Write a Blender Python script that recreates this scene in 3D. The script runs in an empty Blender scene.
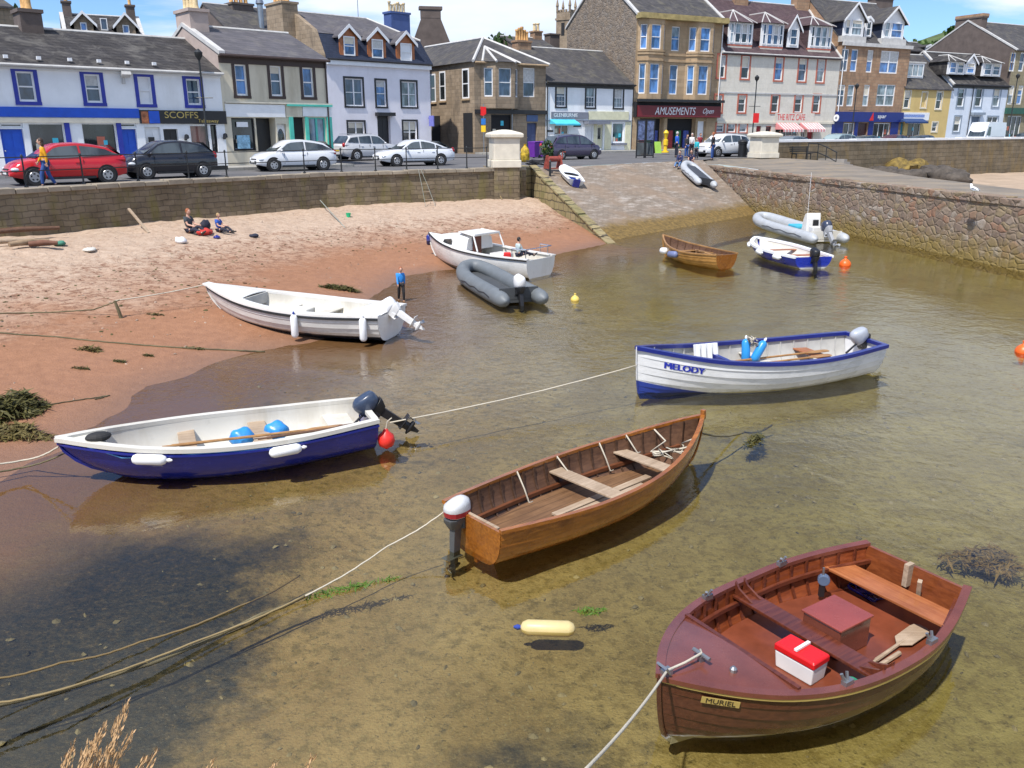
import bpy, bmesh, math, random
from mathutils import Vector, Matrix, Euler
R = math.radians
PI = math.pi
random.seed(7)
scene = bpy.context.scene
COL = scene.collection
F, HY, CZ = 830.0, 130.0, 4.7
PITCH = math.atan((384 - HY) / F)
SP, CP = math.sin(PITCH), math.cos(PITCH)
def ray(px, py):
 xd, yd = (px - 512) / F, (py - 384) / F
 return Vector((xd, CP - yd * SP, -SP - yd * CP))
def P(px, py, z=0.0):
 """point of the horizontal plane z seen at that place of the photograph"""
 r = ray(px, py)
 t = (z - CZ) / r.z
 return Vector((r.x * t, r.y * t, z))
def hit(px, py, o, n):
 r = ray(px, py)
 c = Vector((0, 0, CZ))
 t = (o - c).dot(n) / r.dot(n)
 return c + r * t
def lerp(a, b, t): return a + (b - a) * t
def interp(pts, x):
 if x <= pts[0][0]: return pts[0][1]
 for (a, va), (b, vb) in zip(pts, pts[1:]):
  if x <= b:
   u = (x - a) / (b - a)
   return va + (vb - va) * u
 return pts[-1][1]
def smooth(pts, x):
 if x <= pts[0][0]: return pts[0][1]
 for i in range(len(pts) - 1):
  (a, va), (b, vb) = pts[i], pts[i + 1]
  if x <= b:
   u = (x - a) / (b - a)
   m0 = (vb - pts[i - 1][1]) / (b - pts[i - 1][0]) if i > 0 else (vb - va) / (b - a)
   m1 = (pts[i + 2][1] - va) / (pts[i + 2][0] - a) if i + 2 < len(pts) else (vb - va) / (b - a)
   h = b - a
   return (va * (2*u**3 - 3*u**2 + 1) + m0 * h * (u**3 - 2*u**2 + u) + vb * (-2*u**3 + 3*u**2) + m1 * h * (u**3 - u**2))
 return pts[-1][1]
MATS = {}
class NT:
 def __init__(self, name):
  self.m = bpy.data.materials.new(name)
  self.m.use_nodes = True
  self.t = self.m.node_tree
  self.t.nodes.clear()
  self.out = self.n('ShaderNodeOutputMaterial')
 def n(self, typ, **kw):
  nd = self.t.nodes.new(typ)
  for k, v in kw.items(): setattr(nd, k, v)
  return nd
 def l(self, a, b): self.t.links.new(a, b)
 def val(self, nd, key, v):
  nd.inputs[key].default_value = v
 def coord(self, kind='Object'):
  return self.n('ShaderNodeTexCoord').outputs[kind]
 def mapping(self, vec, scale=(1, 1, 1), loc=(0, 0, 0)):
  mp = self.n('ShaderNodeMapping')
  self.l(vec, mp.inputs['Vector'])
  mp.inputs['Scale'].default_value = scale
  mp.inputs['Location'].default_value = loc
  return mp.outputs[0]
 def noise(self, vec, scale, detail=4, rough=.55, dist=0):
  nd = self.n('ShaderNodeTexNoise')
  self.l(vec, nd.inputs['Vector'])
  nd.inputs['Scale'].default_value = scale
  nd.inputs['Detail'].default_value = detail
  nd.inputs['Roughness'].default_value = rough
  nd.inputs['Distortion'].default_value = dist
  return nd.outputs['Fac']
 def ramp(self, fac, stops, interp='LINEAR'):
  nd = self.n('ShaderNodeValToRGB')
  nd.color_ramp.interpolation = interp
  els = nd.color_ramp.elements
  while len(els) < len(stops): els.new(.5)
  for e, (p, c) in zip(els, stops):
   e.position = p
   e.color = tuple(c) + (1,) if isinstance(c, (tuple, list)) else (c, c, c, 1)
  self.l(fac, nd.inputs[0])
  return nd.outputs[0]
 def mix(self, a, b, fac, mode='MIX'):
  nd = self.n('ShaderNodeMix', data_type='RGBA', blend_type=mode)
  for s, v in ((6, a), (7, b), (0, fac)):
   if isinstance(v, (int, float)): nd.inputs[s].default_value = v if s == 0 else (v, v, v, 1)
   elif isinstance(v, (tuple, list)): nd.inputs[s].default_value = tuple(v) + (1,)
   else: self.l(v, nd.inputs[s])
  return nd.outputs[2]
 def math(self, op, a, b=0.0, clamp=False):
  nd = self.n('ShaderNodeMath', operation=op, use_clamp=clamp)
  for i, v in enumerate((a, b)):
   if isinstance(v, (int, float)): nd.inputs[i].default_value = v
   else: self.l(v, nd.inputs[i])
  return nd.outputs[0]
 def sep(self, vec):
  nd = self.n('ShaderNodeSeparateXYZ'); self.l(vec, nd.inputs[0]); return nd.outputs
 def comb(self, x, y, z=0.0):
  nd = self.n('ShaderNodeCombineXYZ')
  for i, v in enumerate((x, y, z)):
   if isinstance(v, (int, float)): nd.inputs[i].default_value = v
   else: self.l(v, nd.inputs[i])
  return nd.outputs[0]
 def bump(self, h, strength=.5, dist=.02):
  nd = self.n('ShaderNodeBump')
  nd.inputs['Strength'].default_value = strength
  nd.inputs['Distance'].default_value = dist
  self.l(h, nd.inputs['Height'])
  return nd.outputs[0]
 def bsdf(self, col, rough=.6, metal=0.0, normal=None, spec=.5, coat=0.0):
  b = self.n('ShaderNodeBsdfPrincipled')
  if isinstance(col, (tuple, list)): b.inputs['Base Color'].default_value = tuple(col) + (1,)
  else: self.l(col, b.inputs['Base Color'])
  if isinstance(rough, (int, float)): b.inputs['Roughness'].default_value = rough
  else: self.l(rough, b.inputs['Roughness'])
  b.inputs['Metallic'].default_value = metal
  b.inputs['Specular IOR Level'].default_value = spec
  b.inputs['Coat Weight'].default_value = coat
  b.inputs['Coat Roughness'].default_value = .08
  if normal is not None: self.l(normal, b.inputs['Normal'])
  self.l(b.outputs[0], self.out.inputs[0])
  return b
def mat(name, col, rough=.6, metal=0.0, var=.12, vs=2.5, bump=0.0, bs=30.0, spec=.5, coat=0.0, stretch=(1, 1, 1)):
 """plain surface with uneven tone, scuffs and optional bump"""
 if name in MATS: return MATS[name]
 k = NT(name)
 co = k.mapping(k.coord(), stretch)
 f = k.noise(co, vs, 5, .6)
 c = k.mix(tuple(max(0, x * (1 - var)) for x in col), tuple(min(1, x * (1 + var)) for x in col), k.ramp(f, [(.3, 0.0), (.7, 1.0)]))
 nrm = None
 if bump: nrm = k.bump(k.noise(co, bs, 4, .6), bump, .01)
 rr = k.math('ADD', k.math('MULTIPLY', k.noise(co, vs * 3, 3), .18), rough - .09, True)
 k.bsdf(c, rr, metal, nrm, spec, coat)
 MATS[name] = k.m
 return k.m
def brickmat(name, c1, c2, mortar, bw, bh, ms=.012, rough=.85, bump=.5, stain=None, stain_amt=.5, wide=1.0, grime=.35, wv=.05):
 """coursed stone / slate; local x+y runs along the courses so that fronts and gables both work"""
 if name in MATS: return MATS[name]
 k = NT(name)
 co = k.coord()
 s = k.sep(co)
 wob = k.math('MULTIPLY', k.math('SUBTRACT', k.noise(co, 1.9, 4), .5), wv)
 v = k.comb(k.math('ADD', s[0], s[1]), k.math('ADD', k.math('MULTIPLY', s[2], wide), wob))
 b = k.n('ShaderNodeTexBrick')
 k.l(v, b.inputs['Vector'])
 for key, x in (('Color1', c1), ('Color2', c2), ('Mortar', mortar)): b.inputs[key].default_value = tuple(x) + (1,)
 b.inputs['Scale'].default_value = 1
 b.inputs['Mortar Size'].default_value = ms
 b.inputs['Mortar Smooth'].default_value = .3
 b.inputs['Bias'].default_value = 0
 b.inputs['Brick Width'].default_value = bw
 b.inputs['Row Height'].default_value = bh
 f = k.noise(co, .9, 6, .65)
 c = k.mix(b.outputs[0], (.5, .47, .42), k.ramp(f, [(.35, grime), (.65, 0.0)]), 'MULTIPLY')
 c = k.mix(c, (1.25, 1.22, 1.15), k.ramp(k.noise(co, 5, 4), [(.45, 0.0), (.75, .5)]), 'MULTIPLY')
 if stain is not None:
  st = k.noise(k.mapping(co, (1, 1, .35)), 1.1, 5, .65, .6)
  c = k.mix(c, stain, k.ramp(st, [(.5, 0.0), (.68, stain_amt)]))
 h = k.math('ADD', k.math('MULTIPLY', b.outputs['Fac'], -1.0), k.math('MULTIPLY', k.noise(co, 9, 5), .6))
 k.bsdf(c, rough, 0, k.bump(h, bump, .02), .3)
 MATS[name] = k.m
 return k.m
def rubble(name, cols, mortar, scale, zst=1.3, rough=.9, moss=None, zmoss=None):
 if name in MATS: return MATS[name]
 k = NT(name)
 co = k.coord()
 wv = k.n('ShaderNodeVectorMath', operation='ADD')
 nz = k.n('ShaderNodeTexNoise'); k.l(co, nz.inputs['Vector']); nz.inputs['Scale'].default_value = 2.2
 sc = k.n('ShaderNodeVectorMath', operation='SCALE'); k.l(nz.outputs['Color'], sc.inputs[0]); sc.inputs['Scale'].default_value = .25
 k.l(co, wv.inputs[0]); k.l(sc.outputs[0], wv.inputs[1])
 v = k.mapping(wv.outputs[0], (1, 1, zst))
 a = k.n('ShaderNodeTexVoronoi'); k.l(v, a.inputs['Vector']); a.inputs['Scale'].default_value = scale
 e = k.n('ShaderNodeTexVoronoi', feature='DISTANCE_TO_EDGE'); k.l(v, e.inputs['Vector']); e.inputs['Scale'].default_value = scale
 s = k.n('ShaderNodeSeparateColor'); k.l(a.outputs['Color'], s.inputs[0])
 n = len(cols)
 c = k.ramp(s.outputs[0], [(i / n, cc) for i, cc in enumerate(cols)], 'CONSTANT')
 c = k.mix(c, (.55, .5, .45), k.ramp(k.noise(co, 3, 6, .7), [(.35, .7), (.62, 0.0)]), 'MULTIPLY')
 edge = k.ramp(e.outputs['Distance'], [(.0, .45), (.05, 1.0)])
 c = k.mix(c, (.26, .195, .135), k.ramp(k.noise(co, 1.3, 6, .7), [(.40, .75), (.62, .15)]))
 c = k.mix(c, (.62, .58, .52), k.ramp(k.noise(co, 7, 6, .75), [(.60, 0.0), (.74, .55)]))
 c = k.mix(mortar, c, edge)
 if moss is not None:
  z = k.sep(k.n('ShaderNodeNewGeometry').outputs['Position'])[2]
  nz2 = k.math('ADD', z, k.math('MULTIPLY', k.noise(co, 1.9, 5, .7), 2.0)); nz2 = k.math('SUBTRACT', nz2, .5)
  c = k.mix(moss, c, k.ramp(k.math('MULTIPLY', nz2, .5), [(zmoss[0], 0.0), (zmoss[1], 1.0)]))
 h = k.math('ADD', k.ramp(e.outputs['Distance'], [(0, 0.0), (.18, 1.0)]), k.math('MULTIPLY', k.noise(co, 12, 5), .5))
 k.bsdf(c, rough, 0, k.bump(h, .55, .05), .3)
 MATS[name] = k.m
 return k.m
def woodmat(name, dark, light, rough=.35, coat=.3, along=(.6, 9, 9), scale=3, plank=0, bump=.12):
 if name in MATS: return MATS[name]
 k = NT(name)
 co = k.coord()
 g = k.noise(k.mapping(co, along), scale, 6, .6, .4)
 c = k.mix(dark, light, k.ramp(g, [(.32, 0.0), (.68, 1.0)]))
 c = k.mix(c, (.55, .5, .45), k.ramp(k.noise(co, 2.2, 5, .65), [(.38, .5), (.6, 0.0)]), 'MULTIPLY')
 h = g
 if plank:
  s = k.sep(co)
  fr = k.math('FRACT', k.math('MULTIPLY', s[1], 1 / plank))
  ln = k.ramp(fr, [(0, 0.0), (.05, 1.0), (.95, 1.0), (1, 0.0)])
  c = k.mix((dark[0] * .25, dark[1] * .25, dark[2] * .25), c, ln)
 k.bsdf(c, k.math('ADD', k.math('MULTIPLY', k.noise(co, 6, 4), .3), rough - .12, True), 0, k.bump(h, bump, .004), .5, coat)
 MATS[name] = k.m
 return k.m
def glassmat(name, col=(.02, .03, .045), rough=.06):
 if name in MATS: return MATS[name]
 k = NT(name)
 co = k.coord()
 s = k.sep(co)
 f = k.noise(k.mapping(co, (1, 1, .4)), 1.6, 3)
 c = k.mix(tuple(x * .5 for x in col), tuple(min(1, x * 2.0) for x in col), k.ramp(f, [(.38, 0.0), (.62, 1.0)]))
 k.bsdf(c, rough, 0, k.bump(k.noise(co, 1.2, 2), .06, .02), .9)
 MATS[name] = k.m
 return k.m
class MB:
 def __init__(s): s.v = []; s.f = []; s.mi = []
 def add(s, vs, fs, mi=0):
  o = len(s.v)
  s.v += [tuple(v) for v in vs]
  s.f += [tuple(i + o for i in f) for f in fs]
  s.mi += [mi] * len(fs)
  return s
 def quad(s, a, b, c, d, mi=0): return s.add([a, b, c, d], [(0, 1, 2, 3)], mi)
 def poly(s, pts, mi=0): return s.add(pts, [tuple(range(len(pts)))], mi)
 def box(s, c, size, rot=None, mi=0, taper=1.0):
  x, y, z = size[0] / 2, size[1] / 2, size[2] / 2
  vs = [Vector((sx * x * (taper if sz > 0 else 1), sy * y * (taper if sz > 0 else 1), sz * z)) for sz in (-1, 1) for sx, sy in ((-1, -1), (1, -1), (1, 1), (-1, 1))]
  if rot is not None:
   m = Euler(rot).to_matrix() if not isinstance(rot, Matrix) else rot
   vs = [m @ v for v in vs]
  c = Vector(c)
  return s.add([v + c for v in vs], [(3, 2, 1, 0), (4, 5, 6, 7), (0, 1, 5, 4), (1, 2, 6, 5), (2, 3, 7, 6), (3, 0, 4, 7)], mi)
 def b2(s, a, b, mi=0):
  return s.box([(a[i] + b[i]) / 2 for i in range(3)], [abs(b[i] - a[i]) for i in range(3)], None, mi)
 def prism(s, pts, vec, mi=0):
  n = len(pts); vec = Vector(vec)
  vs = [Vector(p) for p in pts] + [Vector(p) + vec for p in pts]
  fs = [tuple(reversed(range(n))), tuple(range(n, 2 * n))] + [(i, (i + 1) % n, n + (i + 1) % n, n + i) for i in range(n)]
  return s.add(vs, fs, mi)
 def loft(s, rings, closed=True, caps=True, mi=0, mif=None):
  n = len(rings[0]); vs = [Vector(p) for r in rings for p in r]; fs = []; ms = []
  for i in range(len(rings) - 1):
   for j in range(n if closed else n - 1):
    fs.append((i * n + j, i * n + (j + 1) % n, (i + 1) * n + (j + 1) % n, (i + 1) * n + j))
  if caps and closed:
   fs.append(tuple(reversed(range(n)))); fs.append(tuple((len(rings) - 1) * n + j for j in range(n)))
  o = len(s.f)
  s.add(vs, fs, mi)
  if mif:
   for q in range(o, len(s.f)):
    c = sum((Vector(s.v[i]) for i in s.f[q]), Vector()) / len(s.f[q])
    s.mi[q] = mif(c)
  return s
 def tube(s, pts, r, n=6, mi=0, caps=True):
  pts = [Vector(p) for p in pts]; rings = []
  up = Vector((0, 0, 1)); prev = None
  for i, p in enumerate(pts):
   d = (pts[min(i + 1, len(pts) - 1)] - pts[max(i - 1, 0)])
   if d.length < 1e-9: d = Vector((0, 0, 1))
   d.normalize()
   if prev is None:
    a = d.cross(up if abs(d.z) < .95 else Vector((1, 0, 0))).normalized()
   else:
    a = (prev - d * prev.dot(d))
    a = a.normalized() if a.length > 1e-6 else d.orthogonal().normalized()
   prev = a; b = d.cross(a)
   rr = r[i] if isinstance(r, (list, tuple)) else r
   rings.append([p + (a * math.cos(2 * PI * k / n) + b * math.sin(2 * PI * k / n)) * rr for k in range(n)])
  return s.loft(rings, True, caps, mi)
 def cyl(s, a, b, r, r2=None, n=12, mi=0): return s.tube([a, b], [r, r if r2 is None else r2], n, mi)
 def lathe(s, prof, c=(0, 0, 0), n=16, mi=0, m=None):
  c = Vector(c); rings = []
  for r, z in prof:
   ring = [Vector((r * math.cos(2 * PI * k / n), r * math.sin(2 * PI * k / n), z)) for k in range(n)]
   rings.append([(m @ v if m else v) + c for v in ring])
  return s.loft(rings, True, True, mi)
 def ball(s, c, rx, ry=None, rz=None, nu=14, nv=9, mi=0, m=None):
  ry = rx if ry is None else ry; rz = rx if rz is None else rz; c = Vector(c); rings = []
  for j in range(nv + 1):
   a = -PI / 2 + PI * j / nv; cr = max(math.cos(a), .02)
   ring = [Vector((rx * cr * math.cos(2 * PI * k / nu), ry * cr * math.sin(2 * PI * k / nu), rz * math.sin(a))) for k in range(nu)]
   rings.append([(m @ v if m else v) + c for v in ring])
  return s.loft(rings, True, True, mi)
 def rect_sweep(s, pts, w, h, side=None, mi=0, closed=False):
  """rectangular bar along pts; w horizontal (across), h vertical"""
  pts = [Vector(p) for p in pts]; rings = []
  for i, p in enumerate(pts):
   d = pts[min(i + 1, len(pts) - 1)] - pts[max(i - 1, 0)]
   d.z = 0
   d = d.normalized() if d.length > 1e-9 else Vector((1, 0, 0))
   a = Vector((d.y, -d.x, 0)) * (w / 2); b = Vector((0, 0, h / 2))
   rings.append([p - a - b, p + a - b, p + a + b, p - a + b])
  return s.loft(rings, True, True, mi)
 def build(s, name, m, parent=None, smooth=False, bevel=0.0, loc=None, rot=None):
  me = bpy.data.meshes.new(name)
  me.from_pydata(s.v, [], s.f)
  ms = m if isinstance(m, (list, tuple)) else [m]
  for x in ms: me.materials.append(x)
  if len(ms) > 1: me.polygons.foreach_set('material_index', s.mi)
  bm = bmesh.new(); bm.from_mesh(me)
  bmesh.ops.recalc_face_normals(bm, faces=bm.faces)
  bm.to_mesh(me); bm.free()
  if smooth:
   me.polygons.foreach_set('use_smooth', [True] * len(me.polygons))
   if smooth != 'all':
    me.set_sharp_from_angle(angle=R(40 if smooth is True else smooth))
  me.update()
  o = bpy.data.objects.new(name, me); COL.objects.link(o)
  if parent is not None: o.parent = parent
  if loc is not None: o.location = loc
  if rot is not None: o.rotation_euler = rot
  if bevel:
   b = o.modifiers.new('Bevel', 'BEVEL'); b.width = bevel; b.segments = 2; b.limit_method = 'ANGLE'; b.angle_limit = R(35)
  return o
def thing(name, label, cat, loc=(0, 0, 0), rz=0.0, group=None, rot=None):
 o = bpy.data.objects.new(name, None); COL.objects.link(o)
 o.empty_display_size = .2
 o.location = loc
 o.rotation_euler = rot if rot is not None else (0, 0, rz)
 o['label'] = label; o['category'] = cat
 if group: o['group'] = group
 return o
def tag(o, label, cat, group=None):
 o['label'] = label; o['category'] = cat
 if group: o['group'] = group
 return o
def struct(o): o['kind'] = 'structure'; return o
def copy_tree(o, parent=None):
 c = o.copy(); COL.objects.link(c)
 if parent is not None: c.parent = parent
 for ch in list(o.children): copy_tree(ch, c)
 return c
def text(body, size, m, parent, name='lettering', loc=(0, 0, 0), rot=(0, 0, 0), depth=.006, align='LEFT', shear=0, sx=1.0, bold=0.0):
 cu = bpy.data.curves.new(name, 'FONT')
 cu.body = body; cu.size = size; cu.extrude = depth; cu.align_x = align; cu.align_y = 'CENTER'; cu.shear = shear; cu.offset = bold
 cu.materials.append(m)
 tmp = bpy.data.objects.new(name, cu); COL.objects.link(tmp)
 bpy.context.view_layer.update()
 me = bpy.data.meshes.new_from_object(tmp.evaluated_get(bpy.context.evaluated_depsgraph_get()))
 bpy.data.objects.remove(tmp); bpy.data.curves.remove(cu)
 me.name = name
 if not me.materials: me.materials.append(m)
 o = bpy.data.objects.new(name, me); COL.objects.link(o)
 o.parent = parent; o.location = loc; o.rotation_euler = rot; o.scale = (sx, 1, 1)
 return o
M_white = mat('white_paint', (.78, .79, .80), .55, var=.06)
M_gel = mat('white_gelcoat', (.72, .71, .67), .3, var=.16, vs=1.6, coat=.2)
M_cream = mat('cream_paint', (.70, .65, .55), .6)
M_black = mat('black_paint', (.016, .016, .018), .4)
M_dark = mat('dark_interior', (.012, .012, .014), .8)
M_rubber = mat('black_rubber', (.02, .02, .021), .75)
M_steel = mat('grey_steel', (.35, .36, .37), .35, .8)
M_chrome = mat('bright_metal', (.7, .7, .72), .2, .95)
M_blue = mat('bright_blue_paint', (.012, .09, .55), .45)
M_navyw = mat('dark_blue_window_paint', (.02, .035, .32), .45)
M_red = mat('red_paint', (.62, .012, .012), .4)
M_yellow = mat('yellow_paint', (.80, .52, .02), .45)
M_orange = mat('orange_plastic', (.85, .13, .015), .4)
M_brownp = mat('brown_paint', (.05, .03, .025), .5)
M_ropew = mat('pale_rope', (.55, .50, .40), .9, bump=.6, bs=120)
M_roped = mat('weedy_rope', (.13, .11, .06), .95, bump=.6, bs=90, var=.4)
M_glass = glassmat('window_glass', (.035, .06, .10))
M_glassd = glassmat('dark_shop_glass', (.018, .022, .024))
M_glassl = glassmat('curtained_glass', (.18, .22, .24))
M_glassb = glassmat('blue_sky_glass', (.05, .13, .30))
M_carglass = glassmat('car_glass', (.04, .05, .055), .03)
M_slate = brickmat('grey_slate', (.056, .054, .058), (.092, .086, .088), (.05, .05, .05), .34, .17, .012, .8, .5, (.20, .18, .12), .35, 1.15)
M_slateb = brickmat('brown_slate', (.036, .034, .037), (.072, .067, .066), (.025, .024, .025), .36, .17, .012, .85, .7, (.16, .15, .135), .55, 1.15, .6)
M_slatep = brickmat('purple_slate', (.075, .048, .055), (.11, .072, .08), (.05, .035, .04), .36, .18, .012, .75, .4, (.15, .12, .10), .3, 1.15)
M_slaten = brickmat('dark_blue_slate', (.025, .035, .065), (.035, .045, .08), (.015, .018, .03), .3, .16, .01, .6, .4, None, 0, 1.05)
M_slatel = brickmat('pale_grey_slate', (.088, .083, .093), (.125, .117, .13), (.07, .07, .075), .36, .17, .012, .7, .4, (.22, .2, .17), .3, 1.15)
M_stonebrown = brickmat('brown_sandstone', (.33, .20, .125), (.42, .27, .17), (.22, .18, .13), .7, .32, .015, .85, .4, (.13, .10, .075), .5)
M_stonetan = brickmat('tan_sandstone', (.40, .285, .175), (.47, .345, .22), (.3, .23, .15), .9, .36, .008, .85, .25, (.22, .17, .09), .4)
M_stonecorner = brickmat('weathered_sandstone', (.28, .215, .15), (.36, .28, .20), (.22, .18, .13), .6, .3, .015, .9, .5, (.13, .105, .08), .6)
M_gable = rubble('rubble_gable', [(.20, .18, .16), (.25, .225, .20), (.16, .14, .125), (.29, .255, .22), (.21, .18, .15)], (.24, .215, .19), 2.6)
M_harl = mat('grey_harling', (.125, .098, .086), .95, var=.22, vs=1.2, bump=.7, bs=25)
M_harlp = mat('pinkish_harling', (.42, .34, .30), .95, var=.15, vs=1.2, bump=.5, bs=25)
M_greywall = brickmat('pale_painted_masonry', (.64, .605, .53), (.67, .635, .56), (.57, .535, .47), 1.2, .45, .008, .8, .15, (.50, .45, .36), .4, 1, .15)
M_lead = mat('pale_lead', (.52, .51, .49), .6, var=.15)
M_pot = mat('clay_chimney_pot', (.62, .36, .14), .8, var=.3, vs=5)
M_potpale = mat('buff_chimney_pot', (.66, .52, .30), .8, var=.25, vs=5)
M_redsur = mat('terracotta_surround', (.46, .13, .08), .6)
M_maroon = mat('maroon_fascia', (.16, .012, .018), .4)
M_shopnavy = mat('navy_fascia', (.008, .022, .17), .4)
M_turq = mat('turquoise_paint', (.08, .50, .40), .5)
M_cyan = mat('cyan_canvas', (.07, .52, .68), .7)
M_greysign = mat('grey_fascia', (.20, .21, .25), .5)
M_creamsign = mat('cream_fascia', (.68, .66, .46), .6)
M_gold = mat('gold_lettering', (.50, .38, .12), .45, .3)
M_woodor = woodmat('orange_cladding', (.32, .10, .03), (.45, .16, .05), .5, .1, (9, 9, .8))
def wallpaint(name, col, streak=(.50, .46, .38), amt=.45, rough=.8, coat=0.0):
 k = NT(name); co = k.coord()
 f = k.ramp(k.noise(co, .8, 5, .6), [(.3, 0.0), (.7, 1.0)])
 c = k.mix(tuple(x * .92 for x in col), tuple(min(1, x * 1.05) for x in col), f)
 st = k.ramp(k.noise(k.mapping(co, (.8, .8, .14)), 1.0, 6, .7), [(.50, 0.0), (.75, amt)])
 c = k.mix(c, tuple(a * b for a, b in zip(col, streak)), st)
 c = k.mix(c, tuple(x * .62 for x in col), k.ramp(k.noise(co, 2.1, 6, .75), [(.60, 0.0), (.76, amt)]))
 k.bsdf(c, rough, 0, k.bump(k.noise(co, 14, 4), .3 if rough > .7 else .04, .01), .3, coat)
 MATS[name] = k.m
 return k.m
def twotone(name, top, bot, z0, slope=0.0, x0=0.0, rough=.3, coat=.25, wood=None):
 """hull paint with a boot-top line; the line may rise forward of x0"""
 if name in MATS: return MATS[name]
 k = NT(name); co = k.coord(); s = k.sep(co)
 lim = k.math('ADD', k.math('MULTIPLY', k.math('POWER', k.math('MAXIMUM', k.math('SUBTRACT', s[0], x0), 0.0), 1.5), slope), z0)
 m = k.math('MULTIPLY', k.math('SUBTRACT', s[2], lim), 60.0, True)
 f = k.ramp(k.noise(k.mapping(co, (1, 1, 3)), 1.8, 5, .65), [(.35, 0.0), (.65, 1.0)])
 if wood:
  g = k.ramp(k.noise(k.mapping(co, (.6, 9, 9)), 3, 6, .6, .4), [(.32, 0.0), (.68, 1.0)]); t_ = k.mix(top, wood, g)
 else: t_ = k.mix(tuple(x * .84 for x in top), tuple(min(1, x * 1.05) for x in top), f)
 sl = k.math('MULTIPLY', k.math('SUBTRACT', k.math('ADD', lim, .10), s[2]), 8.0, True)
 t_ = k.mix(t_, (.30, .29, .22), k.math('MULTIPLY', sl, k.ramp(k.noise(co, 6, 5, .7), [(.4, 0.0), (.7, .7)])))
 c = k.mix(k.mix(tuple(x * .7 for x in bot), bot, f), t_, m)
 k.bsdf(c, k.math('ADD', k.math('MULTIPLY', f, .15), rough - .07), 0, None, .5, coat)
 MATS[name] = k.m
 return k.m
M_gel = wallpaint('scuffed_white_gelcoat', (.75, .74, .71), (.62, .56, .45), .45, .32, .2)
M_whitewall = wallpaint('weathered_white_wall', (.84, .855, .87), amt=.25)
M_lavwall = wallpaint('weathered_offwhite_wall', (.80, .78, .83), amt=.2)
M_creamwall = wallpaint('weathered_cream_wall', (.64, .585, .46), amt=.6)
M_yellowwall = wallpaint('weathered_yellow_wall', (.62, .46, .19), (.7, .6, .5), .4)
M_bluewall = wallpaint('weathered_pale_blue_wall', (.67, .73, .81), amt=.25)
M_skin = mat('skin', (.55, .32, .23), .55, var=.08)
M_asphalt = mat('asphalt', (.085, .085, .09), .9, var=.2, vs=.6, bump=.4, bs=60)
M_concrete = mat('grey_concrete', (.27, .255, .235), .9, var=.25, vs=.7, bump=.5, bs=18)
M_pave = brickmat('paving', (.33, .32, .30), (.37, .36, .33), (.2, .2, .19), .6, .6, .01)
import numpy as np
def mw(o):
 return Matrix.Translation(o.location) @ o.rotation_euler.to_matrix().to_4x4()
def localise(mb, o):
 m = mw(o).inverted()
 mb.v = [tuple(m @ Vector(v)) for v in mb.v]
 return mb
ZS = 2.75                                    # street
WL = [Vector((-33.5, 9.0, 0)), P(0, 190, 2.85), P(150, 181.5, 2.85), P(325, 173, 2.85), P(526, 167.3, 2.85)]
for w in WL: w.z = 0
SL_TL, SL_TR = P(530, 168.5, ZS), Vector((13.0, 58.6, ZS))
SL_BL, SL_BR = P(603, 242, 0.0), P(757, 214, 0.0)
PIER_A, PIER_B = Vector((13.2, 58.6, 0)), Vector((17.8, 28.4, 0))
pd = (PIER_B - PIER_A).normalized()
PIER_C = PIER_A + pd * 62
ZP = 2.34
PIL2 = P(763, 158, ZS)
PAR_B = Vector((56.0, 91.0, 0))
SH = [Vector((-11.5, -3)), Vector((-9.2, 5)), Vector((-7.6, 9.0)), P(20, 460).xy, P(92, 425).xy, P(142, 386).xy, P(228, 358).xy, P(338, 334).xy, P(366, 300).xy, P(405, 276).xy, P(440, 270).xy, P(520, 262).xy, P(600, 245).xy, Vector((6, 40))]
def seg_dist(X, Y, pts):
 best = np.full(X.shape, 1e9); sign = np.zeros(X.shape)
 for a, b in zip(pts, pts[1:]):
  ax, ay, bx, by = a[0], a[1], b[0], b[1]
  dx, dy = bx - ax, by - ay
  t = np.clip(((X - ax) * dx + (Y - ay) * dy) / (dx * dx + dy * dy), 0, 1)
  ex, ey = X - (ax + t * dx), Y - (ay + t * dy)
  d = np.hypot(ex, ey)
  cr = dx * (Y - ay) - dy * (X - ax)
  m = d < best
  best = np.where(m, d, best); sign = np.where(m, np.sign(cr), sign)
 return best, sign
def vnoise(X, Y, s, seed):
 rs = np.random.RandomState(seed); g = rs.rand(97, 97)
 u, v = X * s + 1000.3, Y * s + 1000.7
 i, j = np.floor(u).astype(int), np.floor(v).astype(int)
 fu, fv = u - i, v - j
 fu = fu * fu * (3 - 2 * fu); fv = fv * fv * (3 - 2 * fv)
 q = lambda a, b: g[a % 97, b % 97]
 return (q(i, j) * (1 - fu) + q(i + 1, j) * fu) * (1 - fv) + (q(i, j + 1) * (1 - fu) + q(i + 1, j + 1) * fu) * fv
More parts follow.
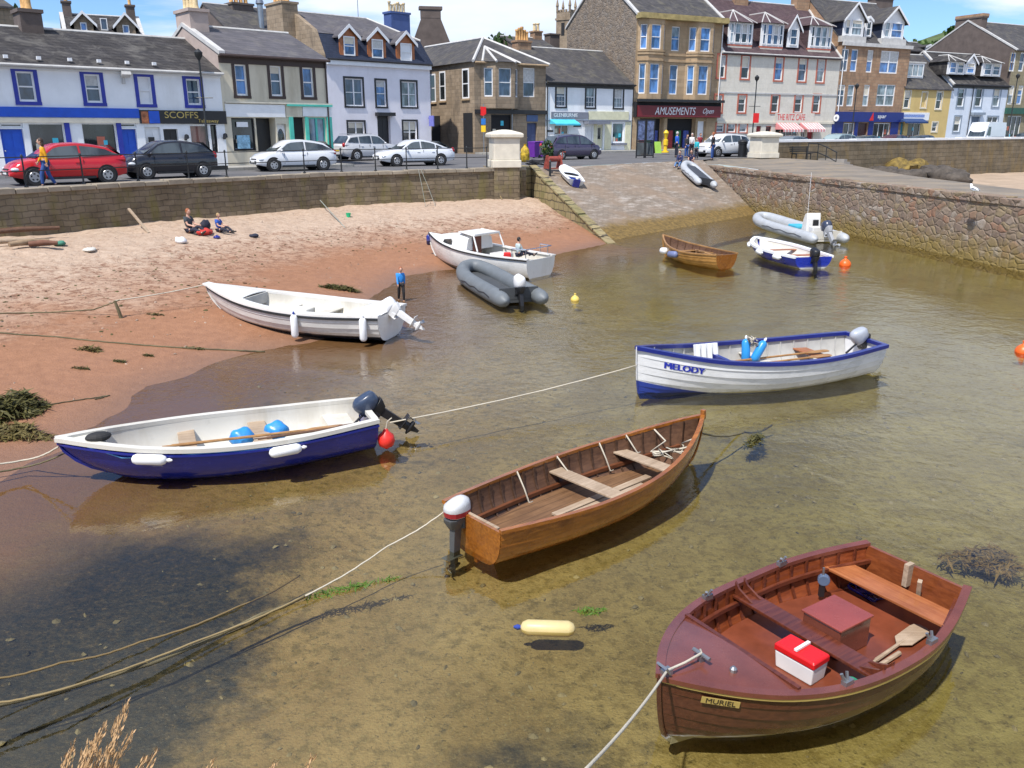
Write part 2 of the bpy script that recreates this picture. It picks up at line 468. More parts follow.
def ground_z(X, Y):
 d, s = seg_dist(X, Y, SH)
 dw, _ = seg_dist(X, Y, WL)
 land = 1.36 * (d / (d + dw + .01)) ** .85
 bed = -np.minimum(.016 * d + .0062 * d ** 2, .30)
 z = np.where(s > 0, land, bed)
 n = (vnoise(X, Y, .35, 1) - .5) * .10 + (vnoise(X, Y, 1.1, 2) - .5) * .05 + (vnoise(X, Y, 3.1, 3) - .5) * .022
 dry = np.clip((z - .45) / .4, 0, 1)
 n2 = (vnoise(X, Y, 2.2, 5) - .5) * .06 - np.clip(vnoise(X, Y, 2.9, 6) - .62, 0, 1) * .16 - np.clip(vnoise(X + 3, Y, 3.3, 8) - .66, 0, 1) * .16
 ex, ey = SL_BL.x - SL_TL.x, SL_BL.y - SL_TL.y; ll = math.hypot(ex, ey)
 off = ((X - SL_TL.x) * ey - (Y - SL_TL.y) * ex) / ll
 z = np.where((-off > .28) & (Y > SL_BL.y - 1.5) & (X < 14), np.minimum(z, -.9), z)
 return z + n * np.clip(np.abs(z) * 3 + .15, 0, 1) * .8 + n2 * dry
def gz(x, y):
 return float(ground_z(np.array([float(x)]), np.array([float(y)]))[0])
def grid_mesh(name, xs, ys, zf, m):
 X, Y = np.meshgrid(xs, ys); Z = zf(X, Y)
 nx, ny = len(xs), len(ys)
 v = np.stack([X, Y, Z], -1).reshape(-1, 3)
 idx = np.arange(nx * ny).reshape(ny, nx)
 f = np.stack([idx[:-1, :-1], idx[:-1, 1:], idx[1:, 1:], idx[1:, :-1]], -1).reshape(-1, 4)
 me = bpy.data.meshes.new(name)
 me.from_pydata(v.tolist(), [], f.tolist())
 me.materials.append(m)
 me.polygons.foreach_set('use_smooth', [True] * len(me.polygons))
 me.update()
 o = bpy.data.objects.new(name, me); COL.objects.link(o)
 return struct(o)
def sand_material():
 k = NT('beach_sand')
 pos = k.n('ShaderNodeNewGeometry').outputs['Position']
 s = k.sep(pos)
 n1 = k.noise(pos, .7, 5, .6); n2 = k.noise(pos, 4.5, 5, .65); n3 = k.noise(pos, 38, 3, .6)
 zz = k.math('ADD', s[2], k.math('MULTIPLY', k.math('SUBTRACT', n1, .5), .55))
 zz = k.math('ADD', zz, k.math('MULTIPLY', k.math('SUBTRACT', n2, .5), .22))
 dry = k.mix((.40, .285, .205), (.52, .40, .30), k.ramp(n2, [(.3, 0.0), (.7, 1.0)]))
 damp = k.mix((.265, .128, .068), (.345, .172, .094), k.ramp(n2, [(.3, 0.0), (.7, 1.0)]))
 c = k.mix(damp, dry, k.ramp(zz, [(.42, 0.0), (.62, .45), (.92, 1.0)]))
 wr = k.noise(pos, 3.4, 6, .78, .6)
 band = k.math('MULTIPLY', k.ramp(zz, [(.35, 0.0), (.52, 1.0), (.80, 1.0), (1.0, .25)]), k.ramp(wr, [(.50, 0.0), (.57, .85)]))
 c = k.mix(c, (.20, .10, .058), band)
 c = k.mix((.20, .118, .078), c, k.ramp(k.math('ADD', s[2], .2), [(.12, 0.0), (.34, 1.0)]))
 b1 = k.noise(pos, .9, 6, .65); b2 = k.noise(pos, 7, 5, .7)
 bed = k.mix(k.mix((.25, .172, .080), (.37, .265, .135), k.ramp(b1, [(.35, 0.0), (.65, 1.0)])), k.mix((.21, .168, .062), (.32, .27, .115), k.ramp(b1, [(.35, 0.0), (.65, 1.0)])), k.ramp(k.math('ADD', k.math('MULTIPLY', s[0], .12), .35), [(.1, 0.0), (.8, 1.0)]))
 bed = k.mix(bed, (.145, .110, .042), k.ramp(b2, [(.48, 0.0), (.62, .7)]))
 bed = k.mix(bed, (.33, .27, .14), k.ramp(k.noise(pos, 26, 4, .7), [(.56, 0.0), (.66, .75)]))
 bed = k.mix(bed, (.05, .045, .02), k.ramp(k.noise(k.mapping(pos, (1, 1, 1), (5, 5, 5)), 17, 5, .75), [(.56, 0.0), (.68, .8)]))
 ex = k.math('ADD', s[0], k.math('MULTIPLY', k.math('SUBTRACT', k.noise(pos, .8, 6, .7), .5), 3.4))
 ey = k.math('ADD', s[1], k.math('MULTIPLY', k.math('SUBTRACT', k.noise(k.mapping(pos, (1, 1, 1), (7, 3, 0)), .9, 6, .7), .5), 2.6))
 mx = k.ramp(k.math('MULTIPLY', k.math('ADD', ex, 6.0), .1), [(.31, 1.0), (.37, 0.0)])
 my = k.ramp(k.math('MULTIPLY', ey, .1), [(.88, 1.0), (.97, 0.0)])
 tex = k.ramp(k.noise(pos, 15, 6, .8), [(.40, 1.0), (.60, .80), (.72, .15)])
 weed = k.math('MULTIPLY', k.math('MULTIPLY', mx, my), tex)
 other = k.ramp(k.noise(k.mapping(pos, (1, 1.6, 1), (3.3, 1.7, 0)), .55, 6, .72), [(.60, 0.0), (.70, .75)])
 pv_ = k.n('ShaderNodeVectorMath', operation='DISTANCE'); k.l(k.comb(ex, ey), pv_.inputs[0]); pv_.inputs[1].default_value = (.2, 5.3, 0)
 weed = k.math('MAXIMUM', weed, k.math('MULTIPLY', tex, k.ramp(pv_.outputs['Value'], [(.35, .9), (.95, 0.0)])))
 weed = k.math('MAXIMUM', weed, k.math('MULTIPLY', other, tex))
 c = k.mix(bed, c, k.ramp(k.math('ADD', k.math('ADD', s[2], k.math('MULTIPLY', k.math('SUBTRACT', n2, .5), .12)), .5), [(.34, 0.0), (.47, 1.0)]))
 c = k.mix(c, (.026, .028, .028), k.math('MULTIPLY', weed, k.ramp(k.math('ADD', s[2], .5), [(.40, 1.0), (.46, 0.0)])))
 rough = k.ramp(k.math('ADD', zz, .3), [(.25, .35), (.75, .95)])
 h = k.math('ADD', k.math('MULTIPLY', n3, .5), k.math('MULTIPLY', k.noise(pos, 11, 4, .7), 1.0))
 h = k.math('ADD', h, k.math('MULTIPLY', k.ramp(k.noise(pos, 4.2, 4, .6, .5), [(.34, 0.0), (.46, 1.0)]), k.math('MULTIPLY', k.ramp(zz, [(.35, 0.0), (.8, 1.0)]), 1.1)))
 k.bsdf(c, rough, 0, k.bump(h, .7, .035), .35)
 return k.m
M_sand = sand_material()
xs = np.concatenate([np.arange(-36, -19, .30), np.arange(-19, -9, .16), np.arange(-9, 9, .14), np.arange(9, 19.6, .35)])
ys = np.concatenate([np.arange(-3, 14, .14), np.arange(14, 30, .2), np.arange(30, 60, .3)])
grid_mesh('sand_beach', xs, ys, ground_z, M_sand)
def water_material():
 k = NT('harbour_water')
 pos = k.n('ShaderNodeNewGeometry').outputs['Position']
 w1 = k.noise(k.mapping(pos, (1, 1.0, 1)), 2.6, 3, .5, .6)
 w2 = k.noise(k.mapping(pos, (1.2, 1, 1), (4, 2, 0)), 8.0, 3, .6, .4)
 w3 = k.noise(pos, .45, 3, .5)
 near = k.math('MULTIPLY', k.math('SUBTRACT', k.sep(pos)[1], 7.0), .09, True)
 gust = k.math('MULTIPLY', k.ramp(k.noise(k.mapping(pos, (1, .55, 1), (2, 9, 0)), .14, 4, .6), [(.36, .25), (.62, 1.7)]), k.math('ADD', k.math('MULTIPLY', near, .85), .22))
 h = k.math('ADD', k.math('MULTIPLY', w1, .8), k.math('MULTIPLY', w2, .34))
 h = k.math('MULTIPLY', h, gust)
 h = k.math('ADD', h, k.math('MULTIPLY', w3, .8))
 nrm = k.bump(h, .22, .085)
 fr = k.n('ShaderNodeFresnel'); fr.inputs['IOR'].default_value = 1.6; k.l(nrm, fr.inputs['Normal'])
 tr = k.n('ShaderNodeBsdfTransparent'); tr.inputs[0].default_value = (.86, .86, .72, 1)
 gl = k.n('ShaderNodeBsdfGlossy'); gl.inputs['Roughness'].default_value = .02; k.l(nrm, gl.inputs['Normal'])
 mx = k.n('ShaderNodeMixShader')
 k.l(fr.outputs[0], mx.inputs[0]); k.l(tr.outputs[0], mx.inputs[1]); k.l(gl.outputs[0], mx.inputs[2])
 k.l(mx.outputs[0], k.out.inputs[0])
 return k.m
M_water = water_material()
wt = MB()
wt.poly([(-12.5, -3, 0), (21.6, -3, 0), PIER_C + Vector((1, 0, 0)), PIER_B + Vector((.6, 0, 0)), PIER_A + Vector((.2, 0, 0)), (7, 50, 0), (1.0, 44.5, 0), (-8, 30, 0), (-9.5, 14, 0)])
struct(wt.build('harbour_water', M_water))
st = MB()
stp = [(-900, -500, ZS), (-60, -16, ZS)] + [(w.x - .25, w.y + .25, ZS) for w in WL] + [tuple(SL_TL), tuple(SL_TR), (PIER_A.x + 1.5, PIER_A.y + 3, ZS), tuple(PIL2), (PIL2.x + .6, PIL2.y + .5, ZS), (PAR_B.x, PAR_B.y + .5, ZS), (100, 110, ZS), (1500, 420, ZS), (1500, 2200, ZS), (-1500, 2200, ZS), (-1500, -500, ZS)]
st.poly(stp)
def street_material():
 k = NT('worn_asphalt')
 pos = k.n('ShaderNodeNewGeometry').outputs['Position']
 f = k.noise(pos, .35, 5, .6); g = k.noise(pos, 3, 5, .7)
 c = k.mix((.10, .10, .105), (.155, .15, .15), k.ramp(f, [(.35, 0.0), (.65, 1.0)]))
 c = k.mix(c, (.08, .08, .08), k.ramp(g, [(.55, 0.0), (.7, .6)]))
 k.bsdf(c, .9, 0, k.bump(k.noise(pos, 50, 3), .3, .01), .3)
 return k.m
struct(st.build('street', street_material()))
def slip_material():
 k = NT('slipway_setts')
 co = k.coord()
 s = k.sep(co)
 b = k.n('ShaderNodeTexBrick'); k.l(k.comb(s[0], s[1]), b.inputs['Vector'])
 b.inputs['Scale'].default_value = 1; b.inputs['Brick Width'].default_value = .42; b.inputs['Row Height'].default_value = .15
 b.inputs['Mortar Size'].default_value = .03; b.inputs['Mortar Smooth'].default_value = .5
 b.inputs['Color1'].default_value = (.27, .22, .17, 1); b.inputs['Color2'].default_value = (.20, .162, .125, 1); b.inputs['Mortar'].default_value = (.175, .14, .105, 1)
 c = k.mix(b.outputs[0], (.42, .37, .32), k.ramp(k.noise(k.mapping(co, (.5, 1.6, 1)), 1.6, 6, .75), [(.50, 0.0), (.66, .85)]))
 c = k.mix(c, (.17, .13, .09), k.ramp(k.noise(k.mapping(co, (.5, 1.5, 1), (5, 1, 0)), 1.1, 6, .75), [(.52, 0.0), (.66, .7)]))
 c = k.mix(c, (.27, .19, .125), k.ramp(k.noise(k.mapping(co, (1, 1, 1), (1, 8, 0)), .5, 4, .6), [(.45, 0.0), (.62, .55)]))
 z = k.sep(k.n('ShaderNodeNewGeometry').outputs['Position'])[2]
 zz = k.math('ADD', z, k.math('MULTIPLY', k.math('SUBTRACT', k.noise(co, 1.3, 5, .65), .5), .5))
 al = k.mix((.09, .06, .018), (.25, .16, .045), k.ramp(k.noise(co, 6, 5, .7), [(.35, 0.0), (.65, 1.0)]))
 c = k.mix(al, c, k.ramp(zz, [(.34, 0.0), (.62, 1.0)]))
 h = k.math('ADD', k.math('MULTIPLY', b.outputs['Fac'], -1.0), k.noise(co, 6, 5, .7))
 k.bsdf(c, .8, 0, k.bump(h, .32, .03), .4)
 return k.m
sdir = (SL_TR - SL_TL); sdir.z = 0
sl_e = thing('slipway', 'sloping stone slipway running from the street down into the water', 'slipway', SL_TL, math.atan2(sdir.y, sdir.x))
sl_e['kind'] = 'structure'
fall = 1.25
BL2, BR2 = SL_TL.lerp(SL_BL, fall), SL_TR.lerp(SL_BR, fall)
N = 24; sm_ = MB(); rows = []
for i in range(N + 1):
 u = i / N; a = SL_TL.lerp(BL2, u); b = SL_TR.lerp(BR2, u)
 rows.append([a.lerp(b, j / 30) + Vector((0, 0, .05 * (vnoise(np.array([j * .7]), np.array([i * .9]), 1, 9)[0] - .5))) for j in range(31)])
sm_.loft(rows, closed=False, caps=False)
localise(sm_, sl_e).build('slip_surface', slip_material(), sl_e, smooth='all')
M_slipwall = brickmat('slip_side_stone', (.30, .25, .13), (.36, .29, .16), (.12, .10, .07), .8, .36, .03, .9, .8, (.17, .17, .06), .6, 1, .6, .2)
sk = MB()
e1, e2 = SL_TL + Vector((0, 0, .10)), BL2 + Vector((0, 0, .10))
ins = (SL_TR - SL_TL).normalized(); ins.z = 0
low = Vector((0, 0, -3.2))
back = (SL_TL - BL2).normalized(); back.z = 0; e0 = e1 + back * 2.2
side = [e1, e2, Vector((e2.x, e2.y, -1.2)), Vector((e1.x, e1.y, -.4))]
sk.prism([v - ins * .02 for v in side], ins * .5)
w9 = WL[-1]; sk.prism([Vector((w9.x - .3, w9.y - .25, -.5)), Vector((e1.x + .2, e1.y - .1, -.5)), Vector((e0.x + .4, e0.y, -.5)), Vector((w9.x - .6, w9.y + 1.8, -.5))], (0, 0, 3.345))
localise(sk, sl_e).build('slip_side_wall', M_slipwall, sl_e)
cp = MB()
for i in range(14):
 a, b = e1.lerp(e2, i / 14 + .003), e1.lerp(e2, (i + 1) / 14 - .003)
 j = random.uniform(-.03, .03)
 cp.prism([a - ins * (.1 + j) + Vector((0, 0, .003)), b - ins * (.1 + j) + Vector((0, 0, .003)), b + ins * .5 + Vector((0, 0, .003)), a + ins * .5 + Vector((0, 0, .003))], (0, 0, .09 + j))
localise(cp, sl_e).build('edge_stones', M_slipwall, sl_e)
M_sea = brickmat('mossy_sea_wall_stone', (.20, .158, .105), (.27, .215, .145), (.15, .12, .085), .52, .21, .018, .9, .7, (.185, .16, .045), .7, 1, .8, .2)
def strip_wall(name, label, pts, z0, z1, th, m, mcop, cop_h=.18, cop_over=.08, side=1, cat='sea wall', step=.9):
 """pts in plan; the wall lies on the land side; its seaward face passes through pts"""
 d = pts[-1] - pts[0]
 e = thing(name, label, cat, (pts[0].x, pts[0].y, z0), math.atan2(d.y, d.x))
 fine = []
 for a, b in zip(pts, pts[1:]):
  n = max(1, int((b - a).length / 3))
  fine += [a.lerp(b, i / n) for i in range(n)]
 fine.append(pts[-1])
 rings = []
 for i, p in enumerate(fine):
  t = (fine[min(i + 1, len(fine) - 1)] - fine[max(i - 1, 0)]).normalized()
  nn = Vector((-t.y, t.x, 0)) * side
  batter = .12
  rings.append([p - nn * batter + Vector((0, 0, z0)), p + Vector((0, 0, z1 - cop_h)), p + nn * th + Vector((0, 0, z1 - cop_h)), p + nn * th + Vector((0, 0, z0))])
 w = MB().loft(rings)
 localise(w, e).build('wall', m, e)
 c = MB(); tot = 0
 L = sum((b - a).length for a, b in zip(fine, fine[1:]))
 def at(s):
  for a, b in zip(fine, fine[1:]):
   l = (b - a).length
   if s <= l or b is fine[-1]: return a.lerp(b, min(1, s / l)), (b - a).normalized()
   s -= l
 s = 0
 while s < L - .2:
  l = step * random.uniform(.8, 1.2); e2_ = min(L, s + l)
  a, t = at(s + .012); b, _ = at(e2_ - .012)
  nn = Vector((-t.y, t.x, 0)) * side; o = cop_over + random.uniform(-.025, .025); h = cop_h + random.uniform(-.03, .02)
  zb = Vector((0, 0, z1 - cop_h + .002))
  c.prism([a - nn * o + zb, b - nn * o + zb, b + nn * (th + .02) + zb, a + nn * (th + .02) + zb], (0, 0, h))
  s = e2_
 localise(c, e).build('coping', mcop, e, bevel=.02)
 return e
M_cop = mat('worn_coping_stone', (.30, .255, .19), .9, var=.3, vs=1.3, bump=.6, bs=14)
strip_wall('sea_wall', 'long mossy brown stone sea wall between the street and the sand', WL, -.6, 2.87, .55, M_sea, M_cop)
pe = WL[-1]; td = (WL[-1] - WL[-2]).normalized(); nd = Vector((-td.y, td.x, 0))
def pier_mat():
 return rubble('harbour_rubble', [(.27, .195, .15), (.36, .29, .24), (.20, .145, .12), (.33, .17, .11), (.44, .39, .34), (.24, .175, .155), (.31, .24, .14), (.19, .14, .11)], (.20, .16, .12), 2.6, 1.6, .85, (.23, .165, .055), (.32, .80))
M_pier = pier_mat()
strip_wall('quay_wall', 'rough rubble stone quay wall rising from the water on the right', [PIER_A, PIER_A.lerp(PIER_B, .5), PIER_B, PIER_C], -1.0, ZP + .06, .7, M_pier, M_pier, .26, .05, 1, 'quay wall', .8)
dk = MB()
pn = Vector((-pd.y, pd.x, 0))
def pier_w(s): return interp([(0, 8.8), (12, 6.6), (24, 4.2), (62, 3.6)], s)
rings = []
for i in range(25):
 s = 62 * i / 24
 a = PIER_A + pd * s
 rings.append([a + pn * (.7 + (pier_w(s) - .7) * j / 6) + Vector((0, 0, ZP + lerp(.34, 0, min(1, s / 12)) * (j / 6 * .6 + .4) + .03 * (vnoise(np.array([i * 1.3]), np.array([j * 1.1]), 1, 4)[0]))) for j in range(7)])
dk.loft(rings, False, False)
def deck_material():
 k = NT('quay_deck')
 pos = k.n('ShaderNodeNewGeometry').outputs['Position']
 c = k.mix((.165, .145, .12), (.25, .21, .165), k.ramp(k.noise(pos, .5, 5, .6), [(.35, 0.0), (.65, 1.0)]))
 c = k.mix(c, (.33, .25, .15), k.ramp(k.noise(pos, .8, 6, .7), [(.52, 0.0), (.68, .7)]))
 k.bsdf(c, .9, 0, k.bump(k.noise(pos, 14, 4), .5, .02), .3)
 return k.m
struct(dk.build('quay_deck', deck_material(), smooth='all'))
fl = MB()
fr3 = [PIER_A + pn * x + pd * .35 + Vector((0, 0, ZP + .1 + .2 * x / 8.8)) for x in (-.3, .7, 4, 8.8)]
bk3 = [SL_TR + Vector((-1.2, -1.2, .006)), SL_TR + Vector((0, 1.2, .006)), SL_TR + Vector((2.5, 4, .006)), PIL2 + Vector((.8, .8, .006))]
fl.loft([fr3, [a.lerp(b, .5) + Vector((0, 0, .02)) for a, b in zip(fr3, bk3)], bk3], False, False)
fl.poly([fr3[0] + Vector((0, 0, -1)), fr3[0], bk3[0], bk3[0] + Vector((0, 0, -1))])
struct(fl.build('quay_path', deck_material()))
def far_z(X, Y):
 a = np.clip((Y - 40) / 40, 0, 1)
 base = .15 + .45 * a + (vnoise(X, Y, .4, 11) - .5) * .35
 dd = np.abs((X - PIER_A.x) * pn.x + (Y - PIER_A.y) * pn.y - 6.5)
 up = np.clip(1 - dd / 7, 0, 1) * np.clip((Y - 40) / 10, 0, 1)
 return base + up * 1.2
grid_mesh('far_beach', np.arange(17.5, 95, .8), np.arange(0, 105, .8), lambda X, Y: np.where((X - PIER_A.x) * pn.x + (Y - PIER_A.y) * pn.y < 2.0, -1.0, np.minimum(far_z(X, Y), np.where((Y - PIL2.y) > (X - PIL2.x) * .75 + .8, -1.0, 9))), mat('far_dry_sand', (.38, .285, .20), .95, var=.18, vs=.7, bump=.5, bs=6))
par = [Vector((PIL2.x + .3, PIL2.y + .2, 0)), Vector((PAR_B.x, PAR_B.y, 0)), Vector((110, 126, 0))]
M_par = brickmat('promenade_wall_stone', (.185, .15, .10), (.25, .20, .135), (.14, .115, .08), 1.3, .36, .03, .9, .7, (.27, .18, .06), .55, 1, .65, .16)
strip_wall('promenade_wall', 'tall coursed stone promenade wall with a white coping behind the quay', par, -.5, 4.02, .6, M_par, M_white, .2, .06, 1, 'sea wall', 2.4)
def pillar(c, rz, w, d, h, label, low=None):
 e = thing('gate_pillar', label, 'pillar', c, rz, 'white gate pillars')
 b = MB()
 b.box((0, 0, h * .1), (w * 1.1, d * 1.1, h * .2))
 b.box((0, 0, h * .49), (w, d, h * .58 - .004))
 b.build('shaft', M_creamp, e, bevel=.03)
 k = MB()
 k.loft([[(sx * w * f / 2, sy * d * f / 2, z) for sx, sy in ((-1, -1), (1, -1), (1, 1), (-1, 1))] for f, z in ((1.06, h * .781), (1.22, h * .80), (1.24, h * .88), (1.12, h * .915), (.45, h * .985), (.12, h))])
 k.build('cap', M_creamp, e, bevel=.015)
 if low:
  MB().box((0, 0, -low / 2 - .002), (w * .98, d * .98, low)).build('stone_base', M_sea, e)
 return e
M_creamp = mat('weathered_cream_paint', (.66, .61, .50), .7, var=.12, vs=2.2, bump=.3, bs=14)
pa = math.atan2(td.y, td.x)
pil_c = P(508, 167.5, 2.87); pil_c.z = 2.87
pillar(pil_c + nd * .35, pa - R(20), 1.35, 1.25, 1.85, 'big cream gate pillar at the end of the mossy sea wall', 3.2)
pillar(PIL2 + Vector((0, 0, .01)), pa - R(12), 1.5, 1.4, 1.85, 'cream gate pillar at the end of the promenade wall, near benches')
nq = MB(); nq.b2((-60, -30, -1.5), (40, 1.15, 3.0))
struct(nq.build('near_quay', M_concrete))
M_creamp = mat('weathered_cream_paint', (.66, .61, .50), .7, var=.12, vs=2.2, bump=.3, bs=14)
M_inw0 = mat('net_curtain', (.55, .55, .53), .9, var=.2, vs=6)
ZB = 2.90                                   # pavement level in front of the buildings
class Plane:
 """vertical plane: origin o (world), unit run d; u along d, z up from o.z; outward = right of d"""
 def __init__(s, o, d):
  s.o = Vector(o); s.d = Vector((d[0], d[1], 0)).normalized(); s.n = Vector((s.d.y, -s.d.x, 0))
 def uz(s, px, py):
  h = hit(px, py, s.o, s.n)
  return (h - s.o).dot(s.d), h.z - s.o.z
 def rect(s, cx, cy, w, h):
  u0, _ = s.uz(cx - w / 2, cy); u1, _ = s.uz(cx + w / 2, cy)
  _, z0 = s.uz(cx, cy + h / 2); _, z1 = s.uz(cx, cy - h / 2)
  return u0, z0, u1, z1
 def shift(s, dist):
  return Plane(s.o - s.n * dist, s.d)
class House:
 def __init__(s, name, label, cat, px0, px1, line, D, zb=ZB, py=140, group=None):
  """line = (point, dir) of the front in plan; px0/px1 the photo columns of its two front corners"""
  o, d = Vector((line[0][0], line[0][1], zb)), Vector((line[1][0], line[1][1], 0)).normalized()
  pl = Plane(o, d)
  ua, _ = pl.uz(px0, py); ub, _ = pl.uz(px1, py)
  s.o = o + d * ua; s.d = d; s.W = ub - ua; s.D = D
  s.p = Plane(s.o, d)
  s.e = thing(name, label, cat, s.o, math.atan2(d.y, d.x), group)
  s.open = []
 def end(s): return s.o + s.d * s.W
 def at(s, px, py, y=0.0):
  return s.p.shift(y).uz(px, py)
 def win(s, r, kind='sash', frame=None, glass=None, sur=None, sw=.16, hole=True, name='window', off=(0, 0, 0), parent=None, fw=.07, rec=.12, label=None):
  u0, z0, u1, z1 = r
  fr = frame or M_white; gl = glass or M_glass
  s.nw = getattr(s, 'nw', 0) + 1; rw = random.Random(s.nw * 7 + int(abs(s.o.x) * 13))
  upper = kind in ('sash', 'sash6', 'double') and gl in (M_glass, M_glassb, M_glassl, M_glassd)
  if upper and gl is not M_glassd: gl = rw.choice([gl, gl, M_glass, M_glassd, M_glassb, M_glassl])
  if hole: s.open.append((u0, z0, u1, z1, rec + .04))
  y = rec
  ox, oy, oz = off
  b = MB()
  b.b2((u0, y - .05, z0), (u0 + fw, y, z1)); b.b2((u1 - fw, y - .05, z0), (u1, y, z1))
  b.b2((u0 + fw, y - .05, z1 - fw), (u1 - fw, y, z1)); b.b2((u0 + fw, y - .06, z0), (u1 - fw, y, z0 + fw * 1.3))
  zm = (z0 + z1) / 2
  if kind in ('sash', 'sash6', 'double'): b.b2((u0 + fw, y - .045, zm - fw * .45), (u1 - fw, y - .005, zm + fw * .45))
  if kind in ('double', 'cross'):
   um = (u0 + u1) / 2; b.b2((um - fw * .8, y - .055, z0 + fw), (um + fw * .8, y - .002, z1 - fw))
  if kind == 'sash6':
   for q in (1, 2):
    uu = lerp(u0, u1, q / 3); b.b2((uu - .014, y - .035, z0 + fw), (uu + .014, y - .01, zm))
   b.b2((u0 + fw, y - .035, (z0 + zm) / 2 - .014), (u1 - fw, y - .01, (z0 + zm) / 2 + .014))
  if kind == 'multi':
   n = max(2, int((u1 - u0) / .75))
   for q in range(1, n):
    uu = lerp(u0, u1, q / n); b.b2((uu - .03, y - .05, z0 + fw), (uu + .03, y - .005, z1 - fw))
  o = b.build(name, fr, parent or s.e, loc=off)
  if label: o['label'] = label
  MB().quad((u0 + .01, y + .012, z0 + .01), (u1 - .01, y + .012, z0 + .01), (u1 - .01, y + .012, z1 - .01), (u0 + .01, y + .012, z1 - .01)).build('pane', gl, o)
  if upper and rw.random() < .6:
   hb = rw.choice([.25, .4, .5]) * (z1 - z0); yb = y + .009
   MB().quad((u0 + fw, yb, z1 - hb), (u1 - fw, yb, z1 - hb), (u1 - fw, yb, z1 - fw), (u0 + fw, yb, z1 - fw)).build('blind', rw.choice([M_creamp, M_inw0, M_glassl]), o)
  if name in ('shop_window', 'cafe_window') and u1 - u0 > 1.2:
   ds = MB(); n = int((u1 - u0) / .42)
   for q in range(n):
    ux = lerp(u0 + .2, u1 - .2, (q + rw.random() * .6) / n); zz = z0 + .1 + (rw.random() * (z1 - z0) * .6 if rw.random() < .5 else 0); hh = rw.uniform(.2, .55)
    ds.b2((ux - rw.uniform(.08, .2), y - .006 - .002 * q, zz), (ux + rw.uniform(.08, .2), y + .011, min(z1 - .1, zz + hh)), q % 4)
   ds.b2((u0 + .15, y - .004, z0 + .08), (u1 - .15, y + .0108, z0 + .14), 3); ds.build('window_display', [M_creamp, M_redsur, M_cyan, M_greysign], o)
  if sur:
   c = MB()
   c.b2((u0 - sw, -.035, z0 - .001), (u0 - .002, .02, z1 + .001)); c.b2((u1 + .002, -.035, z0 - .001), (u1 + sw, .02, z1 + .001))
   c.b2((u0 - sw, -.037, z1 + .003), (u1 + sw, .02, z1 + sw)); c.b2((u0 - sw * 1.05, -.06, z0 - sw * .9), (u1 + sw * 1.05, .02, z0 - .003))
   c.build('surround', sur, o)
  return o
 def winpx(s, cx, cy, w, h, sur=None, sw=.16, **k):
  u0, z0, u1, z1 = s.p.rect(cx, cy, w, h)
  if sur: u0 += sw; u1 -= sw; z0 += sw; z1 -= sw
  return s.win((u0, z0, u1, z1), sur=sur, sw=sw, **k)
 def door(s, r, m, rec=.18, panel=True, name='door', glass=None, label=None):
  u0, z0, u1, z1 = r
  s.open.append((u0, z0, u1, z1, rec + .05))
  o = MB().b2((u0 + .01, rec, z0), (u1 - .01, rec + .05, z1 - .01)).build(name, m, s.e)
  if label: o['label'] = label
  if panel:
   b = MB()
   for a, c in ((.08, .45), (.52, .92)):
    for l, rr in ((.12, .46), (.54, .88)):
     b.b2((lerp(u0, u1, l), rec - .02, lerp(z0, z1, a)), (lerp(u0, u1, rr), rec - .002, lerp(z0, z1, c)))
   b.build('door_panel', m, o)
  MB().ball((lerp(u0, u1, .12), rec - .05, lerp(z0, z1, .48)), .04).build('handle', M_chrome, o)
  return o
 def doorpx(s, cx, w, ytop, m, ybot=None, z0=.02, **k):
  u0, _, u1, z1 = s.p.rect(cx, ytop, w, 1)
  return s.door((u0, z0, u1, z1), m, **k)
 def board(s, r, m, th=.08, name='fascia', y0=-.003):
  u0, z0, u1, z1 = r
  return MB().b2((u0, y0 - th, z0), (u1, y0, z1)).build(name, m, s.e)
 def px(s, x0, y0, x1, y1):
  """rect from photo box"""
  u0, z1 = s.p.uz(x0, y0); u1, _ = s.p.uz(x1, y0); cx = (x0 + x1) / 2
  return u0, s.p.uz(cx, y1)[1], u1, s.p.uz(cx, y0)[1]
 def walls(s, H, m, gable=0.0, name='wall', side=None, ridge_y=None, back=True):
  W, D = s.W, s.D
  b = MB(); ops = s.open
  us = sorted({0, W} | {min(W, max(0, v)) for o in ops for v in (o[0], o[2])})
  zs = sorted({-1.2, H} | {min(H, max(-1.2, v)) for o in ops for v in (o[1], o[3])})
  for a, c in zip(us, us[1:]):
   for z0, z1 in zip(zs, zs[1:]):
    cu, cz = (a + c) / 2, (z0 + z1) / 2
    if c - a < 1e-5 or z1 - z0 < 1e-5: continue
    if any(o[0] < cu < o[2] and o[1] < cz < o[3] for o in ops): continue
    b.quad((a, 0, z0), (c, 0, z0), (c, 0, z1), (a, 0, z1))
  for u0, z0, u1, z1, r in ops:
   b.quad((u0, 0, z0), (u0, r, z0), (u0, r, z1), (u0, 0, z1)); b.quad((u1, 0, z0), (u1, 0, z1), (u1, r, z1), (u1, r, z0))
   b.quad((u0, 0, z1), (u0, r, z1), (u1, r, z1), (u1, 0, z1)); b.quad((u0, 0, z0), (u1, 0, z0), (u1, r, z0), (u0, r, z0))
   b.quad((u0, r, z0), (u1, r, z0), (u1, r, z1), (u0, r, z1))
  w = b.build(name, m, s.e)
  c = MB(); ry = D / 2 if ridge_y is None else ridge_y
  for u in (0, W):
   pts = [(u, 0, -1.2), (u, D, -1.2), (u, D, H), (u, 0, H)]
   if gable: pts = [(u, 0, -1.2), (u, D, -1.2), (u, D, H), (u, ry, H + gable), (u, 0, H)]
   c.poly(pts)
  c.quad((0, D, -1.2), (W, D, -1.2), (W, D, H), (0, D, H))
  c.build('side_walls' if side else 'end_walls', side or m, s.e)
  return w
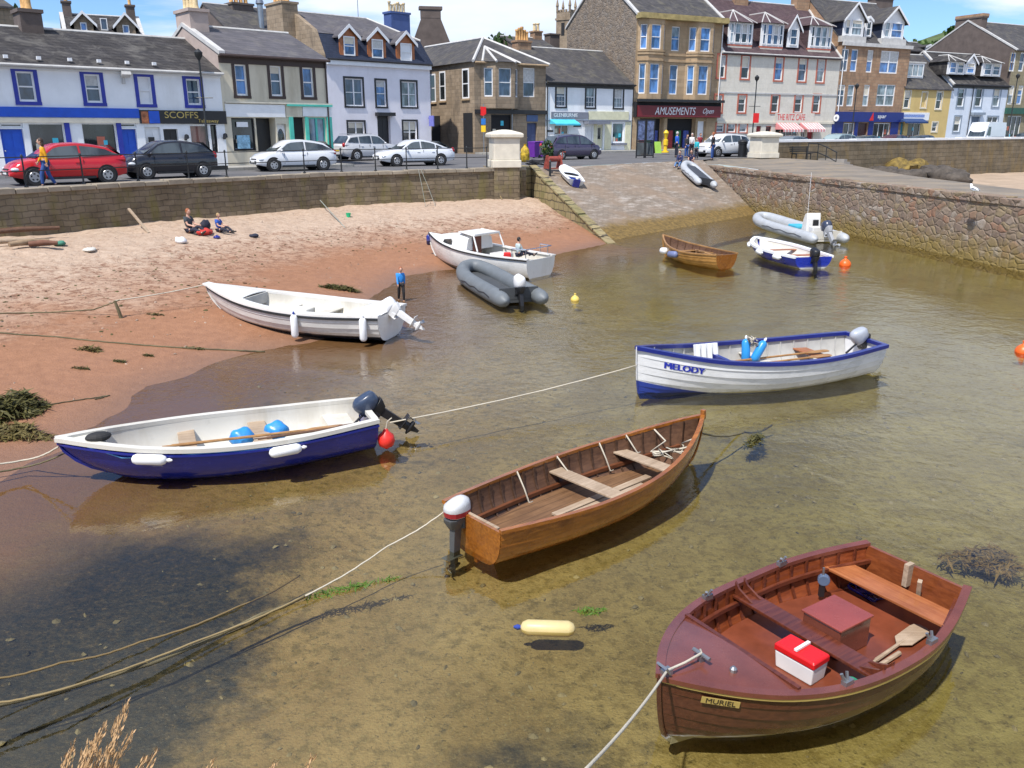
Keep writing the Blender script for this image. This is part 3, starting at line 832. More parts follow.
 def gable_roof(s, H, rise, m, over=.25, end=.06, th=.14, ridge_y=None, skew=None, name='roof', ridge=None):
  W, D = s.W, s.D; ry = D / 2 if ridge_y is None else ridge_y
  sl = rise / ry; sb = rise / (D - ry)
  x0, x1 = -end, W + end
  b = MB()
  A = [(x0, -over, H - sl * over), (x1, -over, H - sl * over), (x1, ry, H + rise), (x0, ry, H + rise)]
  B = [(x1, D + over, H - sb * over), (x0, D + over, H - sb * over), (x0, ry, H + rise), (x1, ry, H + rise)]
  up = Vector((0, 0, th))
  for q in (A, B):
   b.add([Vector(v) + Vector((0, 0, .004)) for v in q] + [Vector(v) + up for v in q], [(3, 2, 1, 0), (4, 5, 6, 7), (0, 1, 5, 4), (1, 2, 6, 5), (3, 0, 4, 7)])
  o = b.build(name, m, s.e)
  rd = MB().tube([(x0, ry, H + rise + th), (x1, ry, H + rise + th)], .09, 6)
  rd.build('ridge', ridge or M_lead, o)
  if skew:
   for u in skew:
    k = MB()
    for a, c in (((u, -over, H - sl * over + .06), (u, ry, H + rise + .06)), ((u, D + over, H - sb * over + .06), (u, ry, H + rise + .06))):
     a, c = Vector(a), Vector(c)
     k.prism([a + Vector((-.16, 0, 0)), a + Vector((.16, 0, 0)), c + Vector((.16, 0, 0)), c + Vector((-.16, 0, 0))], (0, 0, .2))
    k.build('skew_coping', M_lead, o)
  return o
 def gutter(s, H, m, y=-.3, r=.075, u0=-.05, u1=None, band=None):
  W = s.W if u1 is None else u1
  MB().tube([(u0, y, H - .06), (W + .05, y, H - .06)], r, 6).build('gutter', m, s.e)
  if band:
   MB().b2((0, -.05, H - .42), (W, -.003, H - .1)).build('eaves_band', band, s.e)
 def downpipe(s, u, z0, z1, m):
  MB().tube([(u, -.09, z0), (u, -.09, z1)], .05, 6).build('downpipe', m, s.e)
 def chimney(s, u, y, z0, z1, w, d, m, pots=4, pm=None, pr=.11, ph=.55, cap=None):
  c = MB()
  c.b2((u - w / 2, y - d / 2, z0), (u + w / 2, y + d / 2, z1))
  c.b2((u - w / 2 - .08, y - d / 2 - .08, z1 + .002), (u + w / 2 + .08, y + d / 2 + .08, z1 + .16))
  o = c.build('chimney', m, s.e)
  random.seed(int((u + 50) * 31 + y * 7))
  alongx = w >= d
  for i in range(pots):
   f = (i + .5) / pots - .5
   x, yy = (u + f * w * .92, y) if alongx else (u, y + f * d * .92)
   h = ph * random.uniform(.75, 1.2)
   MB().lathe([(pr * 1.05, 0), (pr * .85, h * .2), (pr * .8, h * .8), (pr * 1.1, h * .86), (pr * 1.0, h), (pr * .7, h)], (x, yy, z1 + .162), 9).build('chimney_pot', random.choice([pm or M_pot, pm or M_potpale]), o, smooth=True)
  return o
 def dormer(s, u, w, z0, z1, y0, roofz, m, rm, kind='gable', wins=None, frame=None, glass=None, over=.15, depth=3.0, cheek=None, wt='sash', apron=None):
  """box dormer whose front stands at y0; roof runs back `depth`"""
  x0, x1 = u - w / 2, u + w / 2
  b = MB()
  b.b2((x0, y0, z0), (x1, y0 + .12, z1))
  if kind == 'gable': b.prism([(x0, y0, z1 + .002), (x1, y0, z1 + .002), (u, y0, roofz)], (0, .12, 0))
  o = b.build('dormer', m, s.e)
  for x in (x0 + .004, x1 - .104): MB().b2((x, y0 + .122, z0), (x + .1, y0 + depth, z1)).build('dormer_cheek', cheek or rm, o)
  r = MB(); yb = y0 + depth
  if kind == 'gable':
   for sx in (-1, 1):
    e_ = x0 - over if sx < 0 else x1 + over
    dz = (roofz - z1) / (w / 2) * over
    pts = [(e_, y0 - over, z1 - dz), (u, y0 - over, roofz), (u, yb, roofz), (e_, yb, z1 - dz)]
    r.prism([Vector(p) + Vector((0, 0, .01)) for p in pts], (0, 0, .1))
   r.build('dormer_roof', rm, o)
   bb = MB()
   for sx in (-1, 1):
    e_ = x0 - over if sx < 0 else x1 + over; dz = (roofz - z1) / (w / 2) * over
    bb.prism([(e_, y0 - over - .03, z1 - dz - .12), (u, y0 - over - .03, roofz - .12), (u, y0 - over - .03, roofz + .14), (e_, y0 - over - .03, z1 - dz + .14)], (0, .028, 0))
   bb.build('bargeboard', frame or m, o)
  elif kind == 'hip':
   a = [(x0 - over, y0 - over, z1), (x1 + over, y0 - over, z1)]
   ap = Vector((u, y0 + w * .45, roofz)); bk = Vector((u, yb, roofz))
   c_ = [(x1 + over, yb, z1), (x0 - over, yb, z1)]
   fa = (x0 + w * .2, y0 - over - .25, z1); fb = (x1 - w * .2, y0 - over - .25, z1)
   r.poly([a[0], fa, ap]); r.poly([fa, fb, ap]); r.poly([fb, a[1], ap])
   r.poly([a[1], c_[0], bk, ap]); r.poly([c_[1], a[0], ap, bk]); r.poly([a[0], c_[1], c_[0], a[1], fb, fa])
   r.build('dormer_roof', rm, o)
   h = MB()
   for q in (a[0], fa, fb, a[1]): h.tube([q, ap + Vector((0, 0, .03))], .055, 5)
   h.tube([ap, bk], .07, 5)
   h.build('roof_hips', M_lead, o)
  else:
   r.b2((x0 - over, y0 - over, z1 + .002), (x1 + over, yb, z1 + .16)); r.build('dormer_roof', rm, o)
  for (a, c, q0, q1) in (wins or [(.14, .86, .1, .94)]):
   s.win((lerp(x0, x1, a), lerp(z0, z1, q0), lerp(x0, x1, c), lerp(z0, z1, q1)), hole=False, rec=-.02, off=(0, y0, 0), parent=o, frame=frame, glass=glass, kind=wt, name='dormer_window', fw=.08)
  return o
 def bay(s, u0, u1, depth, z0, z1, m, floors, frac=.24, frame=None, glass=None, name='bay', lintel=None):
  """canted bay; floors = [(zlo, zhi)] of its three windows"""
  f = (u1 - u0) * frac
  P4 = [Vector((u0, 0, 0)), Vector((u0 + f, -depth, 0)), Vector((u1 - f, -depth, 0)), Vector((u1, 0, 0))]
  b = MB(); segs = []
  for a, c in zip(P4, P4[1:]):
   d = (c - a); L = d.length; d = d / L; n = Vector((d.y, -d.x, 0))
   ops = [(L * .2, q0, L * .8, q1) for q0, q1 in floors] if L < (u1 - u0) * .4 else [(L * .17, q0, L * .83, q1) for q0, q1 in floors]
   pt = lambda u, z, y=0, a=a, d=d, n=n: a + d * u - n * y + Vector((0, 0, z))
   us = sorted({0, L} | {v for o in ops for v in (o[0], o[2])}); zs = sorted({z0, z1} | {v for o in ops for v in (o[1], o[3])})
   for p, q in zip(us, us[1:]):
    for g, h in zip(zs, zs[1:]):
     if any(o[0] < (p + q) / 2 < o[2] and o[1] < (g + h) / 2 < o[3] for o in ops): continue
     b.quad(pt(p, g), pt(q, g), pt(q, h), pt(p, h))
   for w0, g, w1, h in ops:
    r = .16
    for (p, x, q, y) in ((w0, g, w0, h), (w1, g, w1, h)): b.quad(pt(p, x), pt(p, x, r), pt(q, y, r), pt(q, y))
    for zz in (g, h): b.quad(pt(w0, zz), pt(w1, zz), pt(w1, zz, r), pt(w0, zz, r))
    segs.append((pt, w0, g, w1, h, d, n))
  b.poly([p + Vector((0, 0, z1)) for p in P4] ); b.poly([p + Vector((0, 0, z0)) for p in P4])
  o = b.build(name, m, s.e)
  panes = MB()
  for pt, w0, g, w1, h, d, n in segs:
   fb = MB(); fw = min(.075, (w1 - w0) * .18)
   def bar(p, x, q, y, y0=.08, y1=.13):
    fb.add([pt(p, x, y0), pt(q, x, y0), pt(q, x, y1), pt(p, x, y1), pt(p, y, y0), pt(q, y, y0), pt(q, y, y1), pt(p, y, y1)], [(0, 1, 2, 3), (4, 5, 6, 7), (0, 1, 5, 4), (1, 2, 6, 5), (2, 3, 7, 6), (3, 0, 4, 7)])
   bar(w0, g, w0 + fw, h); bar(w1 - fw, g, w1, h); bar(w0 + fw, h - fw, w1 - fw, h); bar(w0 + fw, g, w1 - fw, g + fw * 1.4)
   zm = (g + h) / 2; bar(w0 + fw, zm - .035, w1 - fw, zm + .035)
   fb.build('bay_window', frame or M_white, o)
   panes.quad(pt(w0, g, .142), pt(w1, g, .142), pt(w1, h, .142), pt(w0, h, .142))
  panes.build('bay_panes', glass or M_glass, o)
  return o, P4
 def awning(s, r, out, m, drop=.18, name='awning', stripes=None):
  u0, z0, u1, z1 = r
  b = MB()
  n = 14 if stripes else 1
  for i in range(n):
   a, c = lerp(u0, u1, i / n), lerp(u0, u1, (i + 1) / n)
   mi = i % 2 if stripes else 0
   b.quad((a, -.05, z1), (c, -.05, z1), (c, -out, z0), (a, -out, z0), mi)
   b.quad((a, -out, z0), (c, -out, z0), (c, -out, z0 - drop), (a, -out, z0 - drop), mi)
  for u in (u0, u1): b.add([(u, -.05, z1), (u, -out, z0), (u, -.05, z0)], [(0, 1, 2)], 0)
  o = b.build(name, [m, stripes] if stripes else m, s.e)
  sd = o.modifiers.new('Solidify', 'SOLIDIFY'); sd.thickness = .02
  return o
 def lamp(s, px, py, m=None):
  u, z = s.p.uz(px, py)
  b = MB().b2((u - .05, -.14, z - .16), (u + .05, -.004, z - .04)); b.lathe([(.03, .14), (.1, .1), (.12, -.06), (.05, -.1)], (u, -.22, z), 10)
  return b.build('wall_lamp', m or M_black, s.e, smooth=True)
def ln(px, py, z, deg):
 """front line: a point seen in the photo and a bearing from +Y towards +X"""
 p = P(px, py, z); a = R(deg)
 return ((p.x, p.y), (math.sin(a), math.cos(a)))
def zat(h, px, py, y=0): return h.at(px, py, y)[1]
L1 = ln(0, 172.3, ZB, 48)
h = B1 = House('cottage_row', 'low white building with bright blue doors and window surrounds, under a grey slate roof', 'building', -75, 225, L1, 8.0, py=130)
H = zat(h, 100, 67.5)
for cx, cy, w, hh, k, g in ((26, 86.5, 26, 38, 'sash', M_glass), (93, 88.5, 23, 36, 'sash', M_glass), (145, 90.5, 20, 34.5, 'sash', M_white), (193.5, 92, 20, 33, 'sash', M_glass), (-45, 84, 27, 40, 'sash', M_glass)):
 o = h.winpx(cx, cy, w, hh, sur=M_navyw, sw=.17, kind=k, glass=g)
 if g is M_white: o['label'] = 'blue framed window with a white blind drawn down'
h.board(h.px(-75, 107, 138, 117), M_blue, .07)
h.board(h.px(-75, 117.8, 138, 122.5), M_creamp, .10, 'cornice')
for cx, w in ((11, 23), (127.5, 17)):
 u0, z0, u1, z1 = h.px(cx - w / 2, 129, cx + w / 2, 168)
 h.door((u0, .05, u1, z1), M_blue)
 u0, _, u1, _ = h.px(cx - w / 2, 123, cx + w / 2, 128)
 h.win((u0, h.px(cx, 123, cx, 128)[1], u1, h.px(cx, 123, cx, 128)[3]), kind='plain', glass=M_glassd, name='transom_light')
for x0, x1 in ((27.5, 64), (81, 116)):
 u0, z0, u1, z1 = h.px(x0, 122.8, x1, 160)
 o = h.win((u0, .75, u1, z1), kind='plain', glass=M_glassd, name='shop_window', rec=.2)
 MB().b2((u1 - .02, -.07, .62), (u1 + .2, -.003, z1)).build('blue_post', M_navyw, o)
u0, z0, u1, z1 = h.px(144, 127, 160, 166); h.door((u0, .05, u1, z1), M_white, panel=True)
u0, z0, u1, z1 = h.px(148, 137, 154, 147.5); MB().b2((u0, -.04, z0), (u1, -.003, z1)).build('notice_case', M_black, h.e)
u0, z0, u1, z1 = h.px(163, 129, 177.5, 160); h.door((u0, .05, u1, z1), M_black)
u0, z0, u1, z1 = h.px(189, 124.6, 208, 146); o = h.win((u0, z0 - .3, u1, z1), kind='plain', glass=glassmat('picture_glass', (.12, .06, .05)), name='shop_window')
u0, z0, u1, z1 = h.px(210, 124.6, 216, 153); h.win((u0, z0, u1, z1), kind='plain', glass=M_glassd, frame=M_dark, name='narrow_window')
r = h.px(138.5, 110.5, 225, 123.8)
sg = h.board(r, M_black, .1, 'shop_sign')
q = h.px(140, 111.5, 147, 123.6); MB().b2((q[0], -.112, q[1]), (q[2], -.104, q[3])).build('picture_panel', mat('rusty_picture', (.35, .12, .05), .5, var=.6, vs=6), sg)
q = h.px(147.5, 111, 158, 123.4); MB().b2((q[0], -.112, q[1]), (q[2], -.104, q[3])).build('blue_panel', M_blue, sg)
q = h.px(163, 111.6, 190, 119); text('SCOFFS', (q[3] - q[1]) * 1.25, M_gold, sg, loc=(q[0], -.112, (q[1] + q[3]) / 2), rot=(R(90), 0, 0), sx=1.15)
q = h.px(197, 119, 218, 123); text('Takeaway', (q[3] - q[1]) * 1.25, M_gold, sg, loc=(q[0], -.112, (q[1] + q[3]) / 2), rot=(R(90), 0, 0), sx=1.1)
h.lamp(185, 137); h.lamp(223.5, 136)
u, z = h.p.uz(122, 76); fb = MB(); fb.b2((u - .06, -.2, z - .35), (u + .06, -.004, z - .05)); fb.box((u + .06, -.34, z + .06), (.42, .3, .16), (R(-25), 0, 0)); fb.build('floodlight', M_lead, h.e)
rz_ = zat(h, 100, 36, 4.0)
h.walls(H, M_whitewall, rz_ - H)
h.gable_roof(H, rz_ - H, M_slateb, over=.3, end=.02)
MB().b2((0, -.16, H - .22), (h.W, -.003, H - .02)).build('eaves_course', M_white, h.e)
h.gutter(H, M_lead, -.36)
for px_ in (6, 39, 70, 99, 127, 154):
 u, z = h.p.uz(px_, 60.5 + px_ * .025); MB().box((u, -.02, H + .28), (.16, .16, .14)).build('roof_vent', M_white, h.e)
u, z = h.at(30, 33, 4.0); zt = h.at(30, 14, 4.0)[1]
h.chimney(u, 4.0, z - 1.2, zt, .95, 1.25, M_harl, 3, M_pot, .17, .8)
h = B2 = House('shop_building', 'cream rendered building with brown framed windows and two shops, one turquoise', 'building', 225, 330, L1, 8.2, py=130)
H = zat(h, 270, 57)
for cx, cy, w, hh in ((241, 80, 17, 37.5), (276, 81, 16.5, 36.5), (308, 82.3, 15.5, 35.5)):
 h.winpx(cx, cy, w, hh, sur=M_brownp, sw=.16, glass=M_glassb)
h.board(h.px(224.5, 102.5, 331, 104), M_creamp, .14, 'cornice')
h.board(h.px(224.5, 104.4, 284, 117), M_white, .07); h.board(h.px(285, 104.4, 301, 117), M_creamwall, .05, 'pier'); h.board(h.px(302, 107, 331, 116.5), M_white, .07)
h.board(h.px(286, 104.6, 331, 106.6), M_turq, .16, 'turquoise_trim')
u0, z0, u1, z1 = h.px(231, 118, 254, 151); o = h.win((u0, z0, u1, z1), kind='plain', glass=M_glassd, frame=M_dark, name='shop_window', rec=.15)
MB().b2((u0 + .3, .05, z1 - .45), (u1 - .35, .1, z1 - .2)).build('window_banner', M_white, o)
MB().b2((u0 + .25, .05, z0 + .12), (u0 + .95, .1, z0 + .8)).build('window_poster', mat('blue_poster', (.25, .45, .6), .5, var=.4, vs=8), o)
u0, z0, u1, z1 = h.px(255.5, 118, 275, 160); h.door((u0, .03, u1, z1), M_black, rec=.7, panel=False)
u0, z0, u1, z1 = h.px(277, 124, 286, 160); o = h.door((u0, .03, u1, z1), M_white, panel=False)
MB().ball(((u0 + u1) / 2, .17, lerp(.03, z1, .62)), .2, .03, .55).build('oval_glass', M_glassd, o)
u0, z0, u1, z1 = h.px(293, 117, 304, 150); h.door((u0, .03, u1, z1), M_dark, panel=False)
u0, z0, u1, z1 = h.px(308, 117.5, 325, 146); h.win((u0, z0, u1, z1), kind='cross', glass=glassmat('shop_display_glass', (.10, .16, .22)), frame=M_turq, name='shop_window')
for x0, x1 in ((288.5, 292.3), (304.5, 307.5), (326, 331)):
 q = h.px(x0, 117, x1, 150); MB().b2((q[0], -.09, .02), (q[2], -.003, q[3])).build('turquoise_post', M_turq, h.e)
rz_ = zat(h, 250, 33, 4.1)
h.walls(H, M_creamwall, rz_ - H, side=M_harlp)
h.gable_roof(H, rz_ - H, M_slatel, over=.3, end=.0, skew=(0.1,))
h.gutter(H, M_brownp, -.36, band=M_brownp)
h.downpipe(h.W - .1, 0, H - .1, M_brownp)
u, z = h.at(186, 30, 4.1); zt = h.at(186, 15, 4.1)[1]
h.chimney(.55, 4.1, rz_ - .6, zt + .1, 1.0, 1.9, M_harlp, 4, M_potpale, .17, .8)
L3 = ln(345, 154.2, ZB, 48)
h = B3 = House('mansard_house', 'white house with a dark blue mansard roof and three orange clad dormers', 'building', 329, 431, L3, 9.5, py=120)
H = zat(h, 380, 62.5)
for cx, cy, w, hh, k in ((354, 92.3, 20.5, 31.5, 'double'), (381, 93.5, 12.5, 30, 'sash'), (409, 94.3, 17.5, 29, 'double')):
 h.winpx(cx, cy, w, hh, sur=M_black, sw=.15, kind=k, glass=M_glassl)
for cx, cy, w, hh in ((356.5, 134, 19, 28), (410, 132, 16, 25)):
 h.winpx(cx, cy, w, hh, sur=M_black, sw=.14, kind='double', glass=M_glassd)
u0, z0, u1, z1 = h.px(377, 115, 390, 152); o = h.door((u0, .1, u1, z1), M_black, rec=.3)
q = h.px(375, 112.5, 392.5, 116); MB().b2((q[0], -.45, q[1]), (q[2], -.003, q[3])).build('door_canopy', M_black, h.e)
u, z = h.p.uz(428.5, 121); sg = MB().b2((u - .05, -.75, z - .42), (u + .03, -.12, z + .42)); sg.b2((u - .02, -.12, z + .2), (u + .01, -.003, z + .26)); sg.build('hanging_sign', mat('violet_sign', (.16, .17, .5), .5), h.e)
h.walls(H, M_lavwall, 0, side=M_stonecorner)
W, D = h.W, h.D
z1m = zat(h, 318 + 20, 34.5, .75); yr = 4.75
zr = zat(h, 345, 16.5, yr)
mn = MB(); xi = .0
mn.quad((-.05, -.22, H + .05), (W + .22, -.22, H + .05), (W - .35, .75, z1m), (-.05, .75, z1m))
mn.quad((W + .22, -.22, H + .05), (W + .22, D + .2, H + .05), (W - .35, D - .75, z1m), (W - .35, .75, z1m))
mn.quad((W + .22, D + .2, H + .05), (-.05, D + .2, H + .05), (-.05, D - .75, z1m), (W - .35, D - .75, z1m))
mr = mn.build('mansard_slope', M_slaten, h.e)
up = MB()
up.quad((-.05, .72, z1m + .01), (W - .33, .72, z1m + .01), (W - 2.8, yr, zr), (-.05, yr, zr))
up.poly([(W - .33, .72, z1m + .01), (W - .33, D - .72, z1m + .01), (W - 2.8, yr, zr)])
up.quad((W - .33, D - .72, z1m + .01), (-.05, D - .72, z1m + .01), (-.05, yr, zr), (W - 2.8, yr, zr))
ro = up.build('roof', M_slatel, h.e)
MB().tube([(-.05, yr, zr), (W - 2.8, yr, zr), (W - .33, .72, z1m + .03)], .09, 6).build('ridge', M_lead, ro)
gb = MB(); gb.prism([(-.06, -.2, H - .1), (-.06, -.15, H + .3), (-.06, .85, z1m + .25), (-.06, yr, zr + .3), (-.06, D - .85, z1m + .25), (-.06, D + .2, H)], (-.35, 0, 0)); gb.build('gable_wall', M_stonecorner, h.e)
MB().b2((0, -.28, H - .35), (W, -.003, H)).build('cornice', M_white, h.e)
h.gutter(H + .08, M_black, -.34)
for cx, ya, yb, gt in ((349, 36, 57, 26), (377, 39, 59.5, 29), (405.5, 43, 62, 32.5)):
 u, _ = h.at(cx, 50, -.05); w = h.at(cx + 9, 50, -.05)[0] - h.at(cx - 9, 50, -.05)[0]
 z0, z1, rzz = h.at(cx, yb, -.05)[1], h.at(cx, ya, -.05)[1], h.at(cx, gt, -.05)[1]
 h.dormer(u, w, max(z0, H + .1), z1, -.05, rzz, M_woodor, M_slatel, 'gable', [(.2, .82, .06, .98)], M_white, M_white if cx > 400 else M_glassb, .2, 2.6, M_slaten)
u, z = h.at(396, 22, yr); zt = h.at(396, 14.5, yr)[1]
h.chimney(h.at(397, 22, yr)[0], yr, zr - 1.2, zt, 1.9, 1.1, mat('blue_painted_stack', (.06, .10, .26), .6), 6, M_potpale, .13, .8)
zt = h.at(287, 6, yr)[1]
h.chimney(-.75, yr, zr - 2.6, zt, 1.3, 2.6, M_stonecorner, 5, M_pot, .17, .7)
u, z = h.at(358, 12, yr); MB().tube([(u, yr, zr), (u, yr, zr + 2.2)], .03, 5).build('aerial', M_steel, h.e)
L4 = ln(475, 152.3, ZB, 56)
h = B4 = House('corner_building', 'weathered sandstone corner building with a hipped roof and a black shopfront', 'building', 475, 545, L4, 15.0, py=140)
H = zat(h, 475, 61.5); W, D = h.W, h.D
q0, q1 = h.at(487, 74, 0), h.at(487, 101, 0)
zl, zh = zat(h, 500, 97), zat(h, 500, 68.5)
ub0, ub1 = h.at(481, 90)[0], h.at(519, 90)[0]
bo, P4 = h.bay(ub0, ub1, .75, zat(h, 500, 108.5), H, M_stonecorner, [(zl, zh)], .25, glass=M_glass)
h.winpx(529, 82.5, 11.5, 29, glass=M_glass)
r = h.px(476, 110, 545, 114); h.board((0, r[1], W, r[3]), M_black, .22, 'shop_fascia')
u0, z0, u1, z1 = h.px(491, 114.5, 511, 134); h.win((u0, .6, u1, z1), kind='plain', glass=M_dark, frame=M_black, name='shop_window')
u0, z0, u1, z1 = h.px(527, 123, 537, 146); h.door((u0, .05, u1, z1), mat('slate_blue_paint', (.05, .07, .16), .5))
u0, z0, u1, z1 = h.px(526.5, 115, 537.5, 121.5); h.board((u0, z0, u1, z1), mat('slate_blue_board', (.07, .12, .25), .5), .06, 'door_sign')
h.walls(H, M_stonecorner, 0)
sp = Plane(h.o + Vector((-h.d.y, h.d.x, 0)) * D, Vector((h.d.y, -h.d.x, 0)))
for cx, cy, w, hh in ((433, 88, 4.6, 26), (442.7, 86, 4.8, 27), (465.8, 83.5, 5.6, 27.5)):
 u0, z0, u1, z1 = sp.rect(cx, cy, w, hh)
 o = MB(); y0, y1 = D - u0, D - u1
 o.b2((-.03, y1 - .1, z0 - .1), (.1, y0 + .1, z1 + .1)); wo = o.build('window', M_white, h.e)
 MB().b2((-.045, y1 + .06, z0 + .03), (-.032, y0 - .06, (z0 + z1) / 2 - .05)).b2((-.045, y1 + .06, (z0 + z1) / 2 + .05), (-.032, y0 - .06, z1 - .03)).build('pane', M_glassd, wo)
 MB().b2((-.12, y1 - .2, z0 - .25), (.05, y0 + .2, z0 - .103)).build('sill', M_stonetan, wo)
for x0, x1, ya in ((432, 440, 116), (463.5, 472.5, 113)):
 ua, z1 = sp.uz(x0, ya); ub, _ = sp.uz(x1, ya); y0, y1 = D - ua, D - ub
 MB().b2((-.04, y1, .02), (.1, y0, z1)).build('side_opening', M_dark, h.e)
zr = zat(h, 490, 38.5, 4.2); yr = 4.4
rf = MB(); ov = .25
rf.poly([(-ov, -ov, H), (W + ov, -ov, H), (W / 2, yr, zr)]); rf.poly([(-ov, D, H), (-ov, -ov, H), (W / 2, yr, zr), (W / 2, D, zr)]); rf.poly([(W + ov, -ov, H), (W + ov, D, H), (W / 2, D, zr), (W / 2, yr, zr)])
rf.poly([(-ov, -ov, H - .01), (W + ov, -ov, H - .01), (W + ov, D, H - .01), (-ov, D, H - .01)])
ro = rf.build('roof', M_slate, h.e)
hb = MB(); ap = Vector((W / 2, yr, zr + .03))
for q in ((-ov, -ov, H + .03), (W + ov, -ov, H + .03), (W / 2, D, zr + .03)): hb.tube([q, ap], .13, 6)
hb.build('roof_hips', M_lead, ro)
ap2 = Vector(((ub0 + ub1) / 2, 2.4, lerp(H, zr, (2.4 + ov) / (yr + ov)) + .12))
fr = MB(); e4 = [p + Vector((0, -.2 if 0 < i < 3 else -.26, H + .02)) for i, p in enumerate(P4)]
for a, b in zip(e4, e4[1:]): fr.poly([a, b, ap2])
fr.poly([e4[3], e4[0], ap2]); fr.poly(e4)
bro = fr.build('bay_roof', M_slate, h.e)
hb = MB()
for q in e4: hb.tube([q, ap2], .10, 6)
hb.build('bay_roof_hips', M_lead, bro)
h.gutter(H, M_stonetan, -.3, .09)
u = h.at(511.5, 120)[0]; h.downpipe(u, 0, H - .1, M_steel)
h = B5 = House('white_shop_house', 'white two storey house with black window surrounds, a cyan awning and a grey shop sign', 'building', 545.5, 631, (h.end().xy, (math.sin(R(57)), math.cos(R(57)))), 9.5, py=140)
H = zat(h, 588, 83.2)
for cx, cy, w, hh in ((561, 96, 12, 25), (590.5, 97, 11.4, 24.5), (618.5, 98, 11, 23.5)):
 h.winpx(cx, cy, w, hh, sur=M_black, sw=.16, kind='sash6', glass=M_glassl)
r = h.px(551, 112, 588, 118.5); sg = h.board(r, M_greysign, .1, 'shop_sign')
q = h.px(553, 113.4, 580, 117.4); text('GLENBURNIE', (q[3] - q[1]) * 1.3, M_white, sg, loc=(q[0], -.112, (q[1] + q[3]) / 2), rot=(R(90), 0, 0), sx=(q[2] - q[0]) / ((q[3] - q[1]) * 1.3 * 6.6))
h.board(h.px(588.6, 111.5, 628.5, 119.8), M_creamsign, .08)
h.board(h.px(546, 120.2, 631, 121.2), M_greysign, .12, 'string_course')
q = h.px(549.5, 119.5, 574, 124); h.awning(q, .95, M_cyan, .12)
u0, z0, u1, z1 = h.px(554.5, 124.8, 568.5, 135.5); h.win((u0, z0, u1, z1), kind='multi', glass=glassmat('warm_shop_glass', (.07, .055, .03)), name='shop_window')
q = h.px(583.5, 121.5, 605, 124); MB().b2((q[0], -.8, q[1]), (q[2], -.003, q[3])).build('porch_canopy', M_greysign, h.e)
u0, z0, u1, z1 = h.px(597.5, 125, 603.5, 148); o = h.door((u0, .03, u1, z1), M_creamsign, panel=False)
MB().b2((u0 + .2, .15, 1.0), (u1 - .2, .175, z1 - .25)).build('door_glass', M_glassd, o)
u0, z0, u1, z1 = h.px(585, 125, 593, 148); h.door((u0, .03, u1, z1), M_white)
u0, z0, u1, z1 = h.px(613, 123, 624, 142.5); h.win((u0, z0, u1, z1), kind='plain', glass=glassmat('teal_shop_glass', (.04, .12, .13)), name='shop_window')
q = h.px(611.5, 143, 626, 145); MB().b2((q[0], -.18, q[1]), (q[2], -.003, q[3])).build('window_ledge', M_greysign, h.e)
for x0, x1 in ((594, 597), (605, 611.5), (625.5, 631)):
 q = h.px(x0, 120.5, x1, 148); MB().b2((q[0], -.05, .02), (min(q[2], h.W), -.003, q[3] - .14)).build('cream_pilaster', M_creamsign, h.e)
for x0, x1, y in ((573.5, 581, 126), (547.5, 553, 131)):
 q = h.px(x0, y - .9, x1, y + .9); MB().b2((q[0], -.04, q[1]), (q[2], -.003, q[3])).build('small_sign', M_black, h.e)
rz_ = zat(h, 560, 50.5, 4.75)
h.walls(H, M_whitewall, rz_ - H)
h.gable_roof(H, rz_ - H, M_slate, over=.3, end=0)
h.gutter(H, M_black, -.36, band=M_black)
h.downpipe(.1, 0, H - .1, M_black)
zt = h.at(519, 42.5, 4.75)[1]; u = h.at(519, 50, 4.75)[0]
h.chimney(u + .3, 4.75, rz_ - 1.6, zt, 1.5, .9, M_stonebrown, 5, M_pot, .15, 1.0)
h = B6 = House('amusements_tenement', 'three storey tan sandstone tenement with bay windows above a maroon AMUSEMENTS sign', 'building', 632, 715.5, (h.end().xy, (math.sin(R(63)), math.cos(R(63)))), 12.5, py=140)
W, D = h.W, h.D
H = zat(h, 640, 14.5)
t0, t1 = zat(h, 675, 51), zat(h, 675, 26.5)
m0, m1 = zat(h, 675, 94.5), zat(h, 675, 65)
zb_ = zat(h, 675, 102.5)
for x0, x1 in ((637, 664.5), (685.5, 713.5)):
 a, c = h.at(x0, 60)[0], h.at(x1, 60)[0]
 o, p4 = h.bay(a, c, .7, zb_, H - .35, M_stonetan, [(t0, t1), (m0, m1)], .24, glass=M_glassb)
 bd = MB()
 for zz in ((t0 + m1) / 2 + .25, (t0 + m1) / 2 - .3, t0 - .12):
  bd.rect_sweep([p + Vector((0, -.02, zz)) for p in p4], .16, .16)
 bd.build('string_courses', M_stonetan, o)
for z0, z1 in ((t0, t1), (m0, m1)):
 a, _ = h.at(670.5, 60); c, _ = h.at(678.5, 60); h.win((a, z0, c, z1), glass=M_glassb)
bd = MB(); a, c = h.at(664.8, 60)[0], h.at(685.2, 60)[0]
for zz in ((t0 + m1) / 2 + .25, (t0 + m1) / 2 - .3): bd.b2((a, -.09, zz - .08), (c, -.003, zz + .08))
bd.build('string_courses', M_stonetan, h.e)
h.board((0, zb_ + .003, W, zb_ + .25), M_black, .5, 'black_cornice', -.5)
r = h.px(633.5, 106, 711, 117.2); sg = h.board((.1, r[1], W - .1, r[3]), M_maroon, .12, 'amusements_sign', -.52)
q = h.px(651, 107.5, 696.5, 115.8); text('AMUSEMENTS', (q[3] - q[1]) * 1.28, M_white, sg, loc=(q[0], -.655, (q[1] + q[3]) / 2), rot=(R(90), 0, 0), shear=.22, sx=(q[2] - q[0]) / ((q[3] - q[1]) * 1.28 * 7.1))
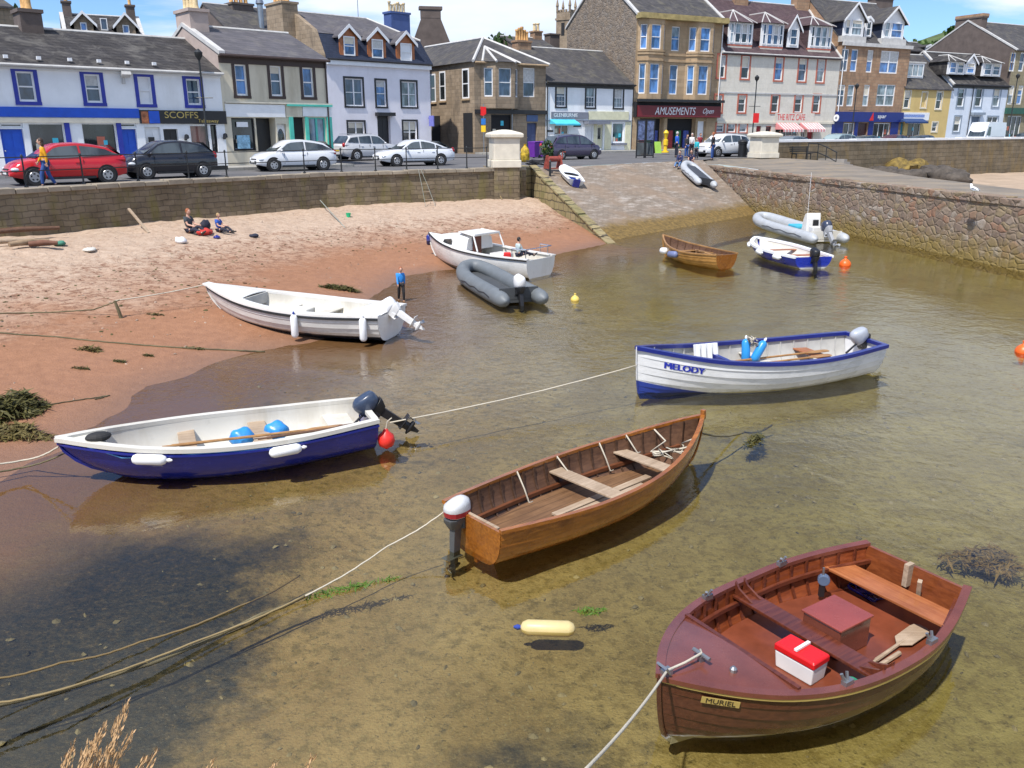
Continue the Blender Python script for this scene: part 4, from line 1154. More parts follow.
q = h.px(698, 108.5, 710, 114.5); text('Open', (q[3] - q[1]) * 1.2, M_white, sg, loc=(q[0], -.655, (q[1] + q[3]) / 2), rot=(R(90), 0, 0), shear=.5, sx=.9)
MB().b2((0, -.5, r[1] - .02), (W, -.004, zb_)).build('sign_box', M_dark, h.e)
for x0, x1 in ((640, 663.5), (667.5, 696)):
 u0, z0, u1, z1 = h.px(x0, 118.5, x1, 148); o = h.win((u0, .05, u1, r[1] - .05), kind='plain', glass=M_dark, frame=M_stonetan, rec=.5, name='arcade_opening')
 random.seed(int(x0))
 for k in range(3):
  uu = lerp(u0, u1, .2 + .28 * k); MB().b2((uu - .32, .38, .1), (uu + .32, .48, 1.75)).build('arcade_machine', mat('machine_' + ('red', 'green', 'blue')[k], ((.28, .02, .02), (.02, .16, .05), (.03, .05, .25))[k], .4, var=.5, vs=7), o)
u0, z0, u1, z1 = h.px(698, 121, 705, 146); h.door((u0, .03, u1, z1), M_white)
for x0, x1 in ((633, 639), (664, 667), (706, 714)):
 q = h.px(x0, 118, x1, 140); MB().b2((q[0], -.06, .02), (q[2], -.003, r[1] - .03)).build('stone_pier', M_stonetan, h.e)
zr = zat(h, 605, -26, 6.2)
h.walls(H, M_stonetan, zr - H, side=M_gable)
h.gable_roof(H, zr - H, M_slate, over=.2, end=.0, skew=(0.02, W - .02))
MB().b2((-.1, -.85, H - .35), (W + .02, -.003, H + .12)).build('cornice', mat('mossy_sandstone', (.33, .26, .11), .9, var=.3, vs=2), h.e)
h.downpipe(W - .1, 3, H - .4, M_white)
h = B7 = House('cafe_tenement', 'pale stone tenement with terracotta window surrounds, white dormers and a red lettered cafe sign', 'building', 715.5, 832, (h.end().xy, (math.sin(R(63)), math.cos(R(63)))), 11.0, py=140)
W, D = h.W, h.D
H = zat(h, 775, 54.5)
for i, (cx, w) in enumerate(((721.5, 10.3), (745.4, 10.3), (778.8, 10), (802.4, 10), (820.8, 9.5))):
 cy = 66.3 + (cx - 721) * .045; h.winpx(cx, cy, w, 26.2, sur=M_redsur, sw=.17)
 cx2, cy2 = cx - 3.2 - .3 * i, 104 + .0 * i
 h.winpx(cx2, cy2 - .2, w - .6, 20.5, sur=M_redsur, sw=.17, glass=M_glassd)
for cx in (720, 731.5, 743): h.winpx(cx, 128, 9.6, 11.5, sur=M_redsur, sw=.15)
h.board((0, zat(h, 775, 96 - 2.6) - .1, W, zat(h, 775, 96 - 2.6) + .05), M_lead, .06, 'string_course')
h.board((0, zat(h, 775, 122.5) - .12, W, zat(h, 775, 122.5) + .1), M_creamp, .10, 'shop_cornice')
q = h.px(777, 114.3, 812, 120.8); cs = MB().b2((q[0] - .3, -.07, q[1] - .12), (q[2] + .3, -.02, q[3] + .12)).build('cafe_sign', M_greywall, h.e)
text('THE RITZ CAFE', (q[3] - q[1]) * 1.32, M_red, cs, loc=(q[0], -.075, (q[1] + q[3]) / 2), rot=(R(90), 0, 0), sx=(q[2] - q[0]) / ((q[3] - q[1]) * 1.32 * 8.6))
M_strA = mat('pink_canvas', (.62, .24, .24), .8); M_strB = mat('pale_canvas', (.72, .60, .58), .8)
for x0, x1 in ((775.5, 796), (799.5, 818)):
 q = h.px(x0, 122.8, x1, 129.5); h.awning(q, 1.2, M_strA, .25, 'awning', M_strB)
for x0, x1 in ((776, 798), (802, 806)):
 u0, z0, u1, z1 = h.px(x0, 125, x1, 146); h.win((u0, .5, u1, z1), kind='multi', glass=M_glassd, name='cafe_window')
for x0, x1 in ((756.5, 761.5), (808, 814)):
 u0, z0, u1, z1 = h.px(x0, 126, x1, 146); h.door((u0, .03, u1, z1), mat('dark_red_door', (.30, .015, .02), .45))
u0, z0, u1, z1 = h.px(766, 126, 771.5, 136); h.win((u0, z0, u1, z1), kind='plain', glass=M_glassd, frame=M_redsur)
zr = zat(h, 760, 4, 5.5)
h.walls(H, M_greywall, zr - H)
h.gable_roof(H, zr - H, M_slatep, over=.25, end=0, skew=(.1, W - .1))
for cx, w, ya, yb, ap, kd in ((740.7, 24.5, 22.5, 44.5, 10, 'hip'), (772.5, 22.5, 23.5, 46.5, 12.5, 'hip'), (793.7, 11.5, 28, 47.5, 17.5, 'gable'), (821, 22.5, 26, 48.5, 16.5, 'hip')):
 yd = .35
 u = h.at(cx, 35, yd)[0]; ww = h.at(cx + w / 2, 35, yd)[0] - h.at(cx - w / 2, 35, yd)[0]
 z0, z1, zz = h.at(cx, yb, yd)[1], h.at(cx, ya, yd)[1], h.at(cx, ap, yd + 1)[1]
 o = h.dormer(u, ww, z0, z1, yd, zz, M_white, M_slatep, kd, [(.06, .2, .06, .96), (.25, .48, .06, .96), (.52, .75, .06, .96), (.8, .94, .06, .96)] if kd == 'hip' else [(.2, .8, .1, .95)], M_white, M_glass, .25, 3.6)
 if kd == 'hip':
  MB().b2((u - ww / 2, yd - .02, z0 - .16), (u + ww / 2, yd + .3, z0 - .003)).build('red_sill', M_redsur, o)
  MB().b2((u - ww / 2 + .02, yd + .0, H - .1), (u + ww / 2 - .02, yd + .3, z0 - .163)).build('apron', M_greywall, o)
h.gutter(H, M_lead, -.3)
for ux in (h.at(738, 8, 5.5)[0], h.at(800, 6, 5.5)[0]):
 h.chimney(ux, 5.5, zr - 1.0, zr + 1.9, 1.8, 1.0, M_stonebrown, 5, M_pot, .15, .8)
h = B8 = House('brown_tenement', 'brown sandstone tenement with tall white gabled dormers over a navy blue shopfront', 'building', 832, 899, (h.end().xy, (math.sin(R(63)), math.cos(R(63)))), 11.0, py=140)
W, D = h.W, h.D
H = zat(h, 870, 44.5)
for cx, w, k in ((844.8, 7, 'sash'), (854.2, 6.6, 'sash'), (869.8, 5.8, 'sash'), (889.3, 18, 'double')):
 h.winpx(cx, 60 + (cx - 844) * .05, w, 22.5, kind=k, glass=M_glassb, fw=.1)
 h.winpx(cx - 3.6, 95.5 - (0 if k != 'double' else .2), w, 21.5, kind=k, glass=M_glass, fw=.1)
r = h.px(830, 112, 898.5, 122); sg = h.board((.05, r[1], W - .05, r[3]), M_shopnavy, .25, 'shop_sign')
u, z = h.at(870, 117); hgt = r[3] - r[1]
MB().prism([(u - hgt * .34, -.262, r[1] + hgt * .14), (u + hgt * .26, -.262, r[1] + hgt * .14), (u + hgt * .16, -.262, r[3] - hgt * .04)], (0, -.02, 0)).build('red_emblem', M_red, sg)
q = h.px(876, 114.8, 886.5, 118.2); text('spar', (q[3] - q[1]) * 1.7, M_white, sg, loc=(q[0], -.265, (q[1] + q[3]) / 2), rot=(R(90), 0, 0), sx=(q[2] - q[0]) / ((q[3] - q[1]) * 1.7 * 2.1))
for x0, x1 in ((844, 854.5), (874, 890)):
 u0, z0, u1, z1 = h.px(x0, 123.5, x1, 146); h.win((u0, .5, u1, r[1] - .12), kind='multi', glass=M_glassd, name='shop_window', rec=.1)
u0, z0, u1, z1 = h.px(858.5, 124, 868, 146); h.door((u0, .03, u1, r[1] - .12), mat('dark_glass_door', (.06, .02, .02), .3), panel=False)
for x0, x1 in ((832.2, 843), (855, 858), (868.6, 873.4), (891, 898.4)):
 q = h.px(x0, 123, x1, 140); MB().b2((q[0], -.07, .02), (min(W, q[2]), -.003, r[1] - .01)).build('navy_pilaster', M_shopnavy, h.e)
u, z = h.at(832.5, 118); MB().cyl((u, -.5, z), (u + .05, -.5, z), .36, n=16).build('round_sign', M_white, h.e); MB().cyl((u - .012, -.5, z), (u - .004, -.5, z), .15, n=12).tube([(u + .02, -.14, z), (u + .02, -.004, z)], .02).build('sign_centre', M_greysign, h.e)
zr = zat(h, 850, 3, 5.5)
h.walls(H, M_stonebrown, zr - H)
h.gable_roof(H, zr - H, M_slate, over=.2, end=0)
MB().b2((-.02, -.3, H - .25), (W + .02, -.003, H + .1)).build('cornice', M_lead, h.e)
for cx, w, ya, yb, ap in ((853.5, 20, 18.5, 36.5, 3), (893.5, 21, 21.5, 39, 7)):
 yd = .15; u = h.at(cx, 30, yd)[0]; ww = h.at(cx + w / 2, 30, yd)[0] - h.at(cx - w / 2, 30, yd)[0]
 z0, z1, zz = h.at(cx, yb, yd)[1], h.at(cx, ya, yd)[1], h.at(cx, ap, yd)[1]
 o = h.dormer(u, ww, z0, z1, yd, zz, M_white, M_slate, 'gable', [(.08, .3, .06, .94), (.38, .9, .06, .94)], M_white, M_glass, .35, 4.6, M_slaten)
 MB().b2((u - ww / 2 - .3, yd - .25, H + .11), (u + ww / 2 + .3, yd + .3, z0 - .003)).build('lead_apron', M_lead, o)
yd = .5; u = h.at(868.3, 30, yd)[0]; h.dormer(u, 1.05, h.at(868, 37, yd)[1], h.at(868, 20.5, yd)[1], yd, h.at(868, 17, yd)[1], M_white, M_lead, 'gable', [(.16, .84, .05, .95)], M_white, M_glass, .1, 3)
h.downpipe(.35, 3, H - .3, M_white)
h.chimney(h.at(880, 5, 6.5)[0], 6.5, zr - 1, h.at(880, 0, 6.5)[1], 3.0, 1.1, M_harl, 5, M_pot, .15, .9)
h = B9 = House('yellow_house', 'low yellow house with white window surrounds and a long glazed dormer', 'building', 899, 946, (h.end().xy, (math.sin(R(63)), math.cos(R(63)))), 9.0, py=130)
W, D = h.W, h.D
H = zat(h, 923, 88)
for cx, cy, w, hh, g in ((907.2, 99.5, 7, 19.5, M_glassd), (924, 100, 6.5, 18, M_yellowwall), (939, 100.5, 7, 19.5, M_glassd)):
 h.winpx(cx, cy, w, hh, sur=M_creamp, sw=.13, glass=g, kind='sash' if g is M_glassd else 'plain', frame=M_white if g is M_glassd else M_creamp)
h.winpx(934.5, 127, 6.6, 11.5, sur=M_creamp, sw=.13, glass=M_glassd)
r = h.px(897.5, 112.5, 929, 120.3); sg = h.board((.05, r[1], r[2], r[3]), M_white, .1, 'shop_sign')
q = h.px(901, 114.4, 924, 117.4); MB().b2((q[0], -.108, q[1]), (q[2], -.104, q[3])).build('blue_letter_band', mat('pale_blue_lettering', (.22, .30, .58), .5, var=.5, vs=9), sg)
q = h.px(899, 118.5, 922, 122); h.awning(q, .9, mat('dark_blue_canvas', (.02, .05, .15), .8), .15)
u0, z0, u1, z1 = h.px(899.5, 122.5, 904.5, 140); h.door((u0, .03, u1, z1), mat('teal_door', (.02, .22, .35), .5))
u0, z0, u1, z1 = h.px(908.5, 123, 921, 138); h.win((u0, .6, u1, z1), kind='multi', glass=M_glassd, name='shop_window')
zr = zat(h, 930, 57, 4.5)
h.walls(H, M_yellowwall, zr - H)
h.gable_roof(H, zr - H, M_slate, over=.25, end=.05)
yd = 1.0; u = h.at(912.5, 70, yd)[0]; ww = h.at(924, 70, yd)[0] - h.at(901, 70, yd)[0]
h.dormer(u, ww, h.at(912, 78, yd)[1], h.at(912, 63, yd)[1], yd, 0, M_white, M_lead, 'flat', [(.04, .96, .1, .94)], M_white, M_glassl, .12, 2.5, None, 'multi')
h = B10 = House('pale_house', 'pale blue and white house with grey window surrounds and white dormers', 'building', 946, 1001.5, (h.end().xy, (math.sin(R(63)), math.cos(R(63)))), 9.0, py=130)
W, D = h.W, h.D
H = zat(h, 978, 85)
M_greysur = mat('blue_grey_surround', (.25, .30, .36), .6)
for cx, w in ((961, 8.4), (978.8, 8.4), (996.5, 8.4)): h.winpx(cx, 97.5, w, 21.5, sur=M_greysur, sw=.2, glass=M_glass)
h.winpx(957, 124, 8, 18, sur=M_greysur, sw=.16, glass=M_glassd); h.winpx(992, 123, 12, 15, sur=M_greysur, sw=.16, glass=M_glassd, kind='double')
u0, z0, u1, z1 = h.px(972, 116.5, 980.5, 138); h.door((u0, .03, u1, z1), mat('grey_blue_door', (.12, .16, .22), .5))
q = h.px(970.5, 112.5, 982.5, 115); MB().b2((q[0], -.45, q[1]), (q[2], -.003, q[3])).build('door_canopy', M_greysur, h.e)
h.downpipe(h.at(971.5, 100)[0], 0, H - .1, M_black)
zr = zat(h, 960, 55, 4.5)
h.walls(H, M_bluewall, zr - H)
h.gable_roof(H, zr - H, M_slateb, over=.25, end=.1, skew=(0,))
h.gutter(H, M_black, -.3, band=M_black)
for cx, w, ya, yb, ap, kd in ((956.5, 17, 61.5, 74.5, 54.5, 'hip'), (970.5, 10.5, 62.5, 74.5, 55.5, 'gable'), (992, 19, 63, 76.5, 56, 'hip')):
 yd = .3; u = h.at(cx, 68, yd)[0]; ww = h.at(cx + w / 2, 68, yd)[0] - h.at(cx - w / 2, 68, yd)[0]
 h.dormer(u, ww, h.at(cx, yb, yd)[1], h.at(cx, ya, yd)[1], yd, h.at(cx, ap, yd + .6)[1], M_white, M_slateb, kd, [(.1, .45, .08, .94), (.55, .9, .08, .94)] if kd == 'hip' else [(.16, .84, .08, .94)], M_white, M_glass, .2, 2.6)
h = B11 = House('grey_tenement', 'tall grey brown tenement with a broad blank gable, at the right end of the seafront', 'building', 1001.5, 1140, (h.end().xy, (math.sin(R(63)), math.cos(R(63)))), 13.5, py=130)
W, D = h.W, h.D
H = zat(h, 1012, 49.5)
M_olive = brickmat('olive_sandstone', (.28, .245, .16), (.33, .29, .19), (.2, .17, .12), .8, .34, .01, .9, .3, (.16, .14, .09), .4)
for cx in (1013, 1022, 1045, 1056): h.winpx(cx, 62, 5, 19, glass=M_glass, fw=.12); h.winpx(cx - 2, 95, 5, 19, glass=M_glass, fw=.12)
h.board((0, zat(h, 1015, 114), W, zat(h, 1015, 108)), mat('bottle_green_fascia', (.02, .09, .06), .5), .3, 'shop_fascia')
u0, z0, u1, z1 = h.px(1008, 116, 1022, 140); h.win((u0, .5, u1, z1), kind='multi', glass=M_glassd, name='shop_window')
zr = zat(h, 968, 22, 6.75)
h.walls(H, M_olive, zr - H, side=M_harl)
h.gable_roof(H, zr - H, M_slate, over=.3, end=0, skew=(.1,))
h.chimney(.6, 6.75, zr - 1.5, h.at(968, 19, 6.75)[1], 1.1, 3.6, M_harl, 0)
c = h.at(968, 19, 6.75)[1]; MB().b2((0, 4.85, c + .165), (1.25, 8.65, c + .5)).build('chimney_cope', M_stonebrown, h.e)
h.chimney(W * .45, 6.75, zr - 1, zr + 1.8, 2.4, 1.1, M_harl, 4, M_pot, .16, .8)
def pavement(hs, w=2.6):
 pts = []
 for a in hs:
  n = Vector((a.d.y, -a.d.x, 0))
  pts += [(a.o, n), (a.end(), n)]
 b = MB()
 outer = [p + n * w for p, n in pts]; inner = [p - n * .05 for p, n in pts]
 rings = [[Vector((i.x, i.y, ZS - .05)), Vector((i.x, i.y, ZB)), Vector((o.x, o.y, ZB)), Vector((o.x, o.y, ZS - .05))] for i, o in zip(inner, outer)]
 b.loft(rings)
 struct(b.build('pavement', M_pave))
pavement([B1, B2], 2.4); pavement([B3], 2.0); pavement([B4, B5, B6, B7, B8, B9, B10, B11])
def simple_house(name, label, px0, px1, Y, deg, D, ye, yr, m, rm, z_mid=None, gable_front=False, cat='building', pyc=60):
 p = hit((px0 + px1) / 2, pyc, Vector((0, Y, 0)), Vector((0, 1, 0)))
 a = R(deg)
 hh = House(name, label, cat, px0, px1, ((p.x, p.y), (math.sin(a), math.cos(a))), D, py=pyc, zb=ZS)
 H_ = hh.at((px0 + px1) / 2, ye)[1]; rz = hh.at((px0 + px1) / 2, yr, D / 2)[1]
 return hh, H_, rz
hh, H, zr = simple_house('twin_dormer_house', 'slate roofed house with two stone dormers, seen over the ridge of the white cottage', 66, 144, 78, 62, 8, 40, 17.5, M_stonecorner, M_slateb, pyc=38)
hh.walls(H, M_stonecorner, zr - H); hh.gable_roof(H, zr - H, M_slateb, over=.2, skew=(0, hh.W))
for cx, ya, yb, ap in ((84, 22, 33.5, 12.5), (126, 24.5, 36, 14)):
 u = hh.at(cx, 28, .3)[0]; w = hh.at(cx + 9.5, 28, .3)[0] - hh.at(cx - 9.5, 28, .3)[0]
 hh.dormer(u, w, hh.at(cx, yb, .3)[1], hh.at(cx, ya, .3)[1], .3, hh.at(cx, ap, .3)[1], M_stonecorner, M_slateb, 'gable', [(.32, .66, .2, .95)], M_white, M_glassb, .3, 3, None, 'plain')
hh.win((hh.at(100, 22, 1.5)[0], H + .9, hh.at(107, 22, 1.5)[0], H + 1.9), hole=False, off=(0, 1.2, 0), kind='plain', name='skylight')
for u in (.5, hh.W - .5): hh.chimney(u, 4, zr - .5, zr + 1.0, .7, .9, M_harl, 1, M_pot, .16, .8)
hh, H, zr = simple_house('roughcast_building', 'tall roughcast building, its end wall showing at the top left corner', -40, 14, 62, 48, 7, 6, 0, M_harl, M_slate, pyc=20)
hh.walls(H, M_stonecorner, 0); hh.gable_roof(H, 1.0, M_slate, over=.3)
hh, H, zr = simple_house('backstreet_house', 'dark roofed house with a large square chimney behind the cream shop building', 226, 330, 76, 48, 8, 33, 12, M_harl, M_slate, pyc=30)
hh.walls(H, M_harl, zr - H); hh.gable_roof(H, zr - H, M_slate, over=.2)
u, z = hh.at(240, 20, 4); hh.chimney(u, 4, zr - 3, hh.at(240, 6, 4)[1], 1.9, 1.6, M_harl, 4, M_pot, .2, .8)
fl_ = MB(); u, z = hh.at(261, 20, .5); fl_.tube([(u, .5, z - 4), (u, .5, hh.at(261, 5, .5)[1])], .24, 10); fl_.lathe([(.24, 0), (.34, .1), (.3, .35), (.1, .45)], (u, .5, hh.at(261, 5, .5)[1]), 10); fl_.build('flue_pipe', M_steel, hh.e, smooth=True)
hh.win((hh.at(309, 12, 3)[0], zr - 1.3, hh.at(322, 12, 3)[0], zr - .4), hole=False, off=(0, 2.4, 0), kind='plain', name='skylight', glass=M_glassl)
hh, H, zr = simple_house('brown_gabled_house', 'plain brown roughcast gable with a broad chimney behind the mansard house', 411, 452, 92, 80, 10, 48, 20, M_harl, M_slate, pyc=40)
W = hh.W
gb = MB(); Hs = hh.at(431, 47)[1]; Ha = hh.at(431, 19)[1]
gb.prism([(0, 0, -1), (W, 0, -1), (W, 0, Hs), (W * .74, 0, Ha), (W * .74, 0, Ha + .1), (W * .26, 0, Ha + .1), (W * .26, 0, Ha), (0, 0, Hs)], (0, .6, 0)); gb.build('gable_wall', M_harl, hh.e)
ck = MB(); zt = hh.at(431, 9.5)[1]; ck.b2((W * .26, -.02, Ha + .1), (W * .74, .9, zt)); ck.b2((W * .22, -.1, zt + .002), (W * .78, 1.0, zt + .3)); ck.build('chimney', M_harl, hh.e)
rf = MB(); rf.prism([(0, .6, Hs), (W / 2, .6, lerp(Hs, Ha, 1.25)), (W, .6, Hs)], (0, 12, 0)); rf.build('roof', M_slate, hh.e)
hh, H, zr = simple_house('slated_back_house', 'slate roofed house with a brown chimney stack behind the white shop house', 522, 562, 94, 57, 8, 52, 40, M_harl, M_slate, pyc=48)
hh.walls(H, M_harl, zr - H); hh.gable_roof(H, zr - H, M_slate, over=.2)
u, z = hh.at(536, 40, 4); hh.chimney(u, 4, zr - 1, zr + .7, 1.0, .9, M_stonebrown, 2, M_potpale, .2, .7)
u, z = hh.at(552, 40, 4); hh.chimney(u, 4, zr - 1.5, hh.at(552, 35.5, 4)[1], 1.3, 1.1, M_harl, 0)
c0 = hit(566, 30, Vector((0, 150, 0)), Vector((0, 1, 0)))
ct = thing('church_tower', 'square pale stone church tower with corner pinnacles above the rooftops', 'church tower', (c0.x, 150, ZS), R(-28))
tw = 2.5; tz = hit(566, 13, Vector((0, 150, 0)), Vector((0, 1, 0))).z - ZS
b = MB(); b.b2((-tw / 2, -tw / 2, 0), (tw / 2, tw / 2, tz)); b.b2((-tw / 2 - .15, -tw / 2 - .15, tz - 1.2), (tw / 2 + .15, tw / 2 + .15, tz - .9)); b.build('tower', M_stonecorner, ct)
pn_ = MB()
for sx in (-1, 1):
 for sy in (-1, 1):
  pn_.lathe([(.22, 0), (.22, .9), (.3, .95), (.02, 2.2)], (sx * tw * .45, sy * tw * .45, tz + .002), 6)
for k in range(4):
 a = k * PI / 2
 for j in (-.5, 0, .5): pn_.box((math.cos(a) * tw * .45 - math.sin(a) * j, math.sin(a) * tw * .45 + math.cos(a) * j, tz + .22), (.3, .3, .4), (0, 0, a))
pn_.build('pinnacles', M_stonecorner, ct)
MB().b2((-.3, -tw / 2 - .03, tz - 3.6), (.3, -tw / 2 - .004, tz - 1.6)).build('louvre', M_dark, ct)
hh, H, zr = simple_house('hillside_house', 'small slate roofed house with a white dormer beneath the green hill', 905, 940, 125, 63, 8, 52, 44, M_harl, M_slateb, pyc=50)
hh.walls(H, M_harl, zr - H); hh.gable_roof(H, zr - H, M_slateb, over=.2)
u = hh.at(929, 48, .5)[0]; hh.dormer(u, 1.4, hh.at(929, 52, .5)[1], hh.at(929, 47, .5)[1], .5, hh.at(929, 45, .5)[1], M_white, M_slateb, 'gable', None, M_white, M_glass, .2, 2)
def leafmat(name, c1, c2):
 k = NT(name)
 f = k.noise(k.coord(), 1.3, 4, .6)
 oi = k.n('ShaderNodeNewGeometry').outputs['Random Per Island']
 c = k.mix(c1, c2, k.math('MULTIPLY', k.math('ADD', f, oi), .5))
 k.bsdf(c, .6, 0, None, .3)
 return k.m
M_leaf = leafmat('green_leaves', (.035, .07, .015), (.10, .17, .04))
M_leafd = leafmat('dark_leaves', (.02, .04, .012), (.06, .11, .03))
M_bark = mat('bark', (.09, .07, .05), .9, var=.3, bump=.6)
def crown_mesh(blobs, n, s, seed):
 rnd = random.Random(seed); b = MB()
 tot = sum(x[3] ** 2 for x in blobs)
 for cx, cy, cz, r, fz in blobs:
  for _ in range(int(n * r * r / tot)):
   u = rnd.uniform(-1, 1); a = rnd.uniform(0, 2 * PI); q = math.sqrt(1 - u * u); rr = r * rnd.uniform(.55, 1.08)
   p = Vector((cx + rr * q * math.cos(a), cy + rr * q * math.sin(a), cz + rr * u * fz))
   m = Euler((rnd.uniform(0, 6), rnd.uniform(0, 6), rnd.uniform(0, 6))).to_matrix(); k = s * rnd.uniform(.6, 1.3)
   b.add([p + m @ Vector((-k, -k * .55, 0)), p + m @ Vector((k * .2, -k * .7, k * .2)), p + m @ Vector((k, 0, 0)), p + m @ Vector((k * .1, k * .7, -k * .2))], [(0, 1, 2, 3)])
 return b
def tree(label, px, ytop, Y, h, r, seed, m=None):
 top = hit(px, ytop, Vector((0, Y, 0)), Vector((0, 1, 0)))
 e = thing('tree', label, 'tree', (top.x, Y, ZS), 0, 'trees behind the roofs')
 H_ = top.z - ZS
 rnd = random.Random(seed); t = MB()
 t.tube([(0, 0, 0), (.1, 0, H_ * .3), (.0, .1, H_ * .6), (.1, 0, H_ * .85)], [.35, .28, .2, .06], 8)
 bl = []
 for k in range(7):
  a = rnd.uniform(0, 2 * PI); q = r * rnd.uniform(.3, .75); zz = H_ - r * rnd.uniform(.5, 1.6)
  if k == 0: q, zz = 0, H_ - r * .5
  bl.append((q * math.cos(a), q * math.sin(a), zz, r * rnd.uniform(.4, .55), .8))
  t.tube([(0, 0, H_ * .45), (q * math.cos(a) * .6, q * math.sin(a) * .6, zz - .4), (q * math.cos(a), q * math.sin(a), zz)], [.12, .08, .03], 5)
 t.build('trunk', M_bark, e, smooth=True)
 crown_mesh(bl, 1300, .28, seed).build('crown', m or M_leaf, e)
 return e
tree('dark green tree beside the roughcast building at the top left', 17, 3, 70, 8, 3.0, 3, M_leafd)
tree('small round tree top showing between chimneys above the cream shop', 219, 21, 86, 8, 2.0, 4)
tree('tree top showing behind the roof of the stone corner building', 505, 33, 98, 8, 2.8, 5, M_leafd)
hp = hit(948, 30, Vector((0, 190, 0)), Vector((0, 1, 0)))
def hill_z(X, Y):
 d = np.hypot((X - hp.x - 14) / 46, (Y - 205) / 50)
 return ZS - .5 + (hp.z - ZS + 3) * np.clip(1 - d ** 1.6, 0, 1) + (vnoise(X, Y, .12, 21) - .5) * 2 * np.clip(1 - d, 0, 1)
grid_mesh('hill', np.arange(hp.x - 40, hp.x + 70, 3), np.arange(150, 270, 3), hill_z, mat('hill_grass', (.07, .10, .03), .95, var=.4, vs=.3))
rnd = random.Random(12); bl = []
for k in range(60):
 px_ = rnd.uniform(905, 975); Yk = rnd.uniform(160, 200)
 x = (px_ - 512) / 880 * Yk; z = float(hill_z(np.array([x]), np.array([Yk]))[0])
 bl.append((x, Yk, z + .4, rnd.uniform(1.0, 2.2), .7))
sc = crown_mesh(bl, 5000, .5, 3).build('hillside_scrub', M_leaf); sc['kind'] = 'stuff'
class Boat:
 """local x runs from the transom (0) to the stem (L); y to port; z up from the water"""
 def __init__(s, name, label, stern, bow, B, tw=.7, tm=.42, bp=2.6, sheer=None, keel=None, rake=.35, group='small boats in the harbour', z=0.0, sec=(.72, 1.0), sec_bow=(1.15, .85), pitch=0.0, roll=0.0, L=None, cat='boat', trake=.06):
  d = bow - stern; d.z = 0
  s.L = L or d.length; s.B = B; s.tw, s.tm, s.bp = tw, tm, bp
  s.sh = sheer; s.kl = keel; s.rake = rake; s.sec, s.secb = sec, sec_bow; s.trake = trake
  s.e = thing(name, label, cat, (stern.x, stern.y, z), 0, group, rot=(roll, -pitch, math.atan2(d.y, d.x)))
  s.m = mw(s.e)
 def half(s, t):
  if t <= s.tm:
   u = t / s.tm
   return s.B / 2 * (s.tw + (1 - s.tw) * math.sin(u * PI / 2))
  u = (t - s.tm) / (1 - s.tm)
  return s.B / 2 * max(0, 1 - u ** s.bp)
 def pt(s, t, q, off=0.0, side=1):
  """q: 0 keel .. 1 sheer; off: outward offset"""
  b = s.half(t); zs, zk = smooth(s.sh, t), smooth(s.kl, t)
  w = max(0, (t - .45) / .55) ** 1.3
  a = lerp(s.sec[0], s.secb[0], w); c = lerp(s.sec[1], s.secb[1], w)
  th = q * PI / 2
  y = b * math.sin(th) ** a; z = zk + (zs - zk) * (1 - math.cos(th)) ** c
  x = s.L * t - s.rake * (1 - q) ** 1.6 * max(0, (t - .4) / .6) ** 3 + s.trake * (1 - q) * (1 - t) ** 6
  k = min(1, b / .12)
  return Vector((x, side * (y + off * math.cos((1 - q) * PI / 3) * k), z - off * (1 - q) * .6))
 def inner(s, t, q, th=.022, side=1):
  b = s.half(t)
  p = s.pt(t, q, 0, side)
  y = max(0, abs(p.y) - th)
  return Vector((p.x - (th if t > .9 else 0), side * y, p.z + th * (1 - q)))
 def inner_half(s, t, z, th=.03):
  best = 0
  for i in range(41):
   p = s.inner(t, i / 40, th)
   if p.z >= z: return abs(p.y)
   best = abs(p.y)
  return best
 def w(s, p): return s.m @ Vector(p)
 def loc(s, px, py, z):
  """local point seen at that pixel at local height z (boats lie level)"""
  return s.m.inverted() @ P(px, py, z + s.e.location.z)
 def hull(s, mats, strakes=0, lap=.012, mif=None, nt=30, name='hull', sub=10):
  b = MB(); qs = []
  if strakes:
   for k in range(strakes):
    q0, q1 = k / strakes, (k + 1) / strakes
    qs += [(q0, lap if k else 0), (q1 - .002, 0)]
  else: qs = [(i / sub, 0) for i in range(sub + 1)]
  ts = [1 - (1 - i / nt) ** 1.15 for i in range(nt + 1)]
  for side in (1, -1):
   b.loft([[s.pt(t, q, o, side) for q, o in qs] for t in ts], False, False, 0, mif)
  b.rect_sweep([s.pt(t, 0) - Vector((0, 0, .02)) for t in ts], .05, .07)
  b.rect_sweep([s.pt(1, q) + Vector((.012, 0, 0)) for q in (0, .2, .4, .6, .8, 1)], .05, .05)
  return b.build(name, mats, s.e, smooth=28)
 def transom(s, m, th=.035, arch=.0, name='transom'):
  pts = [s.pt(0, i / 12, 0, 1) for i in range(12, -1, -1)] + [s.pt(0, i / 12, 0, -1) for i in range(1, 13)]
  n = 7
  top = [Vector((pts[-1].x, lerp(pts[-1].y, pts[0].y, k / n), pts[-1].z + arch * math.sin(PI * k / n))) for k in range(1, n)]
  pts = pts + top
  b = MB(); b.prism([p + Vector((-.004, 0, 0)) for p in pts], (th, 0, 0))
  return b.build(name, m, s.e)
 def inside(s, m, t0=.0, t1=.985, th=.022, nt=26, name='inner_planking', q0=0, mats=None):
  b = MB()
  for side in (1, -1):
   b.loft([[s.inner(lerp(t0, t1, i / nt), lerp(q0, 1, j / 10), th, side) for j in range(11)] for i in range(nt + 1)], False, False)
  return b.build(name, m, s.e, smooth=40)
